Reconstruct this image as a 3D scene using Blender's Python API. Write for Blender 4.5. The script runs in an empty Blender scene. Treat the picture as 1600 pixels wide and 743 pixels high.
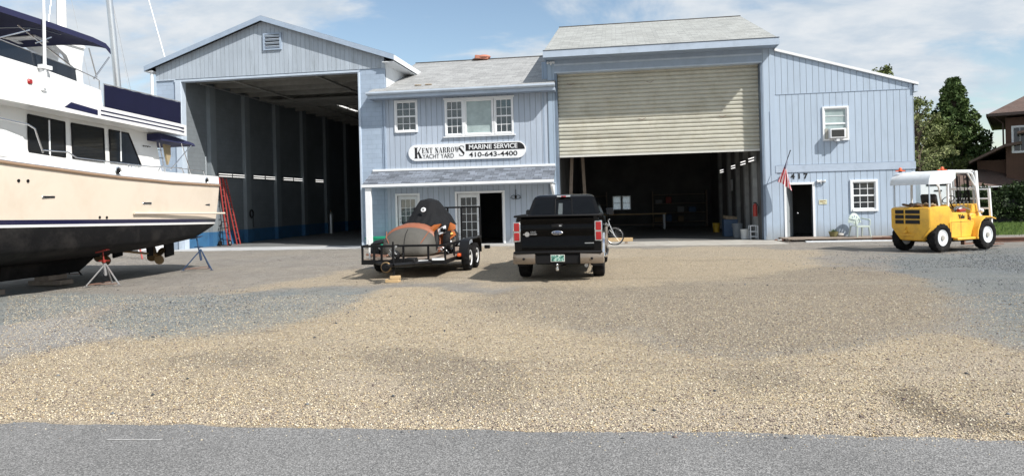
import bpy, bmesh, math, random
import numpy as np
from mathutils import Vector, Matrix, Euler, noise
random.seed(7); rng = np.random.default_rng(7)
R = math.radians; PI = math.pi
S = bpy.context.scene; COL = S.collection

# ------------------------------------------------------------------ camera
YAW = R(8.7); ROLL = .025; CAMH = 1.78
cd = bpy.data.cameras.new('camera'); cam = bpy.data.objects.new('camera', cd); COL.objects.link(cam)
cd.sensor_width = 36; cd.lens = 1100/1600*36; cd.shift_y = -(371.5-315.2)/1600
cd.clip_end = 3000; cd.clip_start = .05
cam.matrix_world = (Matrix.Translation((0, 0, CAMH)) @ Matrix.Rotation(YAW, 4, 'Z') @ Matrix.Rotation(PI/2, 4, 'X')
                    @ Matrix.Rotation(-ROLL, 4, 'Z'))
S.camera = cam
# ------------------------------------------------------------------ light
SUN = Vector((1.6, -1.0, 1.85)).normalized()
sl = bpy.data.lights.new('sun', 'SUN'); sl.energy = 5.0; sl.angle = R(.53); sl.color = (1, .955, .89)
so = bpy.data.objects.new('sun', sl); COL.objects.link(so)
so.rotation_euler = SUN.to_track_quat('Z', 'Y').to_euler(); so.location = (20, -10, 30)
S.view_settings.view_transform = 'Standard'; S.view_settings.look = 'None'
S.view_settings.exposure = .24; S.view_settings.gamma = 1; S.view_settings.use_curve_mapping = False
w = bpy.data.worlds.new('World'); S.world = w; w.use_nodes = True
nt = w.node_tree; nt.nodes.clear()
def N(nt, t, **k):
    n = nt.nodes.new(t)
    for a, v in k.items():
        if a == 'i':
            for kk, vv in v.items(): n.inputs[kk].default_value = vv
        else: setattr(n, a, v)
    return n
L = lambda nt, a, b: nt.links.new(a, b)
sky = N(nt, 'ShaderNodeTexSky', sky_type='NISHITA', sun_disc=False, air_density=1.0, dust_density=.6, ozone_density=1.5)
sky.sun_elevation = math.asin(SUN.z); sky.sun_rotation = math.atan2(SUN.x, SUN.y)
bg = N(nt, 'ShaderNodeBackground'); bg.inputs[1].default_value = .105
tc = N(nt, 'ShaderNodeTexCoord'); sp = N(nt, 'ShaderNodeSeparateXYZ'); L(nt, tc.outputs['Generated'], sp.inputs[0])
# project direction on a cloud layer: (x, y) / (z + c)
az = N(nt, 'ShaderNodeMath', operation='ADD', i={1: .22}); mz = N(nt, 'ShaderNodeMath', operation='MAXIMUM', i={1: .0})
L(nt, sp.outputs[2], mz.inputs[0]); L(nt, mz.outputs[0], az.inputs[0])
dx = N(nt, 'ShaderNodeMath', operation='DIVIDE'); dy = N(nt, 'ShaderNodeMath', operation='DIVIDE')
L(nt, sp.outputs[0], dx.inputs[0]); L(nt, az.outputs[0], dx.inputs[1]); L(nt, sp.outputs[1], dy.inputs[0]); L(nt, az.outputs[0], dy.inputs[1])
cb = N(nt, 'ShaderNodeCombineXYZ'); L(nt, dx.outputs[0], cb.inputs[0]); L(nt, dy.outputs[0], cb.inputs[1])
mp = N(nt, 'ShaderNodeMapping'); mp.inputs['Scale'].default_value = (1.0, 1.25, 1); mp.inputs['Location'].default_value = (3.35, 1.2, 0)
L(nt, cb.outputs[0], mp.inputs[0])
n1 = N(nt, 'ShaderNodeTexNoise', i={'Scale': 1.35, 'Detail': 9, 'Roughness': .58, 'Distortion': .35}); L(nt, mp.outputs[0], n1.inputs['Vector'])
n2 = N(nt, 'ShaderNodeTexNoise', i={'Scale': 5.0, 'Detail': 6, 'Roughness': .6, 'Distortion': .2}); L(nt, mp.outputs[0], n2.inputs['Vector'])
# a clear gap around one compass direction (behind the middle roofs)
def gap(dirx, diry, lo, hi, amt):
    v = N(nt, 'ShaderNodeVectorMath', operation='DISTANCE'); v.inputs[1].default_value = (dirx, diry, 0)
    c2 = N(nt, 'ShaderNodeCombineXYZ'); L(nt, sp.outputs[0], c2.inputs[0]); L(nt, sp.outputs[1], c2.inputs[1]); L(nt, c2.outputs[0], v.inputs[0])
    m = N(nt, 'ShaderNodeMapRange', i={1: lo, 2: hi, 3: amt, 4: 0}); L(nt, v.outputs['Value'], m.inputs[0]); return m.outputs[0]
g1 = gap(-.27, .93, .03, .24, .17); g2 = gap(-.52, .82, .02, .16, .08)
ga = N(nt, 'ShaderNodeMath', operation='ADD'); L(nt, g1, ga.inputs[0]); L(nt, g2, ga.inputs[1])
sb = N(nt, 'ShaderNodeMath', operation='SUBTRACT'); L(nt, n1.outputs[0], sb.inputs[0]); L(nt, ga.outputs[0], sb.inputs[1])
cr = N(nt, 'ShaderNodeMapRange', i={1: .39, 2: .53, 3: 0, 4: 1}, interpolation_type='SMOOTHSTEP'); L(nt, sb.outputs[0], cr.inputs[0])
cc = N(nt, 'ShaderNodeMapRange', i={1: .36, 2: .64, 3: 0, 4: 1}); L(nt, n2.outputs[0], cc.inputs[0])
ccol = N(nt, 'ShaderNodeMix', data_type='RGBA'); ccol.inputs[6].default_value = (4.8, 5.5, 6.25, 1); ccol.inputs[7].default_value = (6.3, 6.65, 7.0, 1)
L(nt, cc.outputs[0], ccol.inputs[0])
skm = N(nt, 'ShaderNodeMix', data_type='RGBA', blend_type='MULTIPLY'); skm.inputs[0].default_value = 1; skm.inputs[7].default_value = (1.35, 1.3, 1.2, 1)
L(nt, sky.outputs[0], skm.inputs[6])
mx = N(nt, 'ShaderNodeMix', data_type='RGBA'); L(nt, cr.outputs[0], mx.inputs[0]); L(nt, skm.outputs[2], mx.inputs[6]); L(nt, ccol.outputs[2], mx.inputs[7])
L(nt, mx.outputs[2], bg.inputs[0])
wo = N(nt, 'ShaderNodeOutputWorld'); L(nt, bg.outputs[0], wo.inputs[0])

# ------------------------------------------------------------------ object helpers
def rgba(c): return (*c, 1)
def tag(o, label=None, cat=None, group=None, kind=None):
    if label: o['label'] = label
    if cat: o['category'] = cat
    if group: o['group'] = group
    if kind: o['kind'] = kind
    return o
def thing(name, label, cat, loc=(0, 0, 0), rz=0, group=None):
    o = bpy.data.objects.new(name, None); COL.objects.link(o); o.empty_display_size = .2
    o.location = loc; o.rotation_euler = (0, 0, rz); return tag(o, label, cat, group)
def root_loc(o):
    v = Vector(o.location)
    while o.parent: o = o.parent; v += o.location
    return v
def copy_tree(o, parent=None):
    c = o.copy(); COL.objects.link(c); c.parent = parent
    for ch in list(o.children): copy_tree(ch, c)
    return c
class MB:
    """collects shapes; build() links them as one mesh object"""
    def __init__(s): s.bm = bmesh.new()
    def box(s, x0, x1, y0, y1, z0, z1, mi=0, bev=0):
        v = [s.bm.verts.new(p) for p in [(x0, y0, z0), (x1, y0, z0), (x1, y1, z0), (x0, y1, z0), (x0, y0, z1), (x1, y0, z1), (x1, y1, z1), (x0, y1, z1)]]
        fs = [s.bm.faces.new([v[i] for i in f]) for f in [(0, 3, 2, 1), (4, 5, 6, 7), (0, 1, 5, 4), (1, 2, 6, 5), (2, 3, 7, 6), (3, 0, 4, 7)]]
        for f in fs: f.material_index = mi
        if bev:
            es = {e for f in fs for e in f.edges}
            bmesh.ops.bevel(s.bm, geom=list(es), offset=bev, segments=1, affect='EDGES', material=mi)
        return s
    def cbox(s, c, d, rot=None, mi=0, bev=0):
        """box of size d centred at c, turned by rot (Euler angles)"""
        n0 = set(s.bm.verts); s.box(-d[0]/2, d[0]/2, -d[1]/2, d[1]/2, -d[2]/2, d[2]/2, mi, bev)
        M = Matrix.Translation(c) @ (Euler(rot).to_matrix().to_4x4() if rot else Matrix())
        bmesh.ops.transform(s.bm, matrix=M, verts=[v for v in s.bm.verts if v not in n0]); return s
    def poly(s, pts, mi=0):
        f = s.bm.faces.new([s.bm.verts.new(p) for p in pts]); f.material_index = mi; return s
    def prism(s, pts, axis, a, b, mi=0, bev=0):
        """2-D outline pts extruded along axis from a to b (outline in the other two axes, cyclic order)"""
        def P(p, t):
            return {'x': (t, p[0], p[1]), 'y': (p[0], t, p[1]), 'z': (p[0], p[1], t)}[axis]
        A = [s.bm.verts.new(P(p, a)) for p in pts]; B = [s.bm.verts.new(P(p, b)) for p in pts]
        n = len(pts); fs = [s.bm.faces.new(A[::-1]), s.bm.faces.new(B)]
        for i in range(n): fs.append(s.bm.faces.new([A[i], A[(i+1) % n], B[(i+1) % n], B[i]]))
        for f in fs: f.material_index = mi
        bmesh.ops.recalc_face_normals(s.bm, faces=fs)
        if bev:
            bmesh.ops.bevel(s.bm, geom=list({e for f in fs for e in f.edges}), offset=bev, segments=2, affect='EDGES', material=mi)
        return s
    def tube(s, pts, r, seg=8, mi=0, closed=False):
        pts = [Vector(p) for p in pts]; n = len(pts); rr = r if isinstance(r, (list, tuple)) else [r]*n
        rings = []; up = None
        for i, p in enumerate(pts):
            if closed: t = (pts[(i+1) % n]-pts[i-1])
            else: t = (pts[min(i+1, n-1)]-pts[max(i-1, 0)])
            t.normalize()
            if up is None: up = Vector((0, 0, 1)) if abs(t.z) < .9 else Vector((1, 0, 0))
            a = t.cross(up)
            if a.length < 1e-4: a = t.cross(Vector((.3, 1, .2)))
            a.normalize(); b = a.cross(t).normalized(); up = b
            rings.append([s.bm.verts.new(p+rr[i]*(math.cos(2*PI*k/seg)*a+math.sin(2*PI*k/seg)*b)) for k in range(seg)])
        m = n if closed else n-1
        for i in range(m):
            q = rings[(i+1) % n]
            for k in range(seg):
                f = s.bm.faces.new([rings[i][k], rings[i][(k+1) % seg], q[(k+1) % seg], q[k]]); f.material_index = mi; f.smooth = True
        if not closed:
            for q in (rings[0][::-1], rings[-1]):
                if rr[0] > 0: f = s.bm.faces.new(q); f.material_index = mi
        return s
    def lathe(s, prof, c=(0, 0, 0), axis='z', seg=24, mi=0, mod=None):
        """prof: list of (a, r) along the axis"""
        c = Vector(c); rings = []
        for j, (a, r) in enumerate(prof):
            ring = []
            for k in range(seg):
                q = r*(mod(j, k) if mod else 1); u, v = math.cos(2*PI*k/seg)*q, math.sin(2*PI*k/seg)*q
                ring.append(s.bm.verts.new(c+Vector({'z': (u, v, a), 'x': (a, u, v), 'y': (u, a, v)}[axis])))
            rings.append(ring)
        fs = []
        for j in range(len(prof)-1):
            for k in range(seg):
                fs.append(s.bm.faces.new([rings[j][k], rings[j][(k+1) % seg], rings[j+1][(k+1) % seg], rings[j+1][k]]))
        for q in (0, -1):
            if prof[q][1] > 1e-5: fs.append(s.bm.faces.new(rings[q] if q else rings[q][::-1]))
        for f in fs: f.material_index = mi; f.smooth = True
        return s
    def loft(s, secs, mi=0, cap=(True, True), closed=True, smooth=True, mfun=None):
        rows = [[s.bm.verts.new(p) for p in sec] for sec in secs]; n = len(rows[0]); fs = []
        for i in range(len(rows)-1):
            for k in range(n if closed else n-1):
                f = s.bm.faces.new([rows[i][k], rows[i][(k+1) % n], rows[i+1][(k+1) % n], rows[i+1][k]])
                f.material_index = mfun(i, k) if mfun else mi; f.smooth = smooth; fs.append(f)
        if cap[0]: fs.append(s.bm.faces.new(rows[0][::-1])); fs[-1].material_index = mi
        if cap[1]: fs.append(s.bm.faces.new(rows[-1])); fs[-1].material_index = mi
        if cap[0] and cap[1]: bmesh.ops.recalc_face_normals(s.bm, faces=fs)
        return s
    def ell(s, c, d, seg=16, mi=0, rot=None):
        M = Matrix.Translation(c) @ (Euler(rot).to_matrix().to_4x4() if rot else Matrix()) @ Matrix.Diagonal((d[0]/2, d[1]/2, d[2]/2, 1))
        r = bmesh.ops.create_uvsphere(s.bm, u_segments=seg, v_segments=seg//2, radius=1, matrix=M)
        for v in r['verts']:
            for f in v.link_faces: f.material_index = mi; f.smooth = True
        return s
    def build(s, name, mats, parent=None, world=False, smooth=None, loc=None):
        if loc is not None: bmesh.ops.translate(s.bm, verts=s.bm.verts, vec=-Vector(loc))
        elif world and parent: bmesh.ops.translate(s.bm, verts=s.bm.verts, vec=-root_loc(parent))
        me = bpy.data.meshes.new(name); s.bm.to_mesh(me); s.bm.free()
        for m in (mats if isinstance(mats, (list, tuple)) else [mats]): me.materials.append(m)
        if smooth:
            me.polygons.foreach_set('use_smooth', [True]*len(me.polygons)); me.set_sharp_from_angle(angle=R(smooth))
        else:
            me.set_sharp_from_angle(angle=R(38))
        o = bpy.data.objects.new(name, me); COL.objects.link(o)
        if parent: o.parent = parent
        if loc is not None: o.location = loc
        return o
def text_mesh(body, size, depth=.004, sx=1., bold=0.):
    cu = bpy.data.curves.new('t', 'FONT'); cu.body = body; cu.size = size; cu.extrude = depth; cu.offset = bold
    cu.align_x = 'CENTER'; cu.align_y = 'CENTER'
    to = bpy.data.objects.new('t', cu); COL.objects.link(to)
    dg = bpy.context.evaluated_depsgraph_get(); dg.update()
    me = bpy.data.meshes.new_from_object(to.evaluated_get(dg)); bpy.data.objects.remove(to)
    me.transform(Matrix.Diagonal((sx, 1, 1, 1))); return me
def text(name, body, size, loc, rot, mat, parent=None, sx=1., depth=.004, bold=0., fit=None):
    me = text_mesh(body, size, depth, sx, bold)
    if fit:
        xs = [v.co.x for v in me.vertices]; k = fit/(max(xs)-min(xs)); me.transform(Matrix.Diagonal((k, 1, 1, 1)))
    me.materials.clear(); me.materials.append(mat)
    o = bpy.data.objects.new(name, me); COL.objects.link(o)
    o.location = Vector(loc)-(root_loc(parent) if parent else Vector()); o.rotation_euler = rot
    if parent: o.parent = parent
    return o

# ------------------------------------------------------------------ materials
def newmat(name):
    m = bpy.data.materials.new(name); m.use_nodes = True; nt = m.node_tree
    return m, nt, nt.nodes['Principled BSDF']
def P(name, c, rough=.6, metal=0., var=.08, vs=2.5, bump=0., bs=60, coat=0., dirt=None, dirt_amt=.5, ds=1.5, spec=.5, trans=0., alpha=1.):
    """painted or plain surface with uneven tone, optional dirt blotches and fine bump"""
    m, nt, b = newmat(name); tc = N(nt, 'ShaderNodeTexCoord')
    n = N(nt, 'ShaderNodeTexNoise', i={'Scale': vs, 'Detail': 6, 'Roughness': .6}); L(nt, tc.outputs['Object'], n.inputs['Vector'])
    mr = N(nt, 'ShaderNodeMapRange', i={1: .25, 2: .75, 3: 1-var, 4: 1+var}); L(nt, n.outputs[0], mr.inputs[0])
    h = N(nt, 'ShaderNodeHueSaturation'); h.inputs['Color'].default_value = rgba(c); L(nt, mr.outputs[0], h.inputs['Value'])
    out = h.outputs[0]
    if dirt:
        n2 = N(nt, 'ShaderNodeTexNoise', i={'Scale': ds, 'Detail': 8, 'Roughness': .7, 'Distortion': .4}); L(nt, tc.outputs['Object'], n2.inputs['Vector'])
        m2 = N(nt, 'ShaderNodeMapRange', i={1: .48, 2: .72, 3: 0, 4: dirt_amt}); L(nt, n2.outputs[0], m2.inputs[0])
        x = N(nt, 'ShaderNodeMix', data_type='RGBA'); L(nt, m2.outputs[0], x.inputs[0]); L(nt, out, x.inputs[6]); x.inputs[7].default_value = rgba(dirt); out = x.outputs[2]
    L(nt, out, b.inputs['Base Color'])
    b.inputs['Roughness'].default_value = rough; b.inputs['Metallic'].default_value = metal
    b.inputs['Coat Weight'].default_value = coat; b.inputs['Coat Roughness'].default_value = .06
    b.inputs['Specular IOR Level'].default_value = spec
    if trans: b.inputs['Transmission Weight'].default_value = trans
    if alpha < 1: b.inputs['Alpha'].default_value = alpha
    if bump:
        n3 = N(nt, 'ShaderNodeTexNoise', i={'Scale': bs, 'Detail': 4}); L(nt, tc.outputs['Object'], n3.inputs['Vector'])
        bp = N(nt, 'ShaderNodeBump', i={'Strength': bump, 'Distance': .02}); L(nt, n3.outputs[0], bp.inputs['Height']); L(nt, bp.outputs[0], b.inputs['Normal'])
    return m
def emit(name, c, s):
    m, nt, b = newmat(name); b.inputs['Base Color'].default_value = rgba(c); b.inputs['Emission Color'].default_value = rgba(c)
    b.inputs['Emission Strength'].default_value = s; return m

def siding(name, c, pitch=.24, groove=.055, off=0., dark=.45, stain=.10, jitter=.0):
    """grooved vertical plywood siding in world x"""
    m, nt, b = newmat(name); g = N(nt, 'ShaderNodeNewGeometry'); s = N(nt, 'ShaderNodeSeparateXYZ'); L(nt, g.outputs['Position'], s.inputs[0])
    # use x on front faces and y on side faces
    sn = N(nt, 'ShaderNodeSeparateXYZ'); L(nt, g.outputs['True Normal'], sn.inputs[0])
    ab = N(nt, 'ShaderNodeMath', operation='ABSOLUTE'); L(nt, sn.outputs[0], ab.inputs[0])
    gt = N(nt, 'ShaderNodeMath', operation='GREATER_THAN', i={1: .7}); L(nt, ab.outputs[0], gt.inputs[0])
    mixc = N(nt, 'ShaderNodeMix', data_type='FLOAT'); L(nt, gt.outputs[0], mixc.inputs[0]); L(nt, s.outputs[0], mixc.inputs[2]); L(nt, s.outputs[1], mixc.inputs[3])
    a = N(nt, 'ShaderNodeMath', operation='MULTIPLY_ADD', i={1: 1/pitch, 2: off+50}); L(nt, mixc.outputs[0], a.inputs[0])
    fr = N(nt, 'ShaderNodeMath', operation='FRACT'); L(nt, a.outputs[0], fr.inputs[0])
    fl = N(nt, 'ShaderNodeMath', operation='FLOOR'); L(nt, a.outputs[0], fl.inputs[0])
    wn = N(nt, 'ShaderNodeTexWhiteNoise', noise_dimensions='1D'); L(nt, fl.outputs[0], wn.inputs['W'])
    pp = N(nt, 'ShaderNodeMath', operation='SUBTRACT', i={1: .5}); L(nt, fr.outputs[0], pp.inputs[0])
    pa = N(nt, 'ShaderNodeMath', operation='ABSOLUTE'); L(nt, pp.outputs[0], pa.inputs[0])
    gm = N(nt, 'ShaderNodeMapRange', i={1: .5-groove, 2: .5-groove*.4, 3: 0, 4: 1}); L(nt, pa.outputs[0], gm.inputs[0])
    # weathering: long vertical streaks and broad patches
    mp = N(nt, 'ShaderNodeMapping'); mp.inputs['Scale'].default_value = (3.2, 3.2, .35); L(nt, g.outputs['Position'], mp.inputs[0])
    n = N(nt, 'ShaderNodeTexNoise', i={'Scale': 1.6, 'Detail': 7, 'Roughness': .65}); L(nt, mp.outputs[0], n.inputs['Vector'])
    nb = N(nt, 'ShaderNodeTexNoise', i={'Scale': .45, 'Detail': 4}); L(nt, g.outputs['Position'], nb.inputs['Vector'])
    v = N(nt, 'ShaderNodeMath', operation='ADD'); L(nt, n.outputs[0], v.inputs[0]); L(nt, nb.outputs[0], v.inputs[1])
    v2 = N(nt, 'ShaderNodeMath', operation='MULTIPLY_ADD', i={1: .18, 2: -.09}); L(nt, wn.outputs[0], v2.inputs[0])
    v3 = N(nt, 'ShaderNodeMath', operation='ADD'); L(nt, v.outputs[0], v3.inputs[0]); L(nt, v2.outputs[0], v3.inputs[1])
    mr = N(nt, 'ShaderNodeMapRange', i={1: .65, 2: 1.35, 3: 1-stain, 4: 1+stain*.6}); L(nt, v3.outputs[0], mr.inputs[0])
    h = N(nt, 'ShaderNodeHueSaturation'); h.inputs['Color'].default_value = rgba(c); L(nt, mr.outputs[0], h.inputs['Value'])
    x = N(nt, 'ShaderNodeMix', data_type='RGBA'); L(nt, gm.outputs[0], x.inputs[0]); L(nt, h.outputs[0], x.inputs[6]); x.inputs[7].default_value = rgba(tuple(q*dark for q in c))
    nd = N(nt, 'ShaderNodeTexNoise', i={'Scale': 2.6, 'Detail': 8, 'Roughness': .7}); md = N(nt, 'ShaderNodeMapping'); md.inputs['Scale'].default_value = (1, 1, .22); L(nt, g.outputs['Position'], md.inputs[0]); L(nt, md.outputs[0], nd.inputs['Vector'])
    dm = N(nt, 'ShaderNodeMapRange', i={1: .54, 2: .74, 3: 0, 4: stain*3.2}); L(nt, nd.outputs[0], dm.inputs[0])
    xd = N(nt, 'ShaderNodeMix', data_type='RGBA'); L(nt, dm.outputs[0], xd.inputs[0]); L(nt, x.outputs[2], xd.inputs[6]); xd.inputs[7].default_value = (c[0]*.55, c[1]*.55, c[2]*.52, 1)
    # rain splash dirt along the foot of the wall
    nz = N(nt, 'ShaderNodeMath', operation='MULTIPLY_ADD', i={1: -.9, 2: 0}); L(nt, n.outputs[0], nz.inputs[0]); zz_ = N(nt, 'ShaderNodeMath', operation='ADD'); L(nt, s.outputs[2], zz_.inputs[0]); L(nt, nz.outputs[0], zz_.inputs[1])
    sm = N(nt, 'ShaderNodeMapRange', i={1: -.4, 2: .25, 3: .55, 4: 0}); L(nt, zz_.outputs[0], sm.inputs[0])
    xs_ = N(nt, 'ShaderNodeMix', data_type='RGBA'); L(nt, sm.outputs[0], xs_.inputs[0]); L(nt, xd.outputs[2], xs_.inputs[6]); xs_.inputs[7].default_value = (.22, .21, .18, 1)
    L(nt, xs_.outputs[2], b.inputs['Base Color']); b.inputs['Roughness'].default_value = .62
    bp = N(nt, 'ShaderNodeBump', invert=True, i={'Strength': .9, 'Distance': .012}); L(nt, gm.outputs[0], bp.inputs['Height']); L(nt, bp.outputs[0], b.inputs['Normal'])
    return m
def blocks(name, c, c2=None, rough=.8, bw=.4, rh=.2, mort=.012, paint=.06, zscale=1.):
    """painted block courses, on world x+y and z"""
    m, nt, b = newmat(name); g = N(nt, 'ShaderNodeNewGeometry'); s = N(nt, 'ShaderNodeSeparateXYZ'); L(nt, g.outputs['Position'], s.inputs[0])
    a = N(nt, 'ShaderNodeMath', operation='ADD'); L(nt, s.outputs[0], a.inputs[0]); L(nt, s.outputs[1], a.inputs[1])
    cbn = N(nt, 'ShaderNodeCombineXYZ'); L(nt, a.outputs[0], cbn.inputs[0]); L(nt, s.outputs[2], cbn.inputs[1])
    br = N(nt, 'ShaderNodeTexBrick', i={'Scale': 1, 'Mortar Size': mort, 'Brick Width': bw, 'Row Height': rh, 'Mortar Smooth': .3, 'Bias': 0})
    br.inputs['Color1'].default_value = rgba(tuple(q*(1+paint) for q in c)); br.inputs['Color2'].default_value = rgba(tuple(q*(1-paint) for q in c))
    br.inputs['Mortar'].default_value = rgba(tuple(q*.8 for q in c)); L(nt, cbn.outputs[0], br.inputs['Vector'])
    n = N(nt, 'ShaderNodeTexNoise', i={'Scale': .8, 'Detail': 7, 'Roughness': .65}); L(nt, g.outputs['Position'], n.inputs['Vector'])
    mr = N(nt, 'ShaderNodeMapRange', i={1: .3, 2: .7, 3: .82, 4: 1.08}); L(nt, n.outputs[0], mr.inputs[0])
    h = N(nt, 'ShaderNodeHueSaturation'); L(nt, br.outputs[0], h.inputs['Color']); L(nt, mr.outputs[0], h.inputs['Value'])
    L(nt, h.outputs[0], b.inputs['Base Color']); b.inputs['Roughness'].default_value = rough
    bp = N(nt, 'ShaderNodeBump', invert=True, i={'Strength': .5, 'Distance': .01}); L(nt, br.outputs['Fac'], bp.inputs['Height']); L(nt, bp.outputs[0], b.inputs['Normal'])
    return m
def shingles(name, c, var=.14, row=.15, wid=.32, dark=.55, stain=(.12, .12, .11)):
    m, nt, b = newmat(name); g = N(nt, 'ShaderNodeNewGeometry'); s = N(nt, 'ShaderNodeSeparateXYZ'); L(nt, g.outputs['Position'], s.inputs[0])
    sn = N(nt, 'ShaderNodeSeparateXYZ'); L(nt, g.outputs['True Normal'], sn.inputs[0])
    ab = N(nt, 'ShaderNodeMath', operation='ABSOLUTE'); L(nt, sn.outputs[0], ab.inputs[0]); gt = N(nt, 'ShaderNodeMath', operation='GREATER_THAN', i={1: .2}); L(nt, ab.outputs[0], gt.inputs[0])
    u = N(nt, 'ShaderNodeMix', data_type='FLOAT'); L(nt, gt.outputs[0], u.inputs[0]); L(nt, s.outputs[0], u.inputs[2]); L(nt, s.outputs[1], u.inputs[3])
    vv = N(nt, 'ShaderNodeMath', operation='MULTIPLY', i={1: 2.9}); L(nt, s.outputs[2], vv.inputs[0])
    cbn = N(nt, 'ShaderNodeCombineXYZ'); L(nt, u.outputs[0], cbn.inputs[0]); L(nt, vv.outputs[0], cbn.inputs[1])
    br = N(nt, 'ShaderNodeTexBrick', offset=.37, i={'Scale': 1, 'Mortar Size': .008, 'Brick Width': wid, 'Row Height': row, 'Mortar Smooth': .2, 'Bias': 0})
    br.inputs['Color1'].default_value = rgba(tuple(q*(1+var) for q in c)); br.inputs['Color2'].default_value = rgba(tuple(q*(1-var) for q in c))
    br.inputs['Mortar'].default_value = rgba(tuple(q*dark for q in c)); L(nt, cbn.outputs[0], br.inputs['Vector'])
    n = N(nt, 'ShaderNodeTexNoise', i={'Scale': 9, 'Detail': 8, 'Roughness': .75}); L(nt, g.outputs['Position'], n.inputs['Vector'])
    mr = N(nt, 'ShaderNodeMapRange', i={1: .3, 2: .7, 3: .8, 4: 1.18}); L(nt, n.outputs[0], mr.inputs[0])
    h = N(nt, 'ShaderNodeHueSaturation'); L(nt, br.outputs[0], h.inputs['Color']); L(nt, mr.outputs[0], h.inputs['Value'])
    mp = N(nt, 'ShaderNodeMapping'); mp.inputs['Scale'].default_value = (1.6, .25, .6); L(nt, g.outputs['Position'], mp.inputs[0])
    n2 = N(nt, 'ShaderNodeTexNoise', i={'Scale': 1.1, 'Detail': 7, 'Roughness': .7}); L(nt, mp.outputs[0], n2.inputs['Vector'])
    m2 = N(nt, 'ShaderNodeMapRange', i={1: .5, 2: .8, 3: 0, 4: .45}); L(nt, n2.outputs[0], m2.inputs[0])
    x = N(nt, 'ShaderNodeMix', data_type='RGBA'); L(nt, m2.outputs[0], x.inputs[0]); L(nt, h.outputs[0], x.inputs[6]); x.inputs[7].default_value = rgba(stain)
    L(nt, x.outputs[2], b.inputs['Base Color']); b.inputs['Roughness'].default_value = .9
    bp = N(nt, 'ShaderNodeBump', invert=True, i={'Strength': .5, 'Distance': .01}); L(nt, br.outputs['Fac'], bp.inputs['Height']); L(nt, bp.outputs[0], b.inputs['Normal'])
    return m


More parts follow.
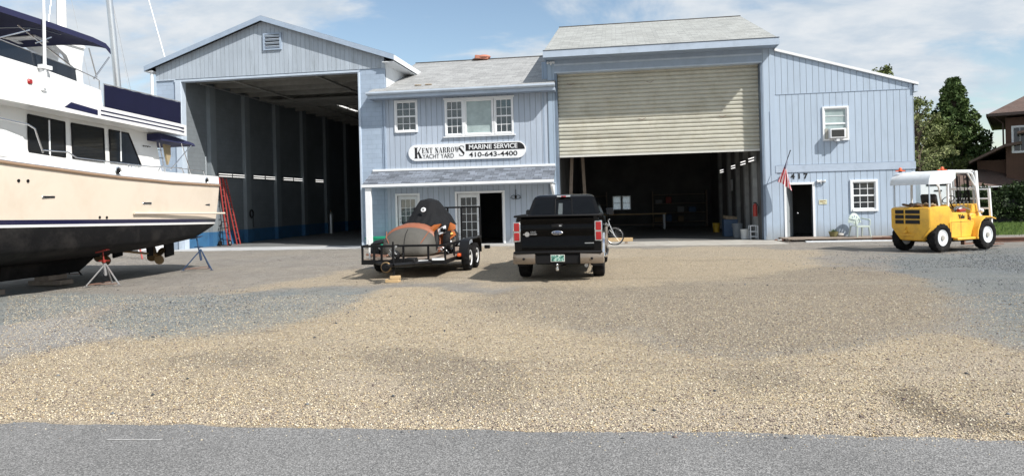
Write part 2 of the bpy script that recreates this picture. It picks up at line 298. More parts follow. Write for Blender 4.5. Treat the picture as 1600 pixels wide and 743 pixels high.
M = dict(
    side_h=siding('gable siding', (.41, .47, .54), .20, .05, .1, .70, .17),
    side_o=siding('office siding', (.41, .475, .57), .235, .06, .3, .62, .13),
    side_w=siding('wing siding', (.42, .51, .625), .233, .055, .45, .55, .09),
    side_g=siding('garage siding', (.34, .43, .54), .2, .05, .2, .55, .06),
    trim=P('pale blue trim', (.50, .58, .68), .55, dirt=(.3, .35, .42), dirt_amt=.3),
    trimb=P('blue trim board', (.34, .42, .53), .55, dirt=(.22, .27, .35), dirt_amt=.35),
    fascia=P('blue fascia', (.42, .50, .61), .55, dirt=(.24, .29, .36), dirt_amt=.4),
    soffit=P('soffit grey blue', (.30, .37, .47), .7),
    white=P('white paint', (.80, .82, .84), .45, var=.04),
    whited=P('weathered white paint', (.72, .75, .78), .55, dirt=(.45, .47, .48), dirt_amt=.4),
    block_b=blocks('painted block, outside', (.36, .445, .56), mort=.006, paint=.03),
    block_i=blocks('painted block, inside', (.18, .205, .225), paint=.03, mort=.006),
    bluebase=P('blue base paint', (.045, .145, .29), .5, dirt=(.03, .06, .09)),
    pil=P('pilaster paint', (.215, .245, .265), .6),
    shg=shingles('pale shingles', (.325, .335, .325), .15, .26, .45, .55, (.27, .27, .25)),
    shg2=shingles('pale shingles, office', (.315, .32, .32), .17, .26, .48, .55, (.25, .25, .25)),
    shp=shingles('slate blue shingles', (.15, .17, .205), .42, .22, .34, .35, (.12, .14, .17)),
    shd=shingles('dark shingles', (.09, .085, .08)),
    shb=shingles('brown shingles', (.13, .085, .07)),
    edge=P('dark drip edge', (.06, .07, .09), .6),
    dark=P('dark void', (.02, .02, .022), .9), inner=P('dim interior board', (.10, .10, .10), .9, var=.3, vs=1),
    glassd=P('dark window glass', (.015, .02, .025), .08, spec=.8), glassb=P('window glass over pale blind', (.34, .42, .42), .12, spec=.8, var=.2, vs=3),
    black=P('black powder coat', (.006, .006, .007), .45, spec=.25), blackm=P('black plastic', (.008, .008, .009), .6, spec=.2),
    rubber=P('tyre rubber', (.010, .010, .011), .9, bump=.3, bs=80, spec=.15, dirt=(.07, .065, .06), dirt_amt=.3, ds=5),
    chrome=P('chrome', (.8, .8, .8), .12, 1.), steel=P('galvanised steel', (.5, .51, .52), .4, .8), alum=P('aluminium', (.7, .71, .72), .3, .9),
    concrete=P('concrete', (.42, .41, .39), .85, var=.15, bump=.3, dirt=(.24, .23, .22), ds=.9),
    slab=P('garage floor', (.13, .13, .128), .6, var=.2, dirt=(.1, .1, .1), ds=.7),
    wood=P('weathered wood', (.26, .21, .17), .8, var=.25, vs=8, bump=.4, bs=30), lumber=P('new lumber', (.52, .37, .2), .75, var=.12),
    navy=P('navy canvas', (.010, .012, .055), .75, var=.12, bump=.3, bs=40), navyg=P('navy gloss paint', (.008, .010, .05), .2, coat=.5),
    gel=P('white gelcoat', (.80, .80, .79), .22, var=.03, vs=.7, coat=.3), cream=P('cream hull paint', (.76, .66, .55), .3, var=.04, vs=.6, coat=.3, dirt=(.58, .48, .36), dirt_amt=.4, ds=.9),
    anti=P('black bottom paint', (.008, .008, .009), .75, var=.35, vs=1.5, spec=.2, dirt=(.055, .05, .047), dirt_amt=.6, ds=1.0),
    stain=P('stainless steel', (.75, .76, .78), .18, 1.), tinted=P('smoked screen', (.01, .015, .025), .1, alpha=.88),
    bronze=P('bronze', (.30, .20, .10), .45, .7, dirt=(.15, .13, .1)), red=P('red paint', (.30, .028, .02), .5, dirt=(.2, .03, .02)),
    redf=P('red fibreglass', (.30, .028, .022), .6), yellow=P('yellow forklift paint', (.83, .47, .06), .42, var=.07, bump=.1, bs=30, dirt=(.38, .20, .06), dirt_amt=.5, ds=4),
    orange=P('orange body paint', (.46, .13, .025), .25, .25, coat=.6), copper=P('copper orange trim', (.27, .095, .05), .55), greyc=P('grey cover cloth', (.085, .08, .07), .7, var=.18, vs=3, bump=.3, bs=30),
    cloth=P('black cover cloth', (.010, .0105, .012), .8, spec=.2, bump=.4, bs=25), green=P('green bin', (.01, .28, .16), .5), plast=P('pale green plastic', (.46, .53, .48), .45),
    tube=emit('fluorescent tube', (1, .98, .94), 1.3), redl=P('red lens', (.34, .014, .016), .15, coat=.5), amber=P('red orange beacon', (.8, .12, .03), .25, coat=.5),
    terra=P('clay', (.45, .18, .12), .8), plant=P('leaves', (.06, .10, .03), .7, var=.3), brickr=blocks('red brown brick', (.105, .055, .036), bw=.22, rh=.075, mort=.008),
    rust=P('rusty steel', (.20, .11, .08), .8, var=.3, vs=6), rope=P('pile of rags', (.28, .22, .15), .9, var=.4, vs=12), body=P('black car paint', (.0035, .0035, .004), .14, coat=.2, spec=.22, var=.02),
    tan=P('tan bumper paint', (.25, .205, .165), .25, .5, coat=.6), glasst=P('privacy glass', (.004, .006, .010), .05, spec=.45), seat=P('black vinyl', (.02, .02, .022), .5),
    print=P('black lettering', (.01, .01, .012), .5), offwh=P('aged white plate', (.62, .62, .58), .5), steelb=P('blue painted steel', (.025, .055, .12), .5), jackg=P('grey stand steel', (.28, .285, .29), .55, .3, dirt=(.25, .1, .06)),
)
M['rimgrey'] = P('dirty rim grey', (.42, .41, .38), .6, var=.2, vs=8, dirt=(.14, .11, .08), dirt_amt=.6, ds=6)
# ------------------------------------------------------------------ ground
def ground_mat():
    m, nt, b = newmat('yard ground'); g = N(nt, 'ShaderNodeNewGeometry'); pos = g.outputs['Position']
    def noise_(sc, det=6, rough=.6, dist=0.):
        n = N(nt, 'ShaderNodeTexNoise', i={'Scale': sc, 'Detail': det, 'Roughness': rough, 'Distortion': dist}); L(nt, pos, n.inputs['Vector']); return n
    def mr(x, a, b_, c, d, ss=False):
        n = N(nt, 'ShaderNodeMapRange', i={1: a, 2: b_, 3: c, 4: d}); L(nt, x, n.inputs[0])
        if ss: n.interpolation_type = 'SMOOTHSTEP'
        return n.outputs[0]
    def mix(f, a, b_, bt='MIX'):
        n = N(nt, 'ShaderNodeMix', data_type='RGBA', blend_type=bt)
        if isinstance(f, float): n.inputs[0].default_value = f
        else: L(nt, f, n.inputs[0])
        for s_, v in ((6, a), (7, b_)):
            if isinstance(v, tuple): n.inputs[s_].default_value = rgba(v)
            else: L(nt, v, n.inputs[s_])
        return n.outputs[2]
    def mth(op, a, b_=None):
        n = N(nt, 'ShaderNodeMath', operation=op)
        for k, v in ((0, a), (1, b_)):
            if v is None: continue
            if isinstance(v, (int, float)): n.inputs[k].default_value = v
            else: L(nt, v, n.inputs[k])
        return n.outputs[0]
    ch = {}
    for nm, keys in (('zone_a', ('tan', 'brown', 'blue')), ('zone_b', ('pale', 'dark', 'sand')), ('zone_c', ('yellow', 'mottle', 'lawn'))):
        at = N(nt, 'ShaderNodeAttribute', attribute_name=nm); s_ = N(nt, 'ShaderNodeSeparateColor'); L(nt, at.outputs['Color'], s_.inputs[0])
        for k, key in enumerate(keys): ch[key] = s_.outputs[k]
    med = noise_(1.7, 8, .68, .5).outputs[0]; fine = noise_(16, 6, .75).outputs[0]; mid = noise_(5.5, 7, .72, .3).outputs[0]; big = noise_(.33, 6, .62, .3).outputs[0]
    brk = mth('ADD', mth('MULTIPLY', mid, .55), mth('MULTIPLY', fine, .45))
    def zone(key, k=.2, amt=1.25, lo=0., hi=1.):
        v = mth('ADD', ch[key], mth('MULTIPLY', mth('SUBTRACT', brk, .5), amt)); v = mth('ADD', v, mth('MULTIPLY', mth('SUBTRACT', cellr, .5), .6)); return mr(v, .5-k*.35, .5+k*.35, lo, hi, True)
    def vor(sc):
        v = N(nt, 'ShaderNodeTexVoronoi', i={'Scale': sc, 'Randomness': 1}); L(nt, pos, v.inputs['Vector']); s_ = N(nt, 'ShaderNodeSeparateColor'); L(nt, v.outputs['Color'], s_.inputs[0]); return v, s_
    v1, s1 = vor(34); v2, s2 = vor(58); v3, s3 = vor(95)
    cellr = mth('ADD', mth('MULTIPLY', s2.outputs[1], .5), mth('MULTIPLY', s3.outputs[2], .5))
    def stones(colors, sep):
        r = N(nt, 'ShaderNodeValToRGB'); e = r.color_ramp.elements; n = len(colors)
        while len(e) < n: e.new(.5)
        for i, c in enumerate(colors): e[i].position = i/(n-1)*.98+.01; e[i].color = rgba(c)
        L(nt, sep, r.inputs[0]); return r.outputs[0]
    tan1 = stones([(.10, .07, .06), (.38, .31, .22), (.62, .53, .36), (.32, .26, .21), (.78, .68, .45), (.44, .36, .28), (.22, .16, .13), (.80, .72, .56), (.50, .37, .20), (.36, .29, .25)], s2.outputs[0])
    tan2 = stones([(.14, .10, .08), (.55, .47, .35), (.33, .27, .22), (.72, .64, .47), (.38, .31, .26), (.58, .45, .26)], s1.outputs[1])
    tan3 = stones([(.12, .09, .075), (.50, .43, .32), (.66, .58, .45), (.29, .24, .20), (.56, .49, .38)], s3.outputs[0])
    pick = mr(mid, .44, .56, 0, 1)
    tan = mix(mr(s3.outputs[1], .35, .45, 0, .8), mix(pick, tan1, tan2), tan3)
    sandc = mix(mr(s3.outputs[1], .3, .4, .15, .6), (.47, .405, .33), tan3)
    br1 = stones([(.06, .052, .043), (.20, .172, .14), (.31, .27, .22), (.13, .115, .095), (.45, .40, .33), (.24, .21, .175), (.35, .305, .25)], s3.outputs[1])
    br2 = stones([(.08, .07, .058), (.25, .22, .18), (.38, .335, .275), (.17, .15, .125)], s2.outputs[1])
    br = mix(.45, br1, br2)
    bl1 = stones([(.06, .070, .073), (.18, .205, .205), (.30, .33, .325), (.125, .142, .145), (.44, .46, .45), (.21, .235, .238)], s2.outputs[2])
    bl2 = stones([(.09, .11, .12), (.24, .27, .285), (.34, .37, .375), (.15, .18, .19)], s3.outputs[2]); bl = mix(.4, bl1, bl2)
    gy1 = stones([(.15, .14, .13), (.28, .262, .24), (.36, .335, .305), (.20, .19, .175), (.46, .435, .39)], s3.outputs[0])
    lot = mix(mr(mid, .35, .65, .25, .85), gy1, mix(mr(med, .4, .6, 0, 1), (.255, .238, .22), (.33, .308, .28)))
    # base: packed warm grey; gravel zones laid over
    col = mix(mr(big, .42, .60, 0, .3), lot, mix(.5, lot, sandc))
    tanm = mix(mr(med, .50, .66, 0, .75, True), tan, mix(.55, tan, sandc)); tanm = mix(mr(big, .44, .56, 0, .35), tanm, mix(.6, tanm, br))
    col = mix(zone('tan'), col, tanm)
    col = mix(zone('sand', .25, .9, 0., .85), col, sandc)
    col = mix(zone('mottle', .28, 1.6, 0., .6), col, br1)
    brm = mix(mr(s2.outputs[2], .62, .70, 0, .9), br, tan); brm = mix(mr(med, .50, .64, 0, .4, True), brm, mix(.5, (.27, .24, .20), br))
    col = mix(zone('brown', .2, 1.3, 0, .92), col, brm)
    col = mix(zone('yellow', .3, 1.2, 0., .7), col, tan)
    blm = mix(mr(med, .46, .62, 0, .55, True), bl, (.215, .235, .235))
    blm = mix(mr(big, .45, .55, .0, .22), blm, tan); sxr = N(nt, 'ShaderNodeSeparateXYZ'); L(nt, pos, sxr.inputs[0]); blm = mix(mr(sxr.outputs[0], 4, 7, 0, .7), blm, mix(.35, bl1, (.08, .095, .12))); col = mix(zone('blue', .28, 1.6, 0, .88), col, blm)
    col = mix(zone('pale', .15, .6, 0., .9), col, mix(.3, (.36, .355, .35), gy1))
    col = mix(zone('dark', .3, 1.4, 0., .6), col, mix(.3, (.09, .075, .055), br))
    # wheel tracks and scrapes: long, thin, bent darker lines
    mpx = N(nt, 'ShaderNodeMapping'); mpx.inputs['Rotation'].default_value = (0, 0, R(-14)); mpx.inputs['Scale'].default_value = (.12, 1.7, 1); L(nt, pos, mpx.inputs[0])
    tn = N(nt, 'ShaderNodeTexNoise', i={'Scale': 1., 'Detail': 5, 'Roughness': .55, 'Distortion': .6}); L(nt, mpx.outputs[0], tn.inputs['Vector'])
    col = mix(mr(tn.outputs[0], .57, .66, 0, .38, True), col, mix(.5, (.15, .13, .12), col))
    col = mix(mr(tn.outputs[0], .30, .40, .35, 0, True), col, mix(.5, (.40, .37, .33), col))
    st = noise_(.9, 3, .5, .6).outputs[0]; col = mix(mr(st, .66, .74, 0, .35, True), col, (.12, .10, .09))
    gcol = mix(mr(fine, .3, .7, 0, 1), (.055, .10, .025), (.12, .16, .045))
    col = mix(zone('lawn', .2, .8), col, gcol)
    sx = N(nt, 'ShaderNodeSeparateXYZ'); L(nt, pos, sx.inputs[0]); col = mix(mr(sx.outputs[1], 62, 75, 0, 1), col, (.07, .09, .04))
    hh = N(nt, 'ShaderNodeHueSaturation', i={'Saturation': 1.12}); L(nt, col, hh.inputs['Color']); L(nt, mr(fine, .3, .7, 1.12, 1.45), hh.inputs['Value']); L(nt, hh.outputs[0], b.inputs['Base Color'])
    b.inputs['Roughness'].default_value = .95; b.inputs['Specular IOR Level'].default_value = .15
    hgt = mth('ADD', mth('MULTIPLY', v2.outputs['Distance'], -1.), mth('MULTIPLY', v1.outputs['Distance'], -.6)); hgt = mth('ADD', hgt, mth('MULTIPLY', v3.outputs['Distance'], -.5))
    bp = N(nt, 'ShaderNodeBump', i={'Strength': 1., 'Distance': .034}); L(nt, hgt, bp.inputs['Height'])
    bp2 = N(nt, 'ShaderNodeBump', i={'Strength': .6, 'Distance': .15}); L(nt, med, bp2.inputs['Height']); L(nt, bp.outputs[0], bp2.inputs['Normal']); L(nt, bp2.outputs[0], b.inputs['Normal'])
    return m
def road_mat():
    m, nt, b = newmat('road asphalt'); g = N(nt, 'ShaderNodeNewGeometry'); pos = g.outputs['Position']
    v = N(nt, 'ShaderNodeTexVoronoi', i={'Scale': 125}); L(nt, pos, v.inputs['Vector']); s = N(nt, 'ShaderNodeSeparateColor'); L(nt, v.outputs['Color'], s.inputs[0])
    r = N(nt, 'ShaderNodeValToRGB'); e = r.color_ramp.elements; e[0].color = (.085, .085, .085, 1); e[1].color = (.36, .355, .35, 1); e[1].position = .95
    q = e.new(.45); q.color = (.185, .183, .18, 1); q = e.new(.75); q.color = (.25, .246, .242, 1); L(nt, s.outputs[0], r.inputs[0])
    n = N(nt, 'ShaderNodeTexNoise', i={'Scale': .6, 'Detail': 6, 'Roughness': .6}); L(nt, pos, n.inputs['Vector'])
    mr_ = N(nt, 'ShaderNodeMapRange', i={1: .3, 2: .7, 3: .86, 4: 1.12}); L(nt, n.outputs[0], mr_.inputs[0])
    mr_.inputs[3].default_value = .78; mr_.inputs[4].default_value = 1.02; h = N(nt, 'ShaderNodeHueSaturation'); L(nt, r.outputs[0], h.inputs['Color']); L(nt, mr_.outputs[0], h.inputs['Value']); L(nt, h.outputs[0], b.inputs['Base Color'])
    b.inputs['Roughness'].default_value = .9
    bp = N(nt, 'ShaderNodeBump', i={'Strength': .6, 'Distance': .006}); L(nt, v.outputs['Distance'], bp.inputs['Height']); L(nt, bp.outputs[0], b.inputs['Normal'])
    return m
MG = ground_mat(); MR = road_mat()
# yard: gently uneven near the camera, flat beyond; surface zones measured on the ground
ZONES = {
    'tan': [(-7.96, 6.41), (-7.56, 7.58), (-7.44, 8.02), (-7.23, 8.77), (-6.53, 9.16), (-5.81, 9.27), (-5.52, 10.0), (-5.31, 11.08), (-5.31, 12.41), (-5.3, 13.67), (-4.4, 14.25), (-3.56, 14.21), (-2.67, 13.77), (-2.06, 13.18), (-2.54, 11.9), (-2.63, 10.47), (-1.6, 10.14), (-0.67, 10.25), (-0.03, 10.21), (0.3, 9.39), (0.64, 8.48), (1.24, 8.13), (2.2, 8.43), (3.29, 9.2), (4.17, 9.55), (4.14, 8.6), (4.24, 7.83), (4.89, 6.71), (3.43, 4.72), (-4.94, 3.96)],
    'brown': [(-2.63, 10.47), (-1.6, 10.14), (-0.67, 10.25), (-0.03, 10.21), (0.3, 9.39), (0.64, 8.48), (1.24, 8.13), (2.2, 8.43), (3.34, 9.32), (4.47, 10.24), (5.72, 13.08), (6.06, 16.13), (5.59, 18.38), (4.04, 20.47), (1.54, 22.0), (-0.39, 21.12), (-0.17, 17.38), (-2.27, 14.57), (-2.75, 12.94), (-3.07, 11.76)],
    'bluel': [(-7.58, 9.33), (-9.33, 12.0), (-10.01, 11.69), (-9.91, 9.95), (-10.88, 8.77), (-18.78, 15.17), (-14.64, 14.72), (-12.54, 14.28), (-10.31, 13.46), (-8.62, 13.8), (-7.25, 13.95), (-6.22, 14.55), (-5.43, 13.48), (-5.03, 11.22), (-5.31, 10.0), (-5.81, 9.27), (-6.62, 8.88)],
    'pale': [(-9.4, 7.58), (-7.91, 7.93), (-7.61, 8.21), (-7.3, 8.86), (-7.27, 9.34), (-8.18, 10.44), (-9.39, 10.96), (-9.91, 9.95), (-10.88, 8.77)],
    'spill': [(-8.57, 12.23), (-7.93, 14.41), (-6.11, 15.01), (-4.9, 14.94), (-5.84, 16.83), (-7.01, 17.22), (-8.39, 16.17), (-9.03, 14.46)],
    'bluer': [(7.56, 21.95), (6.41, 17.8), (5.65, 14.45), (5.34, 12.33), (4.63, 10.24), (4.41, 9.15), (4.67, 8.62), (6.57, 8.21), (19.12, 23.82), (11.82, 24.38), (9.01, 21.69)],
    'darkr': [(2.28, 6.71), (2.83, 6.75), (2.86, 5.96), (2.94, 5.46), (2.7, 5.31), (2.46, 5.67), (2.26, 6.08)],
    'mot1': [(-3.26, 8.36), (-2.01, 8.59), (-1.7, 7.88), (-0.76, 7.32), (-0.68, 5.97), (-1.51, 5.92), (-2.1, 6.73), (-2.77, 7.09)],
    'mot2': [(-5.52, 7.73), (-5.2, 8.29), (-4.21, 8.06), (-3.9, 7.32), (-4.67, 7.08)],
    'mot3': [(0.5, 7.52), (1.5, 7.71), (1.63, 7.18), (0.84, 6.67)],
    'sand1': [(-3.31, 7.35), (-2.31, 6.98), (-1.47, 6.49), (-1.55, 6.07), (-2.43, 6.21), (-3.17, 6.72)],
    'sand2': [(-0.55, 6.37), (0.68, 6.29), (1.64, 5.96), (3.05, 5.97), (2.77, 5.44), (0.11, 5.37), (-0.9, 5.58), (-5.26, 5.26), (-5.53, 5.53), (-2.63, 5.8)],
    'sand3': [(2.88, 8.07), (3.74, 8.58), (3.93, 7.68), (3.61, 7.05), (2.82, 7.12)],
    'yel1': [(-7.28, 29.23), (-4.29, 27.73), (-3.46, 22.3), (-5.52, 22.12)],
    'yel2': [(-0.2, 21.79), (3.99, 22.08), (3.57, 18.11), (1.05, 17.27), (-0.18, 18.52)],
    'yel3': [(-5.38, 12.58), (-3.57, 13.23), (-0.62, 9.46), (0.04, 7.95), (-1.55, 7.89), (-3.13, 8.96), (-4.69, 10.46)],
    'warm': [(-7.5, 15.2), (-5.4, 15.6), (-3.5, 15.2), (0.6, 14.2), (2.2, 15.4), (5.2, 19.0), (6.4, 23.5), (3.0, 26.0), (-.2, 25.8), (-4.5, 26.5), (-5.6, 21), (-7.4, 18)],
}
xs = np.r_[-1500, -300, -90, -40, np.arange(-24, 20.1, .14), 30, 90, 300, 1500]; ys = np.r_[-1500, -200, -30, 0, np.arange(4.6, 34, .14), np.arange(36, 60, 3), 120, 400, 1500]
def gz(x, y):
    if y < 5.9 or y > 27 or abs(x) > 30: return 0
    k = min(1, (y-5.9)/1.5)*min(1, (27-y)/3); return k*.045*(noise.noise(Vector((x*.35, y*.35, 0))))+k*.012*noise.noise(Vector((x*1.3, y*1.3, 2)))-.008*k
nx_, ny_ = len(xs), len(ys); GX_, GY_ = np.meshgrid(xs, ys); co = np.zeros((ny_, nx_, 3)); co[..., 0] = GX_; co[..., 1] = GY_
WX, WY = GX_.copy(), GY_.copy()
for j in range(ny_):
    for i in range(nx_):
        x, y = xs[i], ys[j]
        if 4 < y < 36 and -26 < x < 22:
            co[j, i, 2] = gz(x, y); k = min(1.2, .25+.05*y)
            n_ = noise.noise_vector(Vector((x*.55, y*.55, 3)))*.75*k+noise.noise_vector(Vector((x*1.9, y*1.9, 7)))*.40*k+noise.noise_vector(Vector((x*5, y*5, 9)))*.18*k
            WX[j, i] += n_.x; WY[j, i] += n_.y
def sdist(poly):
    P_ = np.array(poly, float); px, py = WX.ravel(), WY.ravel(); d = np.full(px.shape, 1e9); ins = np.zeros(px.shape, bool)
    for a, c in zip(P_, np.roll(P_, -1, 0)):
        e = c-a; t = np.clip(((px-a[0])*e[0]+(py-a[1])*e[1])/(e@e+1e-9), 0, 1); d = np.minimum(d, np.hypot(px-a[0]-t*e[0], py-a[1]-t*e[1]))
        cr = ((a[1] > py) != (c[1] > py)) & (px < (c[0]-a[0])*(py-a[1])/(c[1]-a[1]+1e-12)+a[0]); ins ^= cr
    return np.where(ins, d, -d)
def zw(names, soft):
    w_ = np.zeros(WX.size)
    for n_ in names: w_ = np.maximum(w_, np.clip(.5+sdist(ZONES[n_])/(2*soft), 0, 1))
    return w_
chn = dict(zone_a=(zw(['tan'], .6), zw(['brown'], .65), zw(['bluel', 'bluer'], .8)), zone_b=(zw(['pale'], .4), zw(['darkr'], .25), zw(['sand1', 'sand2', 'sand3'], .4)),
           zone_c=(zw(['spill', 'yel1', 'yel2', 'yel3', 'warm'], .9), zw(['mot1', 'mot2', 'mot3'], .5), np.clip((WX.ravel()-12.6)*1.5, 0, 1)*np.clip((WY.ravel()-30)*1., 0, 1)))
me = bpy.data.meshes.new('yard_ground'); me.vertices.add(nx_*ny_); me.vertices.foreach_set('co', co.ravel())
q = (np.arange(ny_-1)[:, None]*nx_+np.arange(nx_-1)[None]).ravel(); fc = np.stack([q, q+1, q+nx_+1, q+nx_], 1)
me.loops.add(fc.size); me.loops.foreach_set('vertex_index', fc.ravel().astype(np.int32)); me.polygons.add(len(fc)); me.polygons.foreach_set('loop_start', np.arange(0, fc.size, 4, dtype=np.int32)); me.polygons.foreach_set('loop_total', np.full(len(fc), 4, np.int32)); me.polygons.foreach_set('use_smooth', np.ones(len(fc), bool))
for nm, (r_, g_, b_) in chn.items():
    at = me.color_attributes.new(nm, 'FLOAT_COLOR', 'POINT'); at.data.foreach_set('color', np.stack([r_, g_, b_, np.ones_like(r_)], 1).astype(np.float32).ravel())
me.materials.append(MG); me.update(); o = bpy.data.objects.new('yard_ground', me); COL.objects.link(o); tag(o, kind='structure')
def road_edge(x): return 5.43+.03*x+.05*noise.noise(Vector((x*2.1, 0, 5)))+.06*noise.noise(Vector((x*.6, 3, 5)))+.03*noise.noise(Vector((x*7, 3, 5)))+.015*noise.noise(Vector((x*19, 3, 5)))
b = MB(); xx = np.r_[-400, -60, np.arange(-14, 14, .02), 60, 400]
row = [(b.bm.verts.new((x, road_edge(max(-14, min(14, x))) if abs(x) < 14 else 5.43+.03*x, .006)), b.bm.verts.new((x, -3.5+.03*x, .006))) for x in xx]
for i in range(len(row)-1): b.bm.faces.new([row[i][1], row[i+1][1], row[i+1][0], row[i][0]])
tag(b.build('road', MR), kind='structure')
b = MB(); b.poly([(-4.0, 4.93, .010), (-3.55, 4.96, .010), (-3.55, 4.985, .010), (-4.0, 4.955, .010)])
tag(b.build('road_paint_streak', P('worn road paint', (.36, .355, .35), .8, var=.3, vs=20)), 'short worn white paint streak on the grey road', 'road marking')
# concrete aprons
b = MB(); b.box(-19.6, -10.2, 27.9, 30, -.2, .018); tag(b.build('hangar_apron', P('bright apron', (.46, .47, .48), .8, var=.12, dirt=(.3, .3, .3), ds=.8)), kind='structure')
b = MB(); b.box(-2.6, 6.0, 26.7, 29.6, -.2, .016); tag(b.build('garage_apron', P('apron concrete', (.40, .385, .35), .85, var=.18, dirt=(.22, .18, .15), dirt_amt=.7, ds=.8)), kind='structure')
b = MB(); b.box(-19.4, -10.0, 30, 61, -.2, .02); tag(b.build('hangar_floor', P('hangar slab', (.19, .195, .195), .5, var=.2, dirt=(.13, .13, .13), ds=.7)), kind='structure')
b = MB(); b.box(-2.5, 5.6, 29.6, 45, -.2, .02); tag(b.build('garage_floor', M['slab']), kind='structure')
b = MB(); b.box(-10.5, -2.62, 27.9, 29.1, -.2, .05); tag(b.build('porch_slab', M['concrete']), kind='structure')

# loose stones, one mesh
def stones(name, n, xr, yr, size, mats, seedv, zz=0., power=1.):
    rg = np.random.default_rng(seedv)
    t = rg.random(n)**power; y = yr[0]+t*(yr[1]-yr[0]); hw = y*.80+.4
    x = -y*.15+(rg.random(n)*2-1)*hw
    x = np.clip(x, xr[0], xr[1])
    base = np.array([(1, 0, 0), (-1, 0, 0), (0, 1, 0), (0, -1, 0), (0, 0, 1), (0, 0, -1)], float)
    F = np.array([(0, 2, 4), (2, 1, 4), (1, 3, 4), (3, 0, 4), (2, 0, 5), (1, 2, 5), (3, 1, 5), (0, 3, 5)])
    s = size[0]+(size[1]-size[0])*rg.random(n)**2.2
    vs = base[None]*s[:, None, None]*np.array([1, 1, .62])*(.7+.6*rg.random((n, 6, 1)))
    a = rg.random(n)*6.283; c_, s_ = np.cos(a)[:, None], np.sin(a)[:, None]
    X = vs[..., 0]*c_-vs[..., 1]*s_+x[:, None]; Y = vs[..., 0]*s_+vs[..., 1]*c_+y[:, None]; 
    zg = np.array([gz(a_, b_) for a_, b_ in zip(x, y)])
    Z = vs[..., 2]+(s*.28)[:, None]+zz+zg[:, None]
    co = np.stack([X, Y, Z], -1).reshape(-1, 3); fc = (F[None]+6*np.arange(n)[:, None, None]).reshape(-1, 3)
    me = bpy.data.meshes.new(name); me.vertices.add(len(co)); me.vertices.foreach_set('co', co.ravel())
    me.loops.add(fc.size); me.loops.foreach_set('vertex_index', fc.ravel().astype(np.int32)); me.polygons.add(len(fc))
    me.polygons.foreach_set('loop_start', np.arange(0, fc.size, 3, dtype=np.int32)); me.polygons.foreach_set('loop_total', np.full(len(fc), 3, np.int32))
    me.polygons.foreach_set('material_index', np.repeat(rg.choice(len(mats), n, p=None), 8).astype(np.int32))
    for m in mats: me.materials.append(m)
    me.update(); me.validate(); o = bpy.data.objects.new(name, me); COL.objects.link(o); return o
SM = [P('stone %d' % i, c, .85, var=.25, vs=20) for i, c in enumerate([(.52, .44, .31), (.66, .57, .40), (.38, .32, .25), (.25, .20, .17), (.68, .62, .50), (.48, .37, .22), (.14, .11, .10)])]
tag(stones('loose_gravel', 105000, (-40, 40), (5.40, 13.5), (.004, .0125), SM, 3, 0, 1.3), kind='stuff', label='loose tan pebbles scattered over the yard beside the road', cat='gravel')
GM = [P('grey stone %d' % i, c, .85, var=.2, vs=20) for i, c in enumerate([(.12, .13, .15), (.24, .26, .28), (.06, .065, .07), (.34, .35, .36), (.18, .19, .2)])]
def patch(o, test):
    return o
tag(stones('spilled_gravel', 900, (-20, 20), (4.9, 5.55), (.003, .009), SM[:5], 13, .006, .35), kind='stuff', label='fine tan grit spilled on the edge of the grey road', cat='grit')
tag(stones('dark_stones', 230, (-20, 20), (5.2, 16), (.010, .026), [GM[2], GM[4], SM[6]], 11, 0, 1.3), kind='stuff', label='few larger dark stones lying loose on the pebbles', cat='stones')
def blob_stones(name, n, cx, cy, sx_, sy_, size, mats, sd, label, cat):
    o = stones(name, n, (-60, 60), (5.6, 26), size, mats, sd); rg = np.random.default_rng(sd+1)
    co = np.empty(len(o.data.vertices)*3); o.data.vertices.foreach_get('co', co); co = co.reshape(n, 6, 3); c0 = co.mean(1, keepdims=True)
    nx = cx+rg.normal(size=n)*sx_; ny = cy+rg.normal(size=n)*sy_; nc = np.stack([nx, ny, size[0]*.4+0*nx], -1)[:, None]
    co = co-c0+nc; o.data.vertices.foreach_set('co', co.ravel()); o.data.update(); return tag(o, label, cat, kind='stuff')
blob_stones('grey_gravel', 16000, 9.9, 17.6, 2.1, 2.8, (.007, .019), GM, 21, 'blue grey crushed stone at the right side of the yard', 'gravel')
blob_stones('grey_gravel', 5000, -8.4, 12.3, 2.0, 1.3, (.006, .016), GM, 22, 'grey green crushed stone patch in front of the boat', 'gravel')

# ------------------------------------------------------------------ boat hangar (left)
F = 29.1
hg = thing('boat_hangar', 'tall pale blue gabled boat hangar with a wide open doorway and gable vent', 'boat hangar', (-15.35, F, 0))
AX, AZ, SL = -15.35, 10.02, .34
def gz_(x, top=AZ): return top-SL*abs(x-AX)
b = MB(); b.prism([(-20.6, 7.66), (-9.86, 7.66), (-9.86, gz_(-9.86)), (AX, AZ), (-20.6, gz_(-20.6))], 'y', F-.03, F+.15); b.build('gable_wall', M['side_h'], hg, True)
b = MB(); b.box(-20.6, -19.62, F, F+.2, 0, 7.655); b.build('front_wall', M['block_b'], hg, True)
b = MB(); b.box(-11.02, -9.86, F, F+.2, 0, 7.655); b.build('front_wall', M['block_b'], hg, True)
b = MB(); b.box(-19.66, -19.36, F-.06, F+.3, 0, 7.62, bev=.01); b.box(-11.05, -10.96, F-.05, F+.3, 0, 7.62, bev=.01)
b.box(-19.7, -10.96, F-.055, F+.3, 7.54, 7.625); b.box(-20.6, -19.66, F-.05, F-.002, 7.63, 7.66); b.build('door_trim', M['trim'], hg, True)
